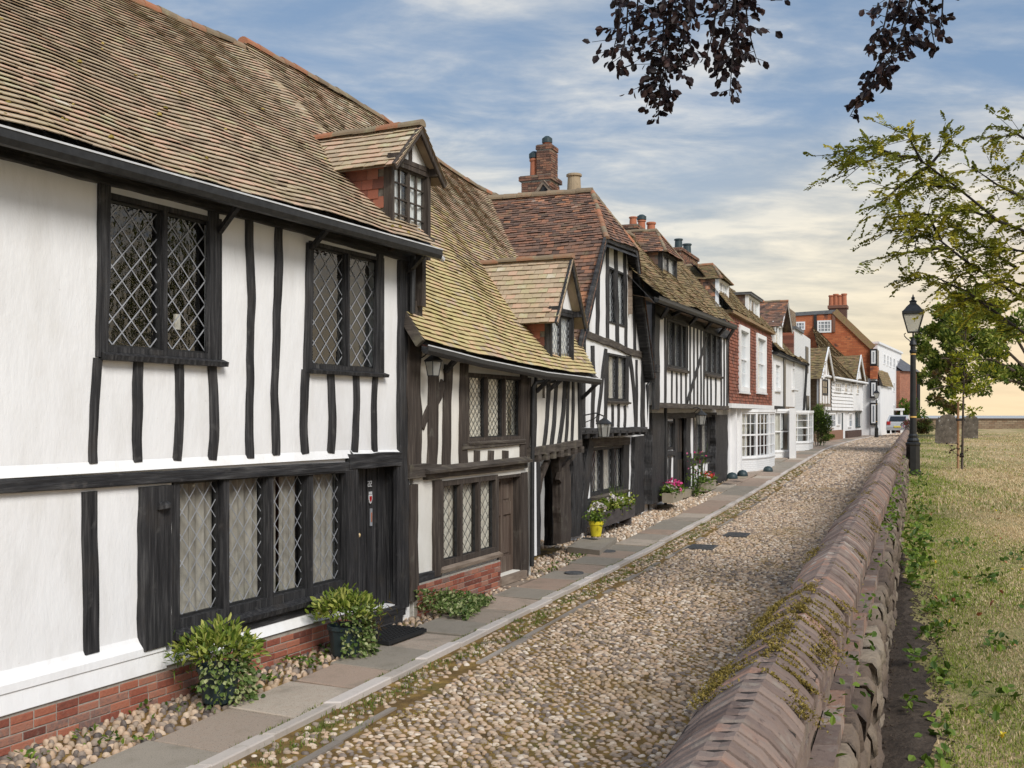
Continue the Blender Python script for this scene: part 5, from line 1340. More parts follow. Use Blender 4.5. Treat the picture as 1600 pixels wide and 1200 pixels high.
mb = MB(); timber_mb(mb, F3, [F3.hit(912, 522), F3.hit(947, 534), F3.hit(981, 549), F3.hit(1013, 559)], .15, -.02, .05, .09); mb.build('tie_beam', 'oak_brown_h', H3)
rail(F3, H3, 908, 674, 1012, 671, 10, name='bressumer', w1=.06, rough=.07, m='oak_black_h', hr=8.5)
a, b = F3.u(910), F3.u(1012)
for i in range(9):
    u = a + (b - a) * (i + .3) / 9; mb = MB(); mb.box(F3, u, u + .15, zj - .13, zj - .02, -.9, .05); mb.build('joist_end', 'oak_black', H3)
mb = MB()
for i in range(9):
    q = F3.hit(915 + i * 11, 674, .06); mb.box(F3, q[0] - .022, q[0] + .022, q[1] - .022, q[1] + .022, .055, .068)
mb.build('peg_holes', 'rubber', H3)
window(F3, H3, *X1, lights=2, fr=.045, mul=.04, lat=(.13, .16), sill=(.06, .09, .05), inner=.018, dep=.09, lt=.007, curtain=('curtain_cream', [(.03, .45), (.52, .97)]), sm='oak_brown_h', cdist=.02)
window(F3, H3, *XA, lights=2, fr=.04, mul=.06, lat=(.12, .15), inner=.016, dep=.08, lt=.007, curtain=('curtain_white', [(.02, .44), (.55, .95)]), cdist=.02)
# ground floor
Y1 = rect(G3, 922, 975, 700, 776)
ga, gb = G3.u(893), G3.u(1012)
mb = MB(); wall_mb(mb, G3, ga, gb, -.3, zj, [inset(Y1)], 0, .16); shell_mb(mb, G3, ga, gb, -.3, zj - .02, 4, 0); mb.build('wall', 'plaster', H3)
mb = MB(); mb.quad(F3.P(a, zj - .01, 0), F3.P(b, zj - .01, 0), F3.P(b, zj - .01, -1), F3.P(a, zj - .01, -1)); mb.build('jetty_soffit', 'oak_black_h', H3)
window(G3, H3, *Y1, lights=3, fr=.06, mul=.06, lat=(.17, .2), sill=(.08, .14, .05), inner=.018, dep=.1, lt=.008, curtain=('curtain_cream', [(.05, .12), (.28, .45), (.5, .64), (.9, .96)]), sm='oak_brown_h', cdist=.02)
stud(G3, H3, 904, 690, 903, 836, 13, name='door_post', w1=.12, rough=.06); stud(G3, H3, 925, 688, 914, 832, 8, name='curved_post', w1=.16, rough=.12, bow=-.4)
stud(G3, H3, 979, 690, 978, 800, 9, name='window_post', w1=.05, rough=.06); stud(G3, H3, 999, 682, 999.5, 802, 15, name='corner_post', w1=.10, rough=.10)
rail(G3, H3, 920, 692, 985, 689, 13, name='carved_fascia', w1=.10, m='oak_brown_h', rough=.03); rail(G3, H3, 916, 787, 980, 776, 14, name='sill_beam', w1=.05, m='oak_black_h')
for x in (930, 945, 960): stud(G3, H3, x, 792, x, 826, 4, w1=.03)
mb = MB(); p = G3.u(1008); q_ = G3.u(1021)
for i in range(5): mb.box(G3, p + (q_ - p) * i / 5 + .006, p + (q_ - p) * (i + 1) / 5 - .006, -.1, G3.z(1010, 680), -.08, -.03)
mb.box(G3, p, q_, G3.z(1010, 702), G3.z(1010, 698), -.03, -.01); mb.build('side_gate', 'oak_brown', H3)
mb = MB(); mb.box(G3, p, q_ + .1, G3.z(1010, 680), zj + 1.6, -.10, -.04); mb.build('side_panel', 'plaster', H3)
# roof: two steep slopes back from the street and a clipped end
wo = .28
zr = F3.z(925, 300, -.72); rf_ = F3.P(uc, zr, -.72); rb_ = F3.P(uc + .1, zr + .02, -6.5)
hq = lambda x, y: F3.P(*F3.hit(x, y, wo), wo)
hL, hR = hq(948, 373), hq(998, 392)
eL = hq(904, 572); eR = hq(1024, 592)
eLb = F3.P(F3.hit(904, 572, wo)[0], eL[2], -6.5); eRb = F3.P(F3.hit(1024, 592, wo)[0], eR[2], -6.5)
rf = MB()
lp = lambda p, q, t: tuple(np.array(p) * (1 - t) + np.array(q) * t)
fL = (hL[2] - eL[2]) / (rf_[2] - eL[2]); fR = (hR[2] - eR[2]) / (rf_[2] - eR[2])
mL, mR = lp(eLb, rb_, fL), lp(eRb, rb_, fR)
tiles(rf, [eLb, eL], [mL, hL], .105, .17, 4, .02, .016, .006); tiles(rf, [mL, hL], [rb_, rf_], .105, .17, 4, .02, .016, .006)
tiles(rf, [hL, F3.P(uc - .02, zhp - .12, wo + .04), hR], [rf_, F3.P(uc + .01, zr, -.72), F3.P(uc + .03, zr, -.72)], .105, .17, 6, .015, .016, .005)
tiles(rf, [eR, eRb], [hR, mR], .105, .17, 9, .02, .016, .005)
tiles(rf, [hR, mR], [rf_, rb_], .105, .17, 9, .02, .016, .005)
r3 = rf.build('roof', 'tile_red', H3)
mb = MB()
for q in ((eLb, eL, hL, mL), (mL, hL, rf_, rb_), (hL, hR, rf_)):
    mb.poly([np.array(p) - (0, 0, .16) for p in q])
mb.poly([np.array(p) - (0, 0, .09) for p in (eR, eRb, mR, hR)]); mb.poly([np.array(p) - (0, 0, .09) for p in (hR, mR, rb_, rf_)]); mb.build('roof_deck', 'oak_black_h', r3)
mb = MB(); ridge_mb(mb, [rb_, F3.P(uc + .05, zr + .03, -3), rf_], .11, .36, .01); ridge_mb(mb, [hL, rf_], .06, .2); ridge_mb(mb, [hR, rf_], .06, .2); mb.build('ridge_tiles', 'ridge_clay', r3)
mb = MB()
for pts in ([F3.hit(908, 548, wo), F3.hit(925, 465, wo), F3.hit(948.5, 374, wo)], [F3.hit(996, 391, wo), F3.hit(1003, 440, wo), F3.hit(1012, 510, wo), F3.hit(1023, 590, wo)], [F3.hit(949, 373, wo), F3.hit(997, 391, wo)]):
    timber_mb(mb, F3, pts, .14, wo - .06, wo - .01, .04)
mb.build('bargeboard', 'oak_black_h', H3)
mb = MB(); c = F3.P(F3.u(1010), F3.z(1010, 585), 0); mb.box(F3, F3.u(1009), F3.u(1014), F3.z(1010, 582), F3.z(1010, 570), -.05, wo); mb.build('eave_corbel', 'oak_black_h', H3)
mb = MB(); u_ = F3.u(1012, .1); mb.tube([F3.P(F3.u(1020, .2), F3.z(1018, 590, .2), .2), F3.P(u_, F3.z(1012, 602, .1), .10), F3.P(u_, zj + .1, .1)], .045, 8); mb.build('downpipe', 'iron_black', H3)
# chimneys
def brick_box(mb, pl, a, b, z0, z1, w0, w1, bl=.225, bh=.076):
    """four faces of individually modelled bricks"""
    q = [pl.P(a, 0, w1)[:2], pl.P(b, 0, w1)[:2], pl.P(b, 0, w0)[:2], pl.P(a, 0, w0)[:2]]
    for i in range(4):
        p = Plane.xy(q[i], q[(i + 1) % 4]); L = math.dist(q[i], q[(i + 1) % 4]); bricks(mb, p, 0, L, z0, z1, 0.0, bl, bh, .03)
def pot(parent, c, r, h, m, cap=None, name='chimney_pot'):
    mb = MB(); mb.lathe(c, [(r * 1.08, 0), (r * 1.08, .06), (r * .95, .08), (r * .85, h * .85), (r * 1.05, h * .88), (r * 1.05, h * .97), (r * .95, h), (r * .7, h), (r * .68, h - .1)], 16); p = mb.build(name, m, parent, smooth=False)
    if cap == 'cowl':
        mb = MB(); mb.lathe(c, [(r * .9, h), (r * 1.15, h + .02), (r * 1.15, h + .16), (r * .5, h + .24), (0, h + .25)], 16); mb.build('cowl', 'pot_dark', p)
    return p
wc = -5.2
def chim(pl, root, xl, xr, yt, yb, w, dep, mname='brick_brown', label=None, corb=.07, name='chimney'):
    a, b = pl.u(xl, w), pl.u(xr, w); zt_, zb_ = pl.z((xl + xr) / 2, yt, w), pl.z((xl + xr) / 2, yb, w)
    mb = MB(); mb.box(pl, a + .012, b - .012, zb_, zt_, w - dep, w - .012); c = mb.build(name, 'mortar', root)
    if label: c['label'] = label
    mb = MB(); brick_box(mb, pl, a, b, zb_, zt_ - .16, w - dep, w); brick_box(mb, pl, a - corb, b + corb, zt_ - .16, zt_, w - dep - corb, w + corb)
    mb.build('chimney_bricks', mname, c)
    mb = MB(); mb.box(pl, a - corb + .02, b + corb - .02, zt_ - .155, zt_ + .01, w - dep - corb + .02, w + corb - .02); mb.build('chimney_cap', 'mortar_dark', c)
    return c, a, b, zt_
c, a, b, z = chim(F3, H3, 859, 874, 277, 330, wc + .1, .98)
c2, a2, b2, z2 = chim(F3, H3, 861, 871, 228, 280, wc + .05, .5, corb=.02)
pot(c, F3.P((a + b) / 2, z - .02, wc - .62), .15, F3.z(829, 243, wc - .6) - z, 'clay_pot', 'cowl')
pot(c2, F3.P((a2 + b2) / 2, z2 - .02, wc - .2), .15, .12, 'clay_pot', 'cowl')
# little gablet in front of the stack
q0 = F3.P(F3.u(852, -4.3), 0, -4.3); q1 = np.array(q0[:2]) + F3.n
PG = Plane.xy(q0[:2], q1)                     # gablet facing down the street
gl, gr, ga_ = PG.hit(829, 313), PG.hit(869, 308), PG.hit(848, 283)
mb = MB(); mb.prism(PG, [(gl[0] + .1, gl[1]), (gr[0] - .08, gr[1]), (ga_[0], ga_[1] - .12)], -.2, -.05)
gbt = mb.build('gablet', 'oak_black_h', H3)
mb = MB(); timber_mb(mb, PG, [gl, ga_], .11, -.06, 0, .04); timber_mb(mb, PG, [ga_, gr], .11, -.06, 0, .04); mb.build('bargeboard', 'wood_grey', gbt)
mb = MB(); A = PG.P(*ga_, .03); Ab = PG.P(*ga_, -1.5)
tiles(mb, [PG.P(gr[0] + .2, gr[1] - .15, .03), PG.P(gr[0] + .2, gr[1] - .15, -1.5)], [A, Ab], .1, .16, 1, .01); tiles(mb, [PG.P(gl[0] - .08, gl[1] - .08, -1.5), PG.P(gl[0] - .08, gl[1] - .08, .03)], [Ab, A], .1, .16, 1, .01)
mb.build('gablet_roof', 'tile_red', gbt)
c = F3.P(F3.u(897, -1.6), F3.z(897, 303, -1.6), -1.6); pp_ = pot(r3, c, .18, F3.z(897, 272, -1.6) - c[2], 'clay_tan', None)

def zpx(pl, u, w, y):
    p = pl.P(u, 0, w); return EYE + (HYP - y) / FPX * p[1]
# ------------------------------------------------------------------ fourth house: long close-studded front
F4 = Plane(1018, 25.9, SV); G4 = Plane(1018, 27.97, SV)
H4 = thing('timber_house', G4.P(4, .1, 0), 'long close studded house with two troughs of flowers at its dark doorway', 'house', 'houses along the cobbled street')
ua, ub = F4.u(1022), F4.u(1138)
zj = F4.z(1043, 634); zt = F4.z(1043, 490)
A1 = rect(F4, 1042, 1074, 497, 573); A2 = rect(F4, 1101, 1126, 514, 583)
mb = MB(); wall_mb(mb, F4, ua, ub, zj, zt + .1, [inset(A1), inset(A2)], 0, .16); shell_mb(mb, F4, ua, ub, zj, zt + .1, 5, 0); mb.build('wall', 'plaster', H4)
stud(F4, H4, 1027.5, 440, 1027, 640, 8, name='corner_post', w1=.06, rough=.06); stud(F4, H4, 1040.5, 480, 1040.5, 632, 3, rough=.06, w1=.025)
for a in [(1079, 506, 1079, 633), (1085, 508, 1085, 633), (1090.5, 509, 1090.5, 634), (1096, 511, 1096, 634), (1100.5, 513, 1100.5, 635), (1050.5, 580, 1050.5, 630), (1058, 582, 1058, 631), (1065, 583, 1065, 632), (1072.5, 500, 1072.5, 632),
          (1106, 588, 1106, 635), (1111.5, 589, 1111.5, 636), (1119, 590, 1119, 637), (1127.5, 520, 1127.5, 637), (1132, 522, 1132, 637)]:
    stud(F4, H4, *a, 1.9, rough=.06, w1=.022)
stud(F4, H4, 1137, 520, 1137, 640, 2.2, name='corner_post', w1=.03, rough=.04)
mb = MB(); timber_mb(mb, F4, [F4.hit(1103, 530), F4.hit(1073, 628)], .16, -.02, .032, .04); mb.build('brace', 'oak_black', H4)
rail(F4, H4, 1030, 633, 1139, 637.5, 8.5, name='bressumer', w1=.06, rough=.04, m='oak_brown_h', hr=6)
mb = MB(); mb.box(F4, ua, ub, F4.z(1043, 497), F4.z(1043, 478), -.02, .05); mb.build('wall_plate', 'oak_black_h', H4)
window(F4, H4, *A1, lights=3, fr=.06, mul=.06, lat=(.16, .19), sill=(.09, .10, .03), inner=.02, dep=.1, lt=.008, curtain=('curtain_white', [(.02, .28), (.36, .6), (.7, .97)]), sm='oak_brown_h', cdist=.02)
window(F4, H4, *A2, lights=3, fr=.06, mul=.06, lat=(.16, .19), sill=(.09, .10, .03), inner=.02, dep=.1, lt=.008, curtain=('curtain_white', [(.03, .3), (.4, .6), (.68, .9)]), sm='oak_brown_h', cdist=.02)
wg = .62
e0, e1 = F4.hit(1026, 462, wg), F4.hit(1149, 508, wg)
gutter(H4, [F4.P(e0[0] + (e1[0] - e0[0]) * t, e0[1] + (e1[1] - e0[1]) * t - .02, wg) for t in np.linspace(0, 1, 4)], .06, lip='iron_black', drop=.12)
for xw, yw, xg, yg in ((1033, 497, 1047, 476), (1050, 493, 1072, 482), (1078, 507, 1092, 492), (1102, 514, 1116, 499), (1124, 522, 1137, 508), (1137, 530, 1147, 513)): strut(F4, H4, xw, yw, xg, yg, wg - .04, .08)
mb = MB(); mb.quad(F4.P(e0[0], e0[1] - .06, wg - .06), F4.P(e1[0], e1[1] - .06, wg - .06), F4.P(e1[0], zt + .12, 0), F4.P(e0[0], zt + .12, 0)); mb.build('soffit', 'wood_grey', H4)
mb = MB()
for k in range(5):
    p = F4.z(1022, 441, 0); mb.box(F4, e0[0] - .02, e0[0] + .03, p - .2 * (k + 1) + .01, p - .2 * k, -3.0, .05)
mb.build('weatherboard', 'wood_grey', H4)
wr = -1.35; zr = 7.85
E = [F4.P(e0[0] - .1, e0[1] + .05, wg - .03), F4.P((e0[0] + e1[0]) / 2, (e0[1] + e1[1]) / 2 + .02, wg - .03), F4.P(e1[0], e1[1] + .05, wg - .03)]; T = [F4.P(e0[0] - .1, zr - .45, wr), F4.P((e0[0] + e1[0]) / 2, zr - .3, wr), F4.P(e1[0], zr, wr)]
rf = MB(); tiles(rf, E, T, .105, .17, 3, .03, .018, .008); r4 = rf.build('roof', 'tile_moss', H4)
mb = MB(); mb.poly([np.array(p) - (0, 0, .22) for p in (E[0], E[2], T[2], T[0])]); mb.build('roof_deck', 'oak_black_h', r4)
mb = MB(); ridge_mb(mb, T, .1, .35); mb.build('ridge_tiles', 'ridge_clay', r4)
wd = -.35; uL, uR = F4.u(1035, wd), F4.u(1058, wd)
dormer(F4, H4, uL, uR, F4.z(1047, 447, wd), F4.z(1047, 398, wd), zpx(F4, (uL + uR) / 2, wd + .12 - .5, 361), wd, 3.2, .12, 'tile_red', 'tile_red', 'oak_black', 'plaster', ('curtain_white', [(0, .3), (.6, .95)]), 2, None, (.14, .18), front_ov=.12, base_drop=.2, hip=True, eav=.03, label='hipped attic dormer with orange hung tiles and leaded lights')
# ground floor
Z1 = rect(G4, 1043, 1056, 658, 703); Z2 = rect(G4, 1083, 1118, 648, 714); ZD = rect(G4, 1058, 1074, 648, 767)
ga, gb = G4.u(1019), G4.u(1140)
mb = MB(); wall_mb(mb, G4, ga, gb, -.1, zj, [inset(Z1), inset(Z2), inset(ZD)], 0, .16); shell_mb(mb, G4, ga, gb, -.1, zj - .02, 4, 0); mb.build('wall', 'plaster', H4)
mb = MB(); mb.quad(F4.P(ua, zj - .01, 0), F4.P(ub, zj - .01, 0), F4.P(ub, zj - .01, -1), F4.P(ua, zj - .01, -1)); mb.build('jetty_soffit', 'oak_black_h', H4)
stud(G4, H4, 1029, 645, 1029, 785, 19, name='corner_post', w1=.20, rough=.05)
stud(G4, H4, 1128, 648, 1128, 757, 19, name='corner_post', w1=.20, rough=.05)
for x, w_ in ((1041.5, 4), (1057, 4), (1076, 7), (1120, 4)): stud(G4, H4, x, 650, x, 765 - (x - 1040) * .1, w_, name='door_post', w1=.06, rough=.05)
rail(G4, H4, 1040, 650, 1120, 648, 9, name='beam', w1=.08, m='oak_black_h')
rail(G4, H4, 1041, 709, 1058, 708, 9, name='sill_beam', w1=.06, m='oak_black_h'); rail(G4, H4, 1080, 721, 1119, 716, 9, name='sill_beam', w1=.06, m='oak_black_h')
for x in (1047, 1084, 1097, 1108): stud(G4, H4, x, 724 if x > 1050 else 714, x, 762 if x > 1050 else 775, 4 if x == 1047 else 2.5, w1=.03)
mb = MB(); mb.lathe(G4.P(G4.u(1030), .0, .1), [(.30, -.2), (.30, .12), (.26, .16), (0, .16)], 10); mb.build('post_base', 'trough_stone', H4)
window(G4, H4, *Z1, lights=1, fr=.06, lat=(.16, .2), inner=.018, dep=.1, lt=.008, curtain=('curtain_cream', [(.4, .7)]), cdist=.02)
window(G4, H4, *Z2, lights=3, fr=.06, mul=.09, lat=(.16, .2), inner=.018, dep=.1, lt=.008, sill=(.07, .12, .03), curtain=('curtain_cream', [(.03, .09), (.32, .42), (.55, .65)]), cdist=.02)
mb = MB(); a, b, c, d = ZD; mb.box(G4, a, b, c, d, -.15, -.1)
dr = mb.build('door', 'oak_black', H4)
mb = MB()
for i, j in ((.08, .44), (.56, .92)):
    for k, l in ((.08, .4), (.5, .93)): mb.box(G4, a + (b - a) * i, a + (b - a) * j, c + (d - c) * k, c + (d - c) * l, -.1, -.085)
mb.build('panel', 'oak_brown', dr)
mb = MB(); mb.lathe(G4.P(b - .1, (c + d) / 2 - .1, -.06), [(0, -.04), (.035, -.02), (.035, .02), (0, .04)], 10); mb.build('handle', 'brass', dr)
mb = MB(); mb.box(G4, a + .12, a + .24, c + .85, c + .95, -.1, -.08); mb.build('letter_plate', 'lead_white', dr)
mb = MB(); mb.box(G4, a - .1, b + .1, c - .2, c, -.2, .25); mb.build('door_step', 'trough_stone', H4)
mb = MB(); u_ = G4.u(1040, .2); mb.tube([G4.P(u_, zj, .2), G4.P(u_, .15, .2)], .045, 8); mb.build('downpipe', 'iron_black', H4)
# chimneys behind the fourth house
c, a, b, z = chim(F4, H4, 994, 1018, 358, 395, -5.0, .7)
pot(c, F4.P(F4.u(1000, -5), z - .02, -5.3), .17, .45, 'clay_pot'); pot(c, F4.P(F4.u(1013, -5), z - .02, -5.3), .18, .55, 'clay_pot', 'cowl')
c, a, b, z = chim(F4, H4, 1021, 1036, 372, 400, -4.6, .5); pot(c, F4.P(F4.u(1028, -4.6), z - .02, -4.9), .2, F4.z(1028, 346, -4.6) - z, 'clay_pot')
c, a, b, z = chim(F4, H4, 1064, 1090, 395, 420, -4.4, .7)
pot(c, F4.P(F4.u(1070, -4.4), z - .02, -4.7), .2, .55, 'pot_dark'); pot(c, F4.P(F4.u(1083, -4.4), z - .02, -4.7), .22, .6, 'pot_dark')

# ------------------------------------------------------------------ fifth house: tile hung over a white bow window
F5 = Plane(1138, 35.95, SV); G5 = Plane(1138, 37.5, SV)
H5 = thing('tile_hung_house', G5.P(4, .3, 0), 'narrow house hung with red clay tiles above a white ground floor with bow window', 'house', 'houses along the cobbled street')
ua, ub = F5.u(1139), F5.u(1206)
zj = F5.z(1140, 630); zt = F5.z(1140, 489)
S1 = rect(F5, 1154, 1169, 507, 611); S2 = rect(F5, 1181, 1195.5, 520, 612)
mb = MB(); wall_mb(mb, F5, ua, ub, zj, zt, [inset(S1), inset(S2)], -.03, .2); shell_mb(mb, F5, ua, ub, zj, zt, 5, -.03); mb.build('wall', 'brick_brown', H5)
mb = MB(); rows = int((zt - zj) / .115)
for r in range(rows):
    z0 = zj + r * .115; u = ua - (.09 if r % 2 else 0)
    while u < ub:
        a, b, zc = max(u, ua), min(u + .172, ub), z0 + .06; u += .178
        if b - a < .03 or any(h[0] - .0 < (a + b) / 2 < h[1] and h[2] < zc < h[3] for h in (S1, S2)): continue
        k = .022 + rng.normal(0, .003); mb_r = rng.random(3)
        o = mb.verts([F5.P(a, z0, k), F5.P(b, z0, k), F5.P(b, z0 + .15, -.01), F5.P(a, z0 + .15, -.01), F5.P(a, z0, -.02), F5.P(b, z0, -.02)], mb_r); mb.face([o, o + 1, o + 2, o + 3]); mb.face([o + 4, o + 5, o + 1, o])
mb.build('hung_tiles', 'tile_hung', H5)
for S in (S1, S2): window(F5, H5, *S, lights=1, fr=.17, w=.02, face=.05, dep=.16, lat=None, bars=(3, 4, .025), lm=None, gm='glass_new', fm='paint_white', sill=(.08, .08, .03), rails=(.5,), part='sash_window', curtain=('curtain_white', [(.05, .35), (.65, .95)]), cdist=.02)
mb = MB(); mb.box(F5, ua - .05, ub + .05, zt - .02, zt + .1, -.3, .16); mb.build('eave_board', 'tile_moss', H5)
mb = MB(); mb.box(F5, ua - .03, ub + .03, zj - .16, zj - .005, -.1, .10); mb.build('cornice', 'paint_white', H5)
wr = -1.3; zr = 7.95
E = [F5.P(ua - .3, zt + .10, .16), F5.P(ub, zt + .06, .16)]; T = [F5.P(ua - .3, zr, wr), F5.P(ub, zr - .1, wr)]
rf = MB(); tiles(rf, E, T, .12, .19, 3, .02, .018, .007); r5 = rf.build('roof', 'tile_moss', H5)
mb = MB(); mb.poly([np.array(p) - (0, 0, .08) for p in (E[0], E[1], T[1], T[0])]); mb.build('roof_deck', 'oak_black_h', r5)
wd = -.3; uL, uR = F5.u(1123, wd), F5.u(1139, wd)
dormer(F5, H5, uL, uR, F5.z(1131, 481, wd), F5.z(1131, 439, wd), zpx(F5, (uL + uR) / 2, wd + .12 - .5, 414), wd, 4.0, .12, 'tile_moss', 'tile_red', 'paint_white', 'plaster', ('curtain_white', [(0, .3), (.7, 1)]), 2, (2, 3), None, front_ov=.12, base_drop=.1, eav=.03, hip=True, side_w=.12, label='hipped dormer with dark hung cheeks and white window')
uL, uR = F5.u(1169, wd), F5.u(1187, wd)
dormer(F5, H5, uL, uR, F5.z(1178, 502, wd), F5.z(1178, 466, wd), 0, wd, 3.6, .1, 'tile_red', 'slate' if False else 'tile_red', 'paint_white', 'plaster', ('curtain_white', [(0, .3), (.7, 1)]), 3, None, None, front_ov=.12, flat='lead_roof', side_w=.16, label='flat lead roofed dormer with white window')
# ground floor with bow window
ga, gb = G5.u(1138), G5.u(1207); zg = .2
mb = MB(); wall_mb(mb, G5, ga, gb, -.1, zj - .16, [], 0, .2); shell_mb(mb, G5, ga, gb, -.1, zj - .17, 4, 0); mb.quad(F5.P(ua, zj - .16, 0), F5.P(ub, zj - .16, 0), F5.P(ub, zj - .16, -1), F5.P(ua, zj - .16, -1)); mb.build('wall', 'paint_white', H5)
def bow(pl, root, uc, wid, out, z0, zs, z1, n, mwall='brick_white', label=None, sash=(3, 4)):
    """polygonal bay > apron, windows in each face, top"""
    an = np.linspace(-1, 1, n + 1); us = uc + wid / 2 * np.sin(an * 1.15) / math.sin(1.15); ws = out * (np.cos(an * 1.15) - math.cos(1.15)) / (1 - math.cos(1.15))
    mb = MB(); top = []; 
    b = None
    for i in range(n):
        p, q = pl.P(us[i], 0, ws[i])[:2], pl.P(us[i + 1], 0, ws[i + 1])[:2]
        f = Plane.xy(p, q); L = math.dist(p, q)
        mb.quad(f.P(0, z0, 0), f.P(L, z0, 0), f.P(L, zs, 0), f.P(0, zs, 0), (.5,) * 3, [(i, z0), (i + L, z0), (i + L, zs), (i, zs)])
        mb.box(f, 0, L, zs - .05, zs, -.05, .04)
        top += [f.P(0, z1 + .12, .05), f.P(L, z1 + .12, .05)]
    b = mb.build('bay', mwall, root)
    mb = MB(); mb.poly(top); mb.build('bay_top', 'lead_roof', b)
    if label: b['label'] = label
    fr = MB(); g = MB()
    for i in range(n):
        f = Plane.xy(pl.P(us[i], 0, ws[i])[:2], pl.P(us[i + 1], 0, ws[i + 1])[:2]); L = math.dist(pl.P(us[i], 0, ws[i])[:2], pl.P(us[i + 1], 0, ws[i + 1])[:2]); fr.box(f, -.02, L + .02, z1, z1 + .12, -.05, .05)
        p, q = pl.P(us[i], 0, ws[i])[:2], pl.P(us[i + 1], 0, ws[i + 1])[:2]
        f = Plane.xy(p, q); L = math.dist(p, q)
        fr.box(f, 0, .07, zs, z1, -.08, .02); fr.box(f, L - .07, L, zs, z1, -.08, .02); fr.box(f, .07, L - .07, z1 - .07, z1, -.08, .015); fr.box(f, .07, L - .07, zs, zs + .07, -.08, .015)
        for k in range(1, sash[0]): x = .07 + (L - .14) * k / sash[0]; fr.box(f, x - .014, x + .014, zs, z1, -.05, -.01)
        for k in range(1, sash[1]): z = zs + (z1 - zs) * k / sash[1]; h = .03 if k == sash[1] // 2 else .014; fr.box(f, .07, L - .07, z - h, z + h, -.05, -.012)
        g.quad(f.P(.07, zs, -.035), f.P(L - .07, zs, -.035), f.P(L - .07, z1, -.035), f.P(.07, z1, -.035))
    fr.build('bay_frame', 'paint_white', b); g.build('glass', 'glass_new', b)
    cu = MB(); 
    for i in (0, n - 1): 
        p, q = pl.P(us[i], 0, ws[i])[:2], pl.P(us[i + 1], 0, ws[i + 1])[:2]; f = Plane.xy(p, q); L = math.dist(p, q); cu.box(f, .1, L * .6, zs, z1, -.16, -.14)
    cu.build('curtain', 'curtain_cream', b)
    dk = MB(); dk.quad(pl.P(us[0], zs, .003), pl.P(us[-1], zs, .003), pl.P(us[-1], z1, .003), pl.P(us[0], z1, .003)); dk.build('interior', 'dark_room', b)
    return b
bow(G5, H5, G5.u(1178), G5.u(1196) - G5.u(1156), .75, .1, G5.z(1178, 711), zj - .3, 5, label='white bow window with many panes')
mb = MB()
for x in (1142, 1150): mb.box(G5, G5.u(x), G5.u(x) + .28, .1, zj - .17, -.05, .18)
mb.build('pilaster', 'paint_white', H5)
mb = MB(); mb.box(G5, G5.u(1144.5), G5.u(1150), .25, zj - .55, -.06, .03); mb.build('door', 'white_board', H5)
mb = MB(); mb.box(G5, G5.u(1139), G5.u(1157), .1, .36, -.1, .6); mb.build('door_step', 'trough_stone', H5)

# ------------------------------------------------------------------ sixth house: white rendered, jettied
F6 = Plane(1206, 45.9, SV); G6 = Plane(1206, 47.8, SV)
H6 = thing('white_house', G6.P(5, .6, 0), 'white rendered house with black corner strip, mossy eaves and bay windows', 'house', 'houses along the cobbled street')
ua, ub = F6.u(1207), F6.u(1257)
zj = F6.z(1208, 634); zt = F6.z(1208, 548)
K1 = rect(F6, 1210.5, 1219, 565, 609); K2 = rect(F6, 1237, 1245, 572, 607)
mb = MB(); wall_mb(mb, F6, ua, ub, zj, zt, [inset(K1), inset(K2)], 0, .2); shell_mb(mb, F6, ua, ub, zj, zt, 5, 0); mb.build('wall', 'white_board', H6)
for S in (K1, K2): window(F6, H6, *S, lights=1, fr=.12, face=.04, dep=.12, lat=None, bars=(2, 4, .03), lm=None, gm='glass_new', fm='paint_white', sill=(.08, .1, .05), part='sash_window', curtain=('curtain_white', [(.05, .4), (.6, .95)]), cdist=.02)
stud(F6, H6, 1226.5, 552, 1226.5, 638, 3, name='corner_post', m='paint_black', w1=.04, rough=.01)
mb = MB(); mb.box(F6, F6.u(1226), ub, zj - .2, zj, -.3, .05); mb.build('bressumer', 'wood_grey', H6)
mb = MB()
for i in range(10): u = ua + (F6.u(1225) - ua) * (i + .2) / 10; mb.box(F6, u, u + .14, zj - .12, zj - .0, -.2, .06)
mb.build('dentil_course', 'iron_black', H6)
wr = -2.6; zr = F6.z(1215, 524, wr)
E = [F6.P(ua, zt + .0, .3), F6.P(ub, zt - .1, .3)]; T = [F6.P(ua, zr + .8, wr), F6.P(ub, zr + .7, wr)]
rf = MB(); tiles(rf, E, T, .13, .2, 3, .03, .02, .009); r6 = rf.build('roof', 'tile_moss', H6)
mb = MB(); mb.poly([np.array(p) - (0, 0, .08) for p in (E[0], E[1], T[1], T[0])]); mb.build('roof_deck', 'oak_black_h', r6)
mb = MB(); mb.box(F6, ua, ub, zt - .16, zt - .05, -.05, .24); mb.build('gutter', 'iron_black', H6)
wd = .0; uL, uR = F6.u(1209, wd), F6.u(1222.5, wd)
dormer(F6, H6, uL, uR, F6.z(1215, 541, wd), F6.z(1215, 507, wd), F6.z(1223, 477, wd), wd, 4.5, .35, 'tile_red', 'tile_hung', 'paint_white', 'paint_white', ('curtain_white', [(0, .45), (.6, 1)]), 3, None, None, front_ov=.45, side_w=.14, tg=.13, label='gabled dormer with white bargeboards')
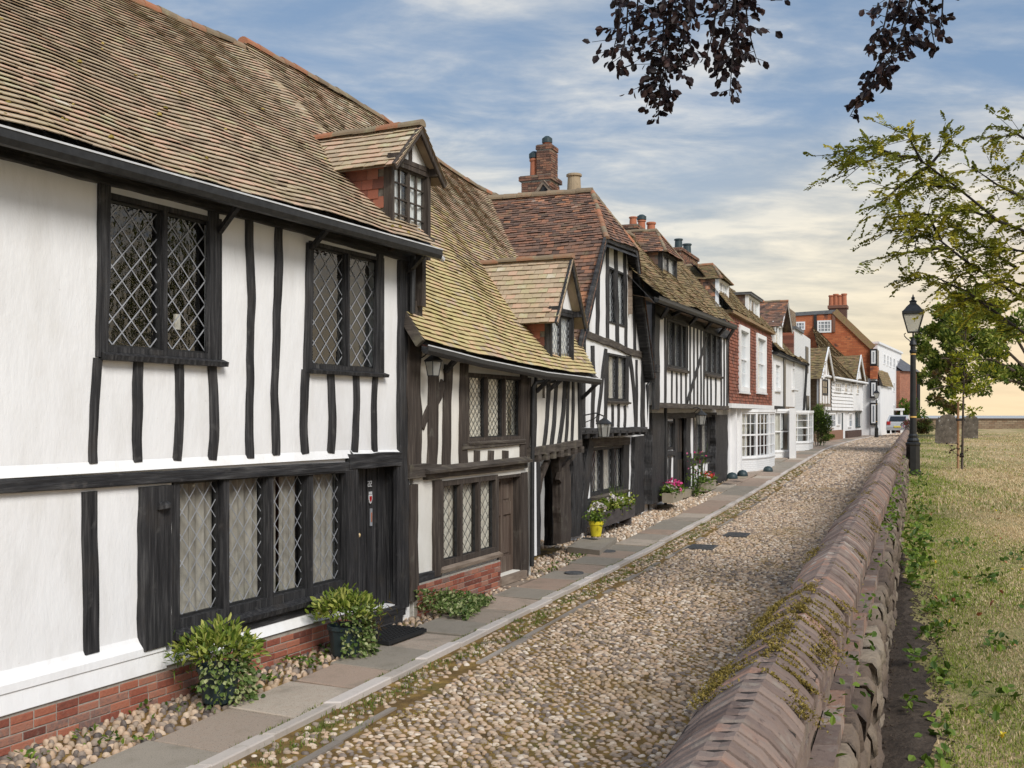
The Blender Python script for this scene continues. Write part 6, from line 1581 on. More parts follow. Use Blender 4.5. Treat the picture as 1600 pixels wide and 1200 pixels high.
# taller white block at its far end
b0, b1_ = F6.u(1240), F6.u(1264.5)
zz0 = F6.z(1240, 514)
Q1 = rect(F6, 1256.5, 1260.5, 541, 582); Q2 = rect(F6, 1257.5, 1262, 618, 668)
mb = MB(); pf = [(b0, -.1), (b1_, -.1), (b1_, F6.z(1264, 530)), (b0 + (b1_ - b0) * .45, zz0), (b0, zz0)]
mb.prism(F6, pf, -4.5, .06); wb = mb.build('tall_block', 'brick_white', H6)
mb = MB(); mb.box(F6, b0 - .05, b0 + (b1_ - b0) * .45, zz0, zz0 + .14, -4.6, .16); mb.build('parapet', 'lead_roof', wb)
for Q in (Q1, Q2): 
    mb = MB(); mb.box(F6, Q[0], Q[1], Q[2], Q[3], .05, .10); mb.box(F6, Q[0] + .1, Q[1] - .1, Q[2] + .1, Q[3] - .1, .10, .104); mb.build('window', 'paint_black', wb)
mb = MB(); 
for r in range(9):
    z = F6.z(1235, 517, -.1) - r * .2; mb.box(F6, b0 - .03 - .004 * (r % 2), b0 - .004, z - .195, z, -4, .02)
mb.build('side_tiles', 'tile_hung', wb)
gx, gy = F6.hit(1229, 513, -2.5), F6.hit(1245, 513, -2.5); ga2 = F6.hit(1233, 481, -2.5)
mb = MB(); mb.prism(F6, [gx, gy, (gy[0] - .9, ga2[1]), (gx[0] + .3, ga2[1])], -3.6, -2.5); mb.build('chimney', 'stone_block', H6)
mb = MB(); u_ = F6.u(1256, .1); mb.tube([F6.P(u_, F6.z(1256, 570, .1), .25), F6.P(u_, zj, .12), F6.P(u_ - .5, zj - .35, .1), F6.P(u_ - .8, zj - .4, 0)], .07, 8); mb.build('downpipe', 'iron_black', H6)
ga, gb = G6.u(1206), G6.u(1262); 
mb = MB(); wall_mb(mb, G6, ga, gb, -.1, zj - .1, [], 0, .2); shell_mb(mb, G6, ga, gb, -.1, zj - .12, 4, 0); mb.quad(F6.P(ua, zj - .1, 0), F6.P(ub, zj - .1, 0), F6.P(ub, zj - .1, -1.2), F6.P(ua, zj - .1, -1.2)); mb.build('wall', 'brick_white', H6)
bow(G6, H6, G6.u(1213), G6.u(1221) - G6.u(1206.5), .8, .3, G6.z(1213, 704), zj - .25, 3, label='narrow white bay behind a slender column', sash=(2, 2))
bow(G6, H6, G6.u(1240), G6.u(1250) - G6.u(1231), 1.0, .4, G6.z(1240, 690), zj - .3, 3, label='white canted bay with a dark side light', sash=(2, 4))
mb = MB(); mb.box(G6, G6.u(1207), G6.u(1209), .2, zj - .1, .75, 1.0); mb.build('pilaster', 'paint_white', H6)
mb = MB(); mb.box(G6, G6.u(1224), G6.u(1228), .5, zj - .7, -.05, .04); mb.build('door', 'pot_dark', H6)
# ------------------------------------------------------------------ far end of the street
def blockwin(pl, root, xl, xr, yt, yb, m='paint_white', w=.0, fr=.1, nx=2, nz=2, name='window', sillm=None):
    """small far window part > glass"""
    a, zt_ = pl.hit(xl, yt, w); b = pl.u(xr, w); zb_ = pl.z(xl, yb, w)
    mb = MB(); t = w + .05
    mb.box(pl, a, a + fr, zb_, zt_, w - .1, t); mb.box(pl, b - fr, b, zb_, zt_, w - .1, t); mb.box(pl, a + fr, b - fr, zt_ - fr, zt_, w - .1, t - .004); mb.box(pl, a + fr, b - fr, zb_, zb_ + fr, w - .1, t - .004)
    for i in range(1, nx): x = a + (b - a) * i / nx; mb.box(pl, x - .03, x + .03, zb_ + fr, zt_ - fr, w - .05, t - .012)
    for i in range(1, nz): z = zb_ + (zt_ - zb_) * i / nz; mb.box(pl, a + fr, b - fr, z - .025, z + .025, w - .05, t - .015)
    f = mb.build(name, m, root)
    mb = MB(); mb.quad(pl.P(a, zb_, w + .012), pl.P(b, zb_, w + .012), pl.P(b, zt_, w + .012), pl.P(a, zt_, w + .012)); mb.build('glass', 'car_glass' if m != 'paint_white' else 'glass_far', f)
    return f
mat('glass_far', [(0.3, (0.10, 0.115, 0.13)), (0.7, (0.30, 0.32, 0.34))], 'noise', .8, rough=.12, spec=.7)
F7 = Plane.xy((19.9, 68), (27, 82))
H7 = thing('weatherboarded_house', F7.P(8, .85, 0), 'white weatherboarded house with two small gables behind a leafy bush', 'house', 'houses along the cobbled street')
ua, ub = F7.u(1280), F7.u(1347)
zj = F7.z(1298, 641); ze = F7.z(1300, 591); zg = .7
mb = MB(); wall_mb(mb, F7, ua, ub, zj, ze, [], .0, .2); shell_mb(mb, F7, ua, ub, zg, ze, 8, 0)
n = 9
for i in range(n):      # boards
    z0 = zj + (ze - zj) * i / n; z1 = zj + (ze - zj) * (i + 1) / n - .02
    a = F7.u(1298); mb.poly([F7.P(a, z0, .09), F7.P(ub, z0, .09), F7.P(ub, z1, .04), F7.P(a, z1, .04)]); mb.poly([F7.P(a, z0, .0), F7.P(ub, z0, .0), F7.P(ub, z0, .09), F7.P(a, z0, .09)][::-1])
mb.build('wall', 'white_board', H7)
mb = MB(); wall_mb(mb, F7, ua, ub, zg, zj, [], -.2, .2); mb.build('wall', 'paint_white', H7)
mb = MB(); zp = F7.z(1298, 673); mb.box(F7, F7.u(1288), F7.u(1317), .5, zp, -.2, .02); mb.box(F7, F7.u(1324), F7.u(1346), .5, zp - .1, -.2, .02); mb.build('plinth', 'brick_brown', H7)
sp = Plane.xy(F7.P(ua, 0, -9.3)[:2], F7.P(ua, 0, .3)[:2])      # end wall facing down the street
mb = MB(); L = 9.5; mb.quad(sp.P(0, .3, .02), sp.P(L, .3, .02), sp.P(L, F7.z(1281, 586), .02), sp.P(0, F7.z(1281, 586), .02), (.5,) * 3, [(0, 0), (L, 0), (L, 6), (0, 6)]); mb.build('end_wall', 'stone_block', H7)
wr = -5.0; R0 = F7.P(F7.u(1268, wr), F7.z(1282, 511, wr), wr); R1 = F7.P(F7.u(1352, wr), F7.z(1282, 511, wr) - .3, wr)
E = [F7.P(ua - .1, ze, .4), F7.P(ub + .1, ze, .4)]
rf = MB(); tiles(rf, E, [R0, R1], .17, .24, 2, .05, .03, .012); r7 = rf.build('roof', 'tile_moss', H7)
mb = MB(); mb.poly([np.array(p) - (0, 0, .12) for p in (E[0], E[1], R1, R0)]); mb.build('roof_deck', 'oak_brown_h', r7)
mb = MB(); mb.tube([E[0], E[1]], .09, 8); mb.build('gutter', 'paint_white', H7)
for xl, xr, xa, ya, ye, ybt, bd in ((1280, 1297, 1289, 544, 586, 634, True), (1334, 1347.5, 1340.5, 556, 595, 641, False)):
    w_ = .35 if bd else .12
    a, b = F7.u(xl, w_), F7.u(xr, w_); zl = F7.z(xl, ye, w_); ap = (F7.u(xa, w_), F7.z(xa, ya, w_)); zb_ = F7.z(xl, ybt, w_)
    mb = MB(); mb.prism(F7, [(a, zb_), (b, zb_), (b, zl), ap, (a, zl)], w_ - .14, w_)
    g = mb.build('gable', 'white_board', H7)
    mb = MB()
    if bd:
        for i in range(5): u = a + (b - a) * i / 4; timber_mb(mb, F7, [(u, zb_), (u, zl)], .14, w_ - .02, w_ + .03, .02)
        for i in range(1, 4): u = a + (b - a) * i / 4; timber_mb(mb, F7, [(u, zl), (u, zl + (ap[1] - zl) * (.45 if i != 2 else .85))], .12, w_ - .02, w_ + .03, .02)
        timber_mb(mb, F7, [(a, zb_ + .06), (b, zb_ + .06)], .2, w_ - .1, w_ + .06, .02)
        mb.build('studs', 'wood_grey', g)
    mb = MB(); A = F7.P(ap[0], ap[1] + .06, w_ + .3); Ab = F7.P(ap[0], ap[1] + .06, w_ - 6)
    for e, s in (((a - .35, zl - .25), -1), ((b + .35, zl - .25), 1)):
        p, q = F7.P(*e, w_ + .3), F7.P(*e, w_ - 6)
        tiles(mb, [q, p] if s < 0 else [p, q], [Ab, A] if s < 0 else [A, Ab], .17, .24, 1, .03, .03, .01)
    mb.build('gable_roof', 'tile_moss', g)
    mb = MB()
    for e in ((a - .3, zl - .25), (b + .3, zl - .25)): timber_mb(mb, F7, [e, ap], .2, w_ + .2, w_ + .28, .01)
    mb.build('bargeboard', 'paint_white', g)
blockwin(F7, H7, 1284.5, 1293, 592, 617, 'oak_black', .35, .12)
blockwin(F7, H7, 1304, 1314, 597, 613, w=.1, nx=3); blockwin(F7, H7, 1319, 1324, 598, 614, w=.1, nx=1); blockwin(F7, H7, 1328, 1331.5, 600, 615, w=.1, nx=1); blockwin(F7, H7, 1338, 1342, 600, 616, w=.14, nx=1)
blockwin(F7, H7, 1289, 1305, 645, 669, w=-.1, nx=4, nz=2); blockwin(F7, H7, 1308, 1313, 644, 665, w=-.15, nx=2, nz=1); blockwin(F7, H7, 1326, 1331, 645, 668, w=-.15, nx=1); blockwin(F7, H7, 1337.5, 1344.5, 644, 668, w=-.15, nx=3, nz=1, m='pot_dark')
mb = MB(); a, b = F7.u(1317), F7.u(1323); mb.box(F7, a, b, .6, F7.z(1320, 643), -.3, -.12); d_ = mb.build('door', 'paint_white', H7)
mb = MB(); mb.box(F7, a + .2, a + .7, .85, F7.z(1320, 645), -.12, -.1); mb.build('panel', 'pot_dark', d_)

# tall brick house: side gable towards the camera
G8 = Plane.xy((29.6 - .929 * 9, 87 + .369 * 9), (29.6, 87)); F8 = Plane.xy((29.6, 87), (29.6 + 6 * .43, 87 + 6 * .9))
H8 = thing('brick_house', (29.2, 87.5, .9), 'tall house with orange brick side gable, four red chimney pots and black corner bays', 'house', 'houses along the cobbled street')
gp = [G8.hit(x, y) for x, y in ((1236, 700), (1363, 684), (1363, 543), (1309, 489), (1236, 493))]
mb = MB(); mb.prism(G8, gp, -7, 0); mb.build('wall', 'brick_orange_tex', H8) if 'brick_orange_tex' in MATS else None
mat('brick_orange_tex', [(0.3, (0.5, 0.45, 0.4)), (0.7, (0.95, 0.9, 0.85))], 'noise', 1.2, rough=.9, brick=(0.46, 0.15, (0.30, 0.12, 0.07), (0.40, 0.115, 0.05), (0.55, 0.19, 0.08), 0.012), mott=(.9, (0.09, 0.05, 0.04), 0.6, 0.68))
mb.build('wall', 'brick_orange_tex', H8)
mb = MB(); a, b = G8.u(1342), G8.u(1360.5); mb.box(G8, a, b, .5, G8.z(1350, 591), -.2, .03); mb.build('painted_wall', 'paint_white', H8)
mb = MB(); timber_mb(mb, G8, [G8.hit(1304, 486, .2), G8.hit(1364, 543, .2)], .5, -.5, .15, .02, step=.4); mb.build('verge', 'tile_moss', H8)
mb = MB(); timber_mb(mb, G8, [G8.hit(1236, 491, .2), G8.hit(1306, 486.5, .2)], .3, -.5, .1, .01, step=.4); mb.build('parapet', 'lead_roof', H8)
for x in (1274, 1303): 
    mb = MB(); q = G8.hit(x, 487); mb.box(G8, q[0] - .12, q[0] + .12, q[1] - 1.7, q[1], -.02, .10); mb.build('downpipe' if x < 1300 else 'brick_pier', 'paint_black' if x < 1300 else 'brick_brown', H8)
blockwin(G8, H8, 1277, 1299, 501, 520, w=.02, nx=4, nz=3, fr=.12); blockwin(G8, H8, 1243, 1258, 503, 516, w=.02, nx=3, nz=2, fr=.12)
cx = [G8.hit(x, 492, -2.5)[0] for x in (1295, 1322)]; zc = G8.z(1308, 477, -2.5)
mb = MB(); mb.box(G8, cx[0], cx[1], G8.z(1308, 500, -2.5), zc, -4, -2.5); mb.box(G8, cx[0] - .1, cx[1] + .1, zc - .25, zc, -4.1, -2.4); c = mb.build('chimney', 'brick_brown', H8)
for i, x in enumerate((1299, 1306, 1312, 1319)): pot(c, G8.P(G8.u(x, -3.2), zc, -3.2), .24, .95 + .1 * (i % 2), 'clay_pot')
# corner bays
for yt, yb, m in ((545, 571, 'w'), (572, 592, 'b'), (595, 622, 'w'), (629, 664, 'w')):
    a, b = G8.u(1359.5, .35), G8.u(1370.5, .35); zt_, zb_ = G8.z(1365, yt, .35), G8.z(1365, yb, .35)
    mb = MB(); mb.box(G8, a, b, zb_, zt_, -3, .35)
    if m == 'b': mb.build('bay_apron', 'brick_orange_tex', H8); continue
    bb = mb.build('bay', 'paint_black', H8)
    mb = MB(); mb.box(G8, a + .1, b - .12, zb_ + .15, zt_ - .15, .3, .39); f = mb.build('bay_frame', 'paint_white', bb)
    mb = MB(); mb.box(G8, a + .2, b - .22, zb_ + .25, zt_ - .25, .3, .394); mb.build('glass', 'glass_far', bb)
mb = MB(); mb.box(G8, G8.u(1360.5), G8.u(1370), .5, G8.z(1365, 592), -3, .12); mb.build('corner_wall', 'paint_white', H8)

# white terrace closing the view
F9 = Plane.xy((31.4, 90), (31.4 + 14 * .4885 + .2, 104))
H9 = thing('white_terrace', F9.P(7, .9, 0), 'tall plain white terrace with rows of small sash windows beyond the brick house', 'house', 'houses along the cobbled street')
L = F9.u(1408.5); zt = 8.6
mb = MB(); mb.box(F9, -1.2, L, .3, zt, -6, 0); mb.build('wall', 'paint_white', H9)
mb = MB(); mb.box(F9, -1.3, L + .1, zt, zt + .18, -6.1, .15); mb.build('parapet', 'white_board', H9)
for x in (1381.5, 1386.5, 1391, 1396.5, 1402.5):
    blockwin(F9, H9, x - 1.4, x + 1.4, 552 + (x - 1381) * .45, 569 + (x - 1381) * .4, nx=2, nz=2); blockwin(F9, H9, x - 1.4, x + 1.4, 594 + (x - 1381) * .2, 609 + (x - 1381) * .2, nx=2, nz=2)
    blockwin(F9, H9, x - 1.5, x + 1.5, 632, 652, nx=2, nz=2)
mb = MB(); p = [F9.hit(1377, 590, .5), F9.hit(1395, 606, .5)]
tiles(mb, [F9.P(p[0][0], p[1][1], .6), F9.P(p[1][0], p[1][1], .6)], [F9.P(p[0][0], p[1][1] + 1.4, .05), F9.P(p[1][0], p[1][1] + 1.4, .05)], .2, .25, 1, .03, .03); mb.build('porch_roof', 'tile_moss', H9)
mb = MB(); mb.box(F9, p[0][0], p[1][0] - .1, .5, p[1][1], -.1, .42); mb.build('front_block', 'paint_white', H9)
mb = MB(); u = F9.u(1396); mb.box(F9, u, u + 1.8, 3.0, 3.2, 0, .9); mb.box(F9, u + .1, u + .25, .8, 3.0, .6, .8); mb.box(F9, u + 1.5, u + 1.65, .8, 3.0, .6, .8); mb.build('porch', 'paint_white', H9)
mb = MB(); mb.box(F9, u + .4, u + 1.35, .8, 2.8, -.1, .04); mb.build('door', 'pot_dark', H9)
# red brick house far behind the lamp
F10 = Plane.xy((36.8, 100), (41.8, 104)); 
H10 = thing('brick_house', F10.P(2, .9, 0), 'plain red brick house with slate roof and climbing greenery behind the nearer street lamp', 'house', 'houses along the cobbled street')
a, b = F10.u(1406), F10.u(1433); zt = F10.z(1415, 580)
mb = MB(); mb.box(F10, a, b, .3, zt, -6, 0); mb.build('wall', 'brick_tex', H10)
mb = MB(); mb.quad(F10.P(a, zt, .3), F10.P(b, zt, .3), F10.P(b, zt + 1.9, -2.6), F10.P(a, zt + 1.9, -2.6), (.5,) * 3, [(0, 0), (5, 0), (5, 3), (0, 3)]); mb.poly([F10.P(a, zt, 0), F10.P(a, zt + 1.9, -2.6), F10.P(a, zt, -5.5)]); mb.poly([F10.P(b, zt, 0), F10.P(b, zt + 1.9, -2.6), F10.P(b, zt, -5.5)]); mb.build('roof', 'slate', H10)
mb = MB(); 
for x in (1432.5, 1435): q = F10.u(x); mb.tube([F10.P(q, .8, .1), F10.P(q, zt, .1)], .08, 6)
mb.build('downpipe', 'iron_black', H10)
mb = MB(); mb.box(F10, F10.u(1434), F10.u(1446), .3, F10.z(1440, 610), -7, -1); mb.build('rear_wing', 'brick_tex', H10)
F11 = Plane.xy((43.5, 112), (46.5, 118))
blobs = []
# ------------------------------------------------------------------ street lamps
def lamp_post(loc, label):
    L = thing('street_lamp', loc, label, 'street lamp', 'black lamp posts of the street')
    x, y, z = loc
    mb = MB(); k = math.radians(24)
    def sq(mb, prof, n=8, rot=0.39): mb.lathe(loc, prof, n, rot=rot)
    mb.lathe(loc, [(.20, 0), (.20, .10), (.178, .12), (.172, .72), (.19, .75), (.19, .79), (.15, .82)], 8, rot=.39 + k); mb.build('base', 'paint_black', L)
    mb = MB(); mb.lathe(loc, [(.13, .80), (.15, .86), (.11, .92), (.115, .98), (.088, 1.02), (.078, 1.4), (.066, 2.9), (.064, 3.02), (.085, 3.05), (.085, 3.09), (.062, 3.12), (.062, 3.2), (.092, 3.24), (.075, 3.3), (.055, 3.34), (.05, 3.40)], 16); mb.build('shaft', 'paint_black', L, smooth=False)
    mb = MB(); mb.lathe(loc, [(.0785, 1.42), (.084, 1.425), (.084, 1.455), (.0785, 1.46)], 16); mb.build('gold_band', 'gold', L); mb = MB(); mb.lathe(loc, [(.066, 2.985), (.071, 2.99), (.071, 3.01), (.066, 3.015)], 16); mb.build('gold_band', 'gold', L)
    mb = MB()
    for s in (-1, 1):
        for s2 in (0,):
            d = np.array([math.cos(-.37), math.sin(-.37), 0]) * s
            mb.tube([np.array(loc) + d * r + (0, 0, h) for r, h in ((.05, 3.30), (.10, 3.36), (.15, 3.40), (.20, 3.46), (.21, 3.50), (.17, 3.53))], .013, 6)
    mb.lathe(loc, [(.02, 3.36), (.02, 3.55)], 8); mb.build('bracket', 'paint_black', L)
    lan = MB(); rot = math.pi / 4 + .37
    lan.lathe(loc, [(.185, 3.535), (.185, 3.56), (.16, 3.56)], 4, rot=-rot)
    lan.lathe(loc, [(.345, 3.985), (.36, 4.0), (.36, 4.06), (.33, 4.075)], 4, rot=-rot)
    lan.lathe(loc, [(.33, 4.07), (.20, 4.19), (.115, 4.25), (.105, 4.30), (.13, 4.315), (.06, 4.345), (.045, 4.37), (.065, 4.40), (.03, 4.43), (.02, 4.47), (0, 4.50)], 4, rot=-rot)
    for i in range(4):
        a = -rot + i * math.pi / 2
        p, q = [np.array(loc) + (math.cos(a) * r, math.sin(a) * r, h) for r, h in ((.17, 3.55), (.338, 4.0))]; lan.bar(p, q, .022, .022)
    l = lan.build('lantern', 'paint_black', L)
    g = MB(); g.lathe(loc, [(.165, 3.56), (.332, 3.99)], 4, rot=-rot); g.build('lantern_glass', 'frosted_pane', L)
    return L
m = bpy.data.materials.new('frosted_pane'); m.use_nodes = True; t = NT(m.node_tree); t.n.clear()
o_ = t.new('ShaderNodeOutputMaterial'); tl = t.new('ShaderNodeBsdfTranslucent'); tl.inputs[0].default_value = (.82, .8, .74, 1); tp = t.new('ShaderNodeBsdfTransparent'); tp.inputs[0].default_value = (.9, .9, .86, 1)
df = t.new('ShaderNodeBsdfDiffuse'); df.inputs[0].default_value = (.7, .69, .64, 1)
m1 = t.new('ShaderNodeMixShader'); m1.inputs[0].default_value = .5; t.link(tl.outputs[0], m1.inputs[1]); t.link(df.outputs[0], m1.inputs[2])
m2 = t.new('ShaderNodeMixShader'); m2.inputs[0].default_value = .45; t.link(m1.outputs[0], m2.inputs[1]); t.link(tp.outputs[0], m2.inputs[2]); t.link(m2.outputs[0], o_.inputs[0]); MATS['frosted_pane'] = m
lp1 = tuple(float(v) for v in yard(-.06, 26.2)); 
L1 = lamp_post(lp1, 'nearer tall black lamp post with gold bands standing in the churchyard grass by the wall')
L2 = L1.copy(); COL.objects.link(L2); L2.name = 'street_lamp'
for ch in list(L1.children):
    c_ = ch.copy(); COL.objects.link(c_); c_.parent = L2
yl = 80.0; L2.location = ((1369.5 - CXP) / FPX * yl, yl, EYE - 35.5 / FPX * yl); L2.scale = (.84, .84, .84)
L2['label'] = 'farther black lamp post on the pavement in front of the white walled brick house'

# wall lanterns
def wall_lantern(pl, px, py, w, h, label, arm_from=None, hex_=6):
    u, z = pl.hit(px, py, w); c = pl.P(u, z, w)
    L = thing('wall_lantern', c, label, 'lantern', 'lanterns on the house fronts')
    r = h * .36
    mb = MB(); mb.lathe(c, [(r * 1.25, 0), (r * 1.3, .015), (r * .55, h * .26), (r * .2, h * .34), (r * .12, h * .45), (0, h * .46)], hex_)
    mb.lathe(c, [(r * .75, -h * .72), (r * .8, -h * .68)], hex_)
    for i in range(hex_):
        a = 2 * math.pi * i / hex_; p, q = [np.array(c) + (math.cos(a) * rr, math.sin(a) * rr, hh) for rr, hh in ((r * .76, -h * .69), (r * 1.08, 0))]; mb.bar(p, q, .012, .012)
    mb.build('frame', 'iron_black', L)
    g = MB(); g.lathe(c, [(r * .74, -h * .68), (r * 1.05, -.002)], hex_); g.build('panes', 'frosted_pane', L)
    mb = MB(); b = pl.P(u - .02, z + h * .45, w); a = pl.P(u - .02, z + h * .5, .02); mb.tube([a, pl.P(u, z + h * .62, w * .6), b], .014, 6); mb.tube([pl.P(u, z + h * .1, .02), pl.P(u, z + h * .3, w * .5), pl.P(u, z + h * .55, w * .75)], .01, 6); mb.build('bracket', 'iron_black', L)
    return L
wall_lantern(F2, 677, 565, .26, .27, 'square black lantern under the eaves at the left corner of the cottage', hex_=4)
wall_lantern(F3, 944, 663, .42, .36, 'tapering lantern on a curled bracket above the planter of the gabled house')
wall_lantern(F4, 1095.5, 649, .3, .38, 'pale glass lantern beside the dark doorway with flower troughs')

# ------------------------------------------------------------------ plants in pots
def blob_leaves(mb, c, rad, n, size, mat_aspect=.45, lumps=7, shell=.55, droop=0.0):
    c = np.array(c, float); rad = np.array(rad, float)
    lc = rng.normal(0, 1, (lumps, 3)); lc /= np.linalg.norm(lc, axis=1)[:, None]; lc *= rng.uniform(.35, .75, (lumps, 1))
    i = rng.integers(0, lumps, n); d = rng.normal(0, 1, (n, 3)); d /= np.linalg.norm(d, axis=1)[:, None]
    p = lc[i] + d * (rng.uniform(.2, 1, (n, 1)) ** shell) * rng.uniform(.35, .5, (lumps, 1))[i]
    out = p / (np.linalg.norm(p, axis=1)[:, None] + 1e-6)
    leaves_mb(mb, c + p * rad, size, out * .8 + (0, 0, .35 - droop), mat_aspect, .9)
def potted_shrub(loc, label, h, seed, flip=1):
    P_ = thing('potted_shrub', loc, label, 'potted plant', 'potted shrubs against the first house')
    mb = MB(); mb.lathe(loc, [(.13, 0), (.15, .02), (.19, .30), (.205, .31), (.205, .35), (.18, .35), (.17, .28), (0, .28)], 20); mb.build('pot', 'pot_dark', P_, smooth=False)
    x, y, z = loc
    mb = MB()
    for k in range(9): a = k * .7; mb.tube([(x, y, z + .28), (x + .12 * math.cos(a), y + .12 * math.sin(a), z + .42), (x + .26 * math.cos(a), y + .26 * math.sin(a), z + .55 + .03 * (k % 3))], .007, 5)
    mb.build('stems', 'bark', P_)
    mb = MB(); k = 760; p = rng.normal(0, 1, (k, 3)); p /= np.linalg.norm(p, axis=1)[:, None]; p[:, 2] = np.abs(p[:, 2]) * .9 - .15
    rr = rng.uniform(.45, 1.08, (k, 1)) * (1 + .20 * wob(np.arctan2(p[:, 1], p[:, 0]) * .9 + p[:, 2] * 1.5, seed, .8))[:, None]; q = np.array([x, y, z + .47]) + p * rr * np.array([.36, .36, .32])
    leaves_mb(mb, q, .082, p + (0, 0, .55) + rng.normal(0, .45, (k, 3)), .38, .6); mb.build('foliage', 'leaf_laurel', P_)
    mb = MB(); k = 560; a = rng.uniform(-1.9, 1.3, k) if flip > 0 else rng.uniform(-1.55, 1.1, k); hh = rng.random(k) ** .9 * .56
    rad = .235 + .12 * (1 - hh / .5) * rng.random(k) + .03 * rng.normal(0, 1, k); q = np.stack([x + np.cos(a) * rad, y + np.sin(a) * rad, z + .03 + hh], 1)
    leaves_mb(mb, q, .05, np.stack([np.cos(a), np.sin(a), -np.ones(k) * .5], 1), .85, .4); mb.build('trailing_ivy', 'leaf_ivy', P_)
    mb = MB(); k = 120; q = np.array([x - .28 * flip, y + .0, z + .4]) + rng.normal(0, 1, (k, 3)) * np.array([.09, .09, .08]); leaves_mb(mb, q, .10, None, .10, 1.5); setting(mb.build('heather', 'leaf_weed' if flip > 0 else 'leaf_bronze', P_), 'stuff')
    return P_
potted_shrub((-2.74, 9.85, -.09), 'bushy green potted shrub with trailing variegated ivy below the left end of the long window', .8, 1)
potted_shrub((-1.86, 11.75, -.09), 'leafy potted shrub with trailing ivy in a dark pot beside the black plank door', .8, 4, -1)
c = F2.P(F2.u(668), -.06, .42); IV = MB(); k = 1500; t_ = rng.random(k)
uu = F2.u(640) + t_ * (F2.u(712) - F2.u(640)); ww = .08 + rng.random(k) * (.78 - .25 * t_); zz_ = -.08 + .30 * np.exp(-((ww - .1) / .35) ** 2) * (1 - .75 * t_) * rng.random(k) + .05 + .05 * rng.random(k)
q = np.array([F2.P(a, b, e) for a, b, e in zip(uu, zz_, ww)]); leaves_mb(IV, q, .055, None, .8, 1.4)
tag(IV.build('ivy_plant', 'leaf_ivy', None, loc=c), 'low spreading variegated ivy at the foot of the brick apron', 'ivy')
c = np.array(F1.P(F1.u(608, .5), -.015, .5)); mb = MB()
d_ = np.array([F1.d[0], F1.d[1], 0]); n_ = np.array([F1.n[0], F1.n[1], 0])
qq = [c - d_ * .42 - n_ * .27, c + d_ * .42 - n_ * .27, c + d_ * .42 + n_ * .27, c - d_ * .42 + n_ * .27]
mb.hexa([p - (0, 0, .03) for p in qq] + [p + (0, 0, .012) for p in qq])
for i in range(13):
    for j in range(8): p = c + d_ * (-.38 + .76 * i / 12) + n_ * (-.23 + .46 * j / 7) + (0, 0, .018); mb.bar(p - d_ * .02, p + d_ * .02, .03, .014)
tag(mb.build('doormat', 'rubber', None, loc=tuple(c)), 'black rubber doormat in front of the plank door', 'doormat')

# stone step, yellow pot, planter, troughs
def hz(px, py, z): Y = FPX * (EYE - z) / (py - HYP); return np.array([(px - CXP) / FPX * Y, Y, z])
st = [hz(886.5, 854, .06), hz(937, 860, .06), hz(964, 840, .06), hz(911, 839.5, .06)]
mb = MB(); mb.hexa([p - (0, 0, .14) for p in st] + st); tag(mb.build('stone_step', 'slab', None, loc=tuple(st[0])), 'broad stone slab step at the dark doorway under the overhang', 'step')
def flowers(mb, c, r, n, size): leaves_mb(mb, np.array(c) + rng.normal(0, 1, (n, 3)) * np.array(r), size, None, .9, .6)
u, z = G3.hit(931.5, 838, .62); c = np.array(G3.P(u, z, .62))
Yp = thing('flower_pot', tuple(c), 'bright yellow flower pot with leafy green plant on the step by the planter', 'flower pot')
mb = MB(); mb.lathe(c, [(.09, 0), (.10, .01), (.135, .24), (.15, .245), (.15, .31), (.135, .31), (.13, .27), (0, .27)], 18); mb.build('pot', 'pot_yellow', Yp)
mb = MB(); k = 170; q = c + (0, 0, .36) + rng.normal(0, 1, (k, 3)) * np.array([.10, .10, .06]); leaves_mb(mb, q, .075, None, .6, 1.2); mb.build('foliage', 'leaf_weed', Yp)
a, b = G3.u(940, .45), G3.u(992, .45); zb = G3.z(942, 824, .45); H_ = .30
Pb = thing('planter', G3.P((a + b) / 2, zb, .3), 'long dark wooden planter of white flowers under the window of the gabled house', 'planter')
mb = MB(); mb.box(G3, a, b, zb, zb + H_, .41, .45); mb.box(G3, a, b, zb, zb + H_, .12, .16); mb.box(G3, a, a + .04, zb, zb + H_, .16, .41); mb.box(G3, b - .04, b, zb, zb + H_, .16, .41); mb.box(G3, a + .04, b - .04, zb + .2, zb + .24, .16, .41)
for x in (a + .2, b - .3): mb.box(G3, x, x + .12, zb - .15, zb, .15, .42)
mb.build('box', 'trough_wood', Pb)
mb = MB()
for t_, zz_, n in ((.08, .32, 60), (.3, .42, 180), (.55, .36, 120), (.75, .42, 160), (.9, .4, 100)): flowers(mb, G3.P(a + (b - a) * t_, zb + zz_, .28), (.14, .10, .07), n, .09)
mb.build('foliage', 'leaf_laurel', Pb)
mb = MB()
for t_, zz_, n in ((.1, .42, 50), (.5, .5, 60), (.6, .44, 40)): flowers(mb, G3.P(a + (b - a) * t_, zb + zz_, .30), (.10, .08, .05), n, .075)
mb.build('blossoms', 'petal_white', Pb)
mb = MB(); k = 70; q = np.array(G3.P(a + (b - a) * .72, zb + .35, .2)) + rng.normal(0, 1, (k, 3)) * np.array([.10, .10, .03]); blades(mb, q, .42, .7, .006); mb.build('tall_leaves', 'leaf_weed', Pb)
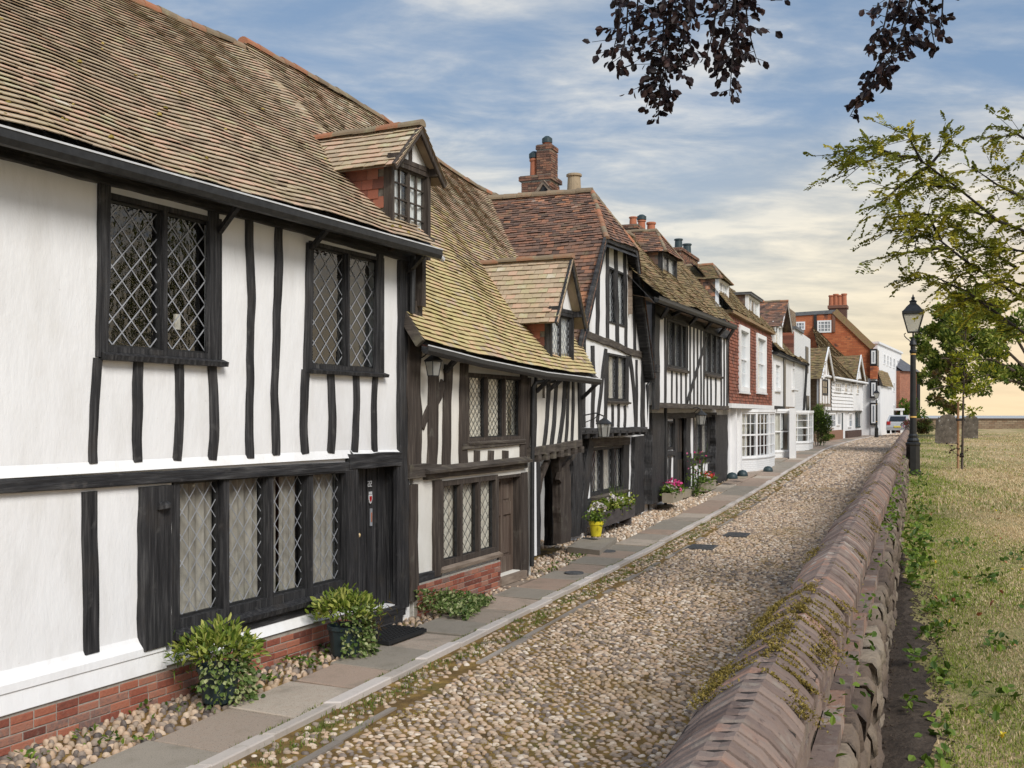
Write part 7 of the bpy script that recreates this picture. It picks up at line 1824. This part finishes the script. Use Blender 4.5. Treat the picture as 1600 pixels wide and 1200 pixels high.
def trough(pl, xl, xr, ybot, w, hpx, label, petals):
    a, b = pl.u(xl, w), pl.u(xr, w); zb = pl.z(xl, ybot, w); h = .25; c = pl.P((a + b) / 2, zb, w)
    T = thing('flower_trough', c, label, 'trough', 'stone flower troughs')
    mb = MB(); dw_ = .30; t = .04
    mb.box(pl, a, b, zb, zb + h, w - t, w); mb.box(pl, a, b, zb, zb + h, w - dw_, w - dw_ + t); mb.box(pl, a, a + t, zb, zb + h, w - dw_ + t, w - t); mb.box(pl, b - t, b, zb, zb + h, w - dw_ + t, w - t); mb.box(pl, a + t, b - t, zb + .13, zb + .2, w - dw_ + t, w - t)
    mb.box(pl, a - .02, b + .02, zb + h, zb + h + .03, w - t, w + .02); mb.build('trough', 'trough_stone', T)
    mb = MB()
    for t_ in (.15, .35, .5, .7, .88): flowers(mb, pl.P(a + (b - a) * t_, zb + h + .06, w - .18), (.12, .09, .06), 70, .08)
    mb.build('foliage', 'leaf_weed', T)
    for pm, pts in petals.items():
        mb = MB()
        for t_, zz_, n in pts: flowers(mb, pl.P(a + (b - a) * t_, zb + h + zz_, w - .14), (.10, .08, .05), n, .08)
        mb.build('blossoms', pm, T)
trough(G4, 1052, 1067, 786, .62, 17, 'stone trough with pink flowers left of the dark doorway', {'petal_pink': [(.5, .18, 26), (.75, .2, 34), (.62, .24, 18)], 'petal_white': [(.35, .12, 26)]})
trough(G4, 1104, 1119, 768, .5, 14, 'stone trough with red and white flowers right of the dark doorway', {'petal_red': [(.45, .22, 40), (.6, .18, 18)], 'petal_white': [(.3, .12, 40)], 'petal_pink': [(.85, .13, 14)]})
c = np.array(G4.P(G4.u(1089, .4), .15, .4)); Hk = thing('tall_plant', tuple(c), 'slender tall flowering plant against the wall between the two stone troughs', 'plant')
mb = MB()
for k in range(5): d = rng.normal(0, .12, 2); mb.tube([c, c + (d[0], d[1], .6), c + (d[0] * 1.6, d[1] * 1.6, 1.2 + .1 * k)], .012, 5)
mb.build('stems', 'leaf_dark', Hk); mb = MB(); k = 260; hh = rng.random(k) ** 1.5 * 1.25; q = c + np.stack([rng.normal(0, .16, k), rng.normal(0, .13, k), hh + .05], 1); leaves_mb(mb, q, .09, None, .6, .8); mb.build('foliage', 'leaf_weed', Hk)
mb = MB(); q = c + np.stack([rng.normal(0, .13, 30), rng.normal(0, .1, 30), rng.uniform(.6, 1.4, 30)], 1); leaves_mb(mb, q, .06, None, .9, .5); mb.build('blossoms', 'petal_pink', Hk)
for px, py, w, lab in ((1144, 748, .55, 'low black dome at the near end of the white house step'), (1160, 744, .7, 'low black dome at the far end of the white house step'), (1200, 737, .9, 'rounded black dome on the paving beyond the bow window')):
    u, z = G5.hit(px, py, w); mb = MB(); c = G5.P(u, z, w); mb.lathe(c, [(.18, 0), (.19, .03), (.17, .12), (.11, .19), (0, .22)], 16)
    tag(mb.build('black_dome', 'pot_dark', None, loc=c, smooth=True), lab, 'door stop', 'black domes by the white houses')

# ------------------------------------------------------------------ bushes and trees
def bush(name, loc, rad, n, size, material, label, cat='bush', stems=5, lumps=9, group=None, extra=None):
    B = thing(name, loc, label, cat, group); loc = np.array(loc, float)
    mb = MB()
    for k in range(stems): d = rng.normal(0, .25, 2) * np.array(rad)[:2]; mb.tube([loc + (d[0] * .2, d[1] * .2, -.05), loc + (d[0], d[1], rad[2]), loc + (d[0] * 1.6, d[1] * 1.6, rad[2] * 1.6)], max(.012, rad[0] * .03), 5)
    mb.build('stems', 'bark', B)
    mb = MB(); blob_leaves(mb, loc + (0, 0, rad[2]), rad, n, size, .5, lumps); mb.build('foliage', material, B)
    if extra:
        mb = MB(); blob_leaves(mb, loc + (0, 0, rad[2] * 1.1), np.array(rad) * .95, extra[1], size, .5, lumps); setting(mb.build('blossoms' if 'petal' in extra[0] else 'new_growth', extra[0], B), 'stuff')
    return B
bush('leafy_bush', tuple(hz(1278, 701, .68)), (.75, .9, 1.35), 2600, .13, 'leaf_dark', 'tall dark green bush growing against the end of the weatherboarded house', extra=('leaf_weed', 500))
bush('leafy_bush', tuple(hz(1294, 692, .75)), (.55, .55, .28), 500, .12, 'leaf_weed', 'low bright green bush on the pavement in front of the brick plinth', stems=3)
bush('climbing_plant', (37.6, 99.2, .9), (1.3, .7, 1.9), 1500, .26, 'leaf_weed', 'green climber covering the front of the far red brick house', 'climber')
bush('garden_shrub', tuple(yard(.4, 58.5)), (.62, .8, .42), 1300, .10, 'leaf_bronze', 'rounded olive shrub at the far end of the churchyard wall', extra=('leaf_dark', 900))
bush('garden_shrub', tuple(wl(-.35, 1.1, 62)), (.6, .7, .5), 800, .10, 'leaf_bronze', 'pinkish flowering shrub behind the wall next to the silver car', extra=('petal_pink', 90))
# far low wall closing the churchyard
fw = Plane.xy((27.6, 72.5), (62, 70)); mb = MB(); mb.box(fw, 0, 36, .9, 2.28, -.35, 0); mb.prism(Plane.xy((27.6, 72.5), (27.6 + .01, 72.5 + .4)), [(-.3, 2.28), (.3, 2.28), (.0, 2.36)], -.01, 0.0)
FWt = thing('garden_wall', fw.P(10, 1.2, 0), 'far low stone wall across the end of the churchyard', 'wall'); mb.build('wall', 'stone_block', FWt)
mb = MB(); mb.box(fw, -.1, 36, 2.28, 2.36, -.42, .07); mb.build('coping', 'rubble', FWt)
# gravestones
def headstone(c, w_, h, th, rot, label, lean=.03):
    c = np.array(c, float); pl = Plane.xy((c[0] - math.cos(rot) * w_ / 2, c[1] - math.sin(rot) * w_ / 2), (c[0] + math.cos(rot) * w_ / 2, c[1] + math.sin(rot) * w_ / 2))
    pts = [(0, -.15), (w_, -.15), (w_ * .985, h * .80)]
    for k in range(5): a = k / 4 * math.pi * .5; pts.append((w_ * (.985 - .10 * math.sin(a)), h * (.80 + .06 * (1 - math.cos(a)) + .015 * k)))
    for k in range(13): a = math.pi * k / 12; pts.append((w_ * .5 + w_ * .33 * math.cos(a), h * (.86 + .14 * math.sin(a))))
    for k in range(5): a = (1 - k / 4) * math.pi * .5; pts.append((w_ * (.015 + .10 * math.sin(a)), h * (.80 + .06 * (1 - math.cos(a)) + .015 * (4 - k))))
    pts.append((w_ * .015, h * .80)) if False else None
    mb = MB(); mb.prism(pl, [(u + lean * z, c[2] + z) for u, z in pts], -th, 0)
    return tag(mb.build('gravestone', 'gravestone', None, loc=tuple(c)), label, 'gravestone', 'old gravestones in the churchyard')
headstone(hz(1479.5, 693, 1.42), .92, 1.2, .14, -.35, 'lichen spotted gravestone with a rounded shoulder top, standing in full view')
headstone(hz(1516, 684, 1.5), .7, 1.1, .13, -.3, 'darker gravestone half hidden behind the staked sapling')
# silver car
cy = 84.0; cc = np.array([(1405 - CXP) / FPX * cy, cy, EYE - 29.5 / FPX * cy])
Cr = thing('parked_car', tuple(cc), 'silver hatchback parked on the cobbles by the white terrace', 'car')
cdir = np.array([.47, .88]); cp = Plane.xy(cc[:2] - cdir * 2.0, cc[:2]); cp.o = cc[:2] - cdir * 1.0
prof = [(0, .28), (-.02, .55), (.05, .85), (.12, .95), (.55, 1.42), (.8, 1.47), (2.0, 1.45), (2.8, .98), (3.7, .85), (3.95, .62), (3.95, .28)]
def carsec(mb, wa, wb, prof, inset_top):
    A = [cp.P(u, cc[2] + z, wa - (inset_top if z > .96 else 0)) for u, z in prof]; B = [cp.P(u, cc[2] + z, wb + (inset_top if z > .96 else 0)) for u, z in prof]
    mb.poly(A); mb.poly(B[::-1])
    for i in range(len(prof)):
        j = (i + 1) % len(prof); mb.quad(A[j], A[i], B[i], B[j])
mb = MB(); carsec(mb, .85, -.85, prof, .14); mb.build('body', 'car_paint', Cr)
mb = MB(); mb.quad(cp.P(.10, cc[2] + 1.0, .62), cp.P(.10, cc[2] + 1.0, -.62), cp.P(.50, cc[2] + 1.38, -.58), cp.P(.50, cc[2] + 1.38, .58)); 
for w_ in (.735, -.735): mb.poly([cp.P(.45, cc[2] + 1.0, w_), cp.P(2.6, cc[2] + 1.0, w_), cp.P(2.0, cc[2] + 1.38, w_ * .98), cp.P(.75, cc[2] + 1.38, w_ * .98)])
mb.build('windows', 'car_glass', Cr)
for w_ in (.66, -.66): mb = MB(); mb.box(cp, -.03, .1, cc[2] + .72, cc[2] + .98, w_ - .14, w_ + .14); mb.build('tail_light', 'car_light', Cr)
mb = MB(); mb.box(cp, -.05, .0, cc[2] + .5, cc[2] + .62, -.26, .26); mb.build('number_plate', 'plate', Cr)
for u in (.75, 3.2):
    for w_ in (.78, -.78):
        mb = MB(); ctr = np.array(cp.P(u, cc[2] + .31, w_)); ax = np.array([cp.n[0], cp.n[1], 0]); a_ = np.linspace(0, 2 * np.pi, 14)
        mb.tube([ctr - ax * .1, ctr + ax * .1], .31, 14); mb.build('wheel', 'tyre', Cr)
# trees ---------------------------------------------------------------------------------------------------------------
def at(px, py, Y): return np.array([(px - CXP) / FPX * Y, Y, EYE + (HYP - py) / FPX * Y])
# broad tree beyond the lamp
TB = thing('broad_tree', tuple(at(1640, 684, 52)), 'dense green broad tree with some coppery leaves behind the nearer lamp post', 'tree')
b = at(1640, 684, 52); mb = MB(); mb.tube([b - (0, 0, .3), b + (.1, 0, 2.0), b + (-.3, .2, 4.0), b + (-.6, .2, 6.0)], [.26, .2, .15, .06], 8)
for px, py in ((1500, 520), (1470, 560), (1450, 610), (1530, 470), (1600, 500), (1510, 600)): q = at(px, py, 51 + rng.normal(0, .8)); mb.tube([b + (-.1, .1, 2.4), (b + (-.2, .1, 3.2) + q) / 2 + (0, 0, .3), q], [.09, .06, .025], 6)
mb.build('trunk', 'bark', TB)
mb = MB(); mb2 = MB(); mb3 = MB()
for px, py, r, n in [(1452, 520, .62, 420), (1470, 495, .6, 360), (1445, 555, .5, 300), (1478, 535, .8, 520), (1500, 510, .9, 520), (1466, 575, .6, 330), (1490, 565, .7, 380), (1446, 592, .36, 130), (1462, 600, .34, 130), (1484, 612, .5, 200), (1500, 600, .7, 300),
                     (1520, 540, 1.0, 500), (1540, 490, 1.0, 500), (1560, 540, 1.2, 600), (1590, 510, 1.1, 500), (1540, 590, 1.0, 450), (1590, 590, 1.0, 400), (1515, 470, .8, 300), (1472, 638, .30, 110), (1458, 626, .22, 70), (1490, 640, .35, 110), (1436, 535, .3, 90)]:
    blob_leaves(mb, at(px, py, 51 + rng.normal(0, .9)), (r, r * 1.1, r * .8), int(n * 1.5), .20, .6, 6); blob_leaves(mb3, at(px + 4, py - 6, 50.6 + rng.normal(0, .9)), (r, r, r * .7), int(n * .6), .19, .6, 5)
for px, py, r, n in [(1488, 560, .5, 160), (1478, 595, .4, 120), (1470, 620, .3, 90), (1500, 580, .5, 140), (1484, 638, .35, 90), (1462, 588, .3, 60)]: blob_leaves(mb2, at(px, py, 49.6), (r, r, r * .7), n, .16, .55, 5)
mb.build('crown', 'leaf_tree', TB); mb2.build('copper_leaves', 'leaf_bronze', TB); mb3.build('sunlit_leaves', 'leaf_laurel', TB)  # sunlit look is put into a yellower leaf colour, set higher and nearer
# staked sapling
sb = hz(1503, 728, 1.24); SP = thing('young_tree', tuple(sb), 'young tree with lime green leaves tied to a wooden stake', 'tree')
mb = MB(); mb.tube([sb - (0, 0, .1), sb + (.02, 0, .9), sb + (.05, .02, 2.0), sb + (.12, .05, 3.6), sb + (.1, 0, 4.6)], [.035, .03, .025, .02, .01], 7)
for k in range(16):
    h = 1.8 + k * .18; a = k * 2.4; q = sb + (.08 + math.cos(a) * (.9 - k * .03), math.sin(a) * (.9 - k * .03), h + .5); mb.tube([sb + (.06, .02, h), (sb + (.06, .02, h) + q) / 2 - (0, 0, .05), q], [.012, .009, .005], 5)
mb.tube([sb + (0, 0, .25), sb + (-.25, -.1, .35), sb + (-.42, -.1, .62)], [.01, .008, .005], 5); mb.build('trunk', 'bark', SP)
mb = MB()
for px, py, r, n in [(1500, 480, .22, 110), (1492, 500, .2, 80), (1506, 520, .34, 170), (1498, 548, .28, 130), (1510, 560, .4, 200), (1500, 585, .3, 130), (1490, 600, .2, 70), (1508, 615, .3, 130), (1494, 625, .16, 50), (1530, 500, .5, 200), (1545, 560, .5, 200), (1530, 600, .4, 150), (1540, 460, .4, 140), (1520, 640, .2, 60)]:
    blob_leaves(mb, at(px, py, 28 + rng.normal(0, .25)), (r, r, r * .8), n, .10, .5, 5)
mb.build('crown', 'leaf_yellow', SP); mb = MB(); q = sb + (-.28, -.1, .42) + rng.normal(0, 1, (26, 3)) * np.array([.12, .05, .1]); leaves_mb(mb, q, .07, None, .6, .5); q = sb + rng.normal(0, 1, (20, 3)) * np.array([.08, .05, .12]) + (0, 0, .3); leaves_mb(mb, q, .07, None, .6, .5); mb.build('low_leaves', 'leaf_copper', SP)
kb = hz(1497, 727, 1.24); mb = MB(); mb.tube([kb - (0, 0, .2), kb + (.0, 0, 1.75)], .034, 8); sk = tag(mb.build('tree_stake', 'wood_stake', None, loc=tuple(kb)), 'round wooden stake driven beside the young tree', 'stake')
mb = MB(); q0 = kb + (0, 0, 1.22); mb.bar(q0 - (.05, .02, 0), q0 + (.19, .02, 0), .05, .05); mb.build('tie', 'rubber', sk)

# locust tree: trunk outside the frame on the right, feathery sprays reaching in
LT = thing('locust_tree', (10.2, 13.5, 1.1), 'feathery leaved tree whose sprays reach in from the right against the sky', 'tree')
tb = np.array([10.2, 13.5, 1.05]); wood = MB(); lf = MB()
wood.tube([tb, tb + (-.1, 0, 1.5), tb + (-.3, .1, 3.0), tb + (-.2, .1, 5.2), tb + (0, 0, 7.5)], [.2, .16, .13, .09, .04], 10)
def pinnate(p, d, ln):
    n = 8; d = d / np.linalg.norm(d); s = np.linspace(.12, 1, n)[:, None]; droop = np.array([0, 0, -1.0]) * (s ** 2) * ln * .35
    q = p + d * ln * s + droop; x = np.cross(d, (0, 0, 1.0)) + rng.normal(0, .25, 3); x /= np.linalg.norm(x)
    pos = np.concatenate([q, q, q[-1:]]); dirs = np.concatenate([np.tile(x + d * .35, (n, 1)), np.tile(-x + d * .35, (n, 1)), d[None]])
    v = rng.random(); r = np.stack([np.clip(v * .8 + .2 * rng.random(len(pos)), 0, 1)] * 3, 1)
    leaves_mb(lf, pos, .058, dirs * 3, .50, .9, rnd=r)
def spray(pts, Y, dens=15, r0=.022, r1=.004, sub=True, ln=.21):
    dens = dens * 1.7
    P = np.array([at(x, y, Y + .25 * math.sin(i * 1.7 + Y)) for i, (x, y) in enumerate(pts)]); wood.tube(P, np.linspace(r0, r1, len(P)), 6)
    Ltot = np.linalg.norm(np.diff(P, axis=0), axis=1).sum(); n = int(Ltot * dens)
    for i in range(n):
        a = (i + rng.random()) / n; p = polyl(P, a); d = polyl(P, min(1, a + .03)) - polyl(P, max(0, a - .03)); d /= np.linalg.norm(d) + 1e-9
        o = rng.normal(0, 1, 3); o[2] = o[2] * .7 + .1; v = d * .7 + o * .75
        if sub and rng.random() < .38:
            e = p + v / np.linalg.norm(v) * rng.uniform(.2, .5); wood.tube([p, e], [.005, .003], 4)
            for t_ in (.35, .7, 1.0): pinnate(p + (e - p) * t_, v + rng.normal(0, .6, 3), ln * rng.uniform(.7, 1.1))
        else: pinnate(p, v, ln * rng.uniform(.7, 1.15))
for pts, Y, dn in [([(1900, 470), (1700, 400), (1560, 345), (1493, 291), (1435, 248), (1385, 240), (1335, 262), (1306, 274)], 13, 12), ([(1400, 243), (1360, 228), (1322, 240)], 12.8, 15), ([(1440, 252), (1425, 225), (1420, 208)], 13.1, 13), ([(1450, 262), (1475, 232), (1487, 216)], 13, 12),
                   ([(1452, 258), (1415, 285), (1372, 318)], 12.7, 12), ([(1500, 296), (1450, 288), (1410, 300)], 13.3, 12), ([(1800, 520), (1600, 470), (1505, 405), (1457, 366), (1420, 355), (1388, 362)], 13.2, 13), ([(1470, 376), (1450, 335), (1410, 335)], 13, 12),
                   ([(1480, 386), (1440, 392), (1394, 399)], 12.8, 12), ([(1800, 560), (1600, 520), (1510, 455), (1460, 432), (1412, 438)], 13.3, 11), ([(1560, 345), (1520, 330), (1480, 330), (1462, 345)], 12.9, 13), ([(1530, 420), (1500, 430), (1470, 455)], 13.4, 12),
                   ([(1560, 480), (1515, 465), (1490, 478)], 13.1, 13), ([(1590, 420), (1530, 380), (1495, 352)], 13.4, 14), ([(1640, 330), (1560, 290), (1520, 262)], 13.5, 12), ([(1650, 400), (1580, 390), (1540, 400)], 13.2, 14), ([(1650, 250), (1590, 210), (1550, 215)], 13.4, 12), ([(1640, 460), (1580, 440), (1545, 445)], 13, 14)]:
    spray(pts, Y, dn)
wood.build('trunk', 'bark_copper', LT); lf.build('foliage', 'leaf_locust', LT)

# copper beech: trunk behind the camera's right shoulder, limb overhead, twigs hanging into view
CB = thing('copper_beech', (6.5, 1.0, 1.1), 'dark copper beech whose leafy twigs hang down from above the road', 'tree')
wood = MB(); lf = MB(); tb = np.array([6.5, 1.0, 1.0])
wood.tube([tb, tb + (-.1, .1, 2.5), tb + (-.3, .3, 5.2), tb + (-.3, .4, 8.0)], [.38, .32, .26, .15], 12)
wood.tube([tb + (-.25, .25, 4.6), (5.2, 4.2, 6.6), (3.9, 7.6, 7.0), (2.4, 8.3, 6.85), (.9, 8.5, 6.7)], [.15, .11, .07, .045, .02], 8)
def hang(px0, px1, y1, Y, n, wid, bend=0.0, dens=34):
    top = at(px0, -45, Y)
    limb = np.array([[3.9, 7.6, 7.0], [2.4, 8.3, 6.85], [.9, 8.5, 6.7]]); k = np.argmin(np.abs(limb[:, 0] - top[0])); 
    P = np.array([(polyl(limb, min(1, max(0, (3.9 - top[0]) / 3.0)))), top, at(px0 + (px1 - px0) * .4 + bend, 20 + (y1 - 20) * .35, Y), at(px1, y1, Y)])
    wood.tube(P, [.014, .009, .006, .003], 5)
    for i in range(n):
        a = .22 + .78 * (i + rng.random()) / n; p = polyl(P, a); taper = min(1, (1.03 - a) * 3 + .22)
        e = p + np.array([rng.normal(0, 1), rng.normal(0, .8), rng.normal(-.35, .5)]) * wid * taper
        wood.tube([p, e], [.003, .002], 4)
        m_ = int(rng.integers(3, 6)); q = p + (e - p) * np.linspace(.4, 1.05, m_)[:, None] + rng.normal(0, .012, (m_, 3)); leaves_mb(lf, q, .068, np.tile((e - p) / (np.linalg.norm(e - p) + 1e-6) * .8 + np.array([0, 0, -.55]), (m_, 1)), .72, .1)
for a in [(985, 968, 106, 8.3, 40, .13), (1000, 985, 60, 8.5, 26, .1), (975, 955, 92, 8.1, 12, .07), (1050, 1030, 160, 8.2, 90, .15), (1040, 1028, 190, 8.4, 50, .10), (1075, 1062, 120, 8.0, 46, .12), (1060, 1010, 166, 8.3, 20, .06), (1135, 1128, 110, 8.3, 60, .14), (1150, 1140, 150, 8.1, 46, .10), (1160, 1182, 92, 8.4, 24, .08), (1125, 1100, 102, 8.2, 20, .07),
          (1440, 1350, 158, 8.2, 70, .12), (1420, 1328, 182, 8.4, 34, .06), (1400, 1352, 85, 8.0, 30, .10), (1450, 1462, 80, 8.3, 26, .08), (1430, 1385, 110, 8.1, 34, .10), (1475, 1466, 60, 8.2, 12, .06)]: hang(*a)
wood.build('trunk', 'bark_copper', CB); lf.build('foliage', 'leaf_copper', CB)
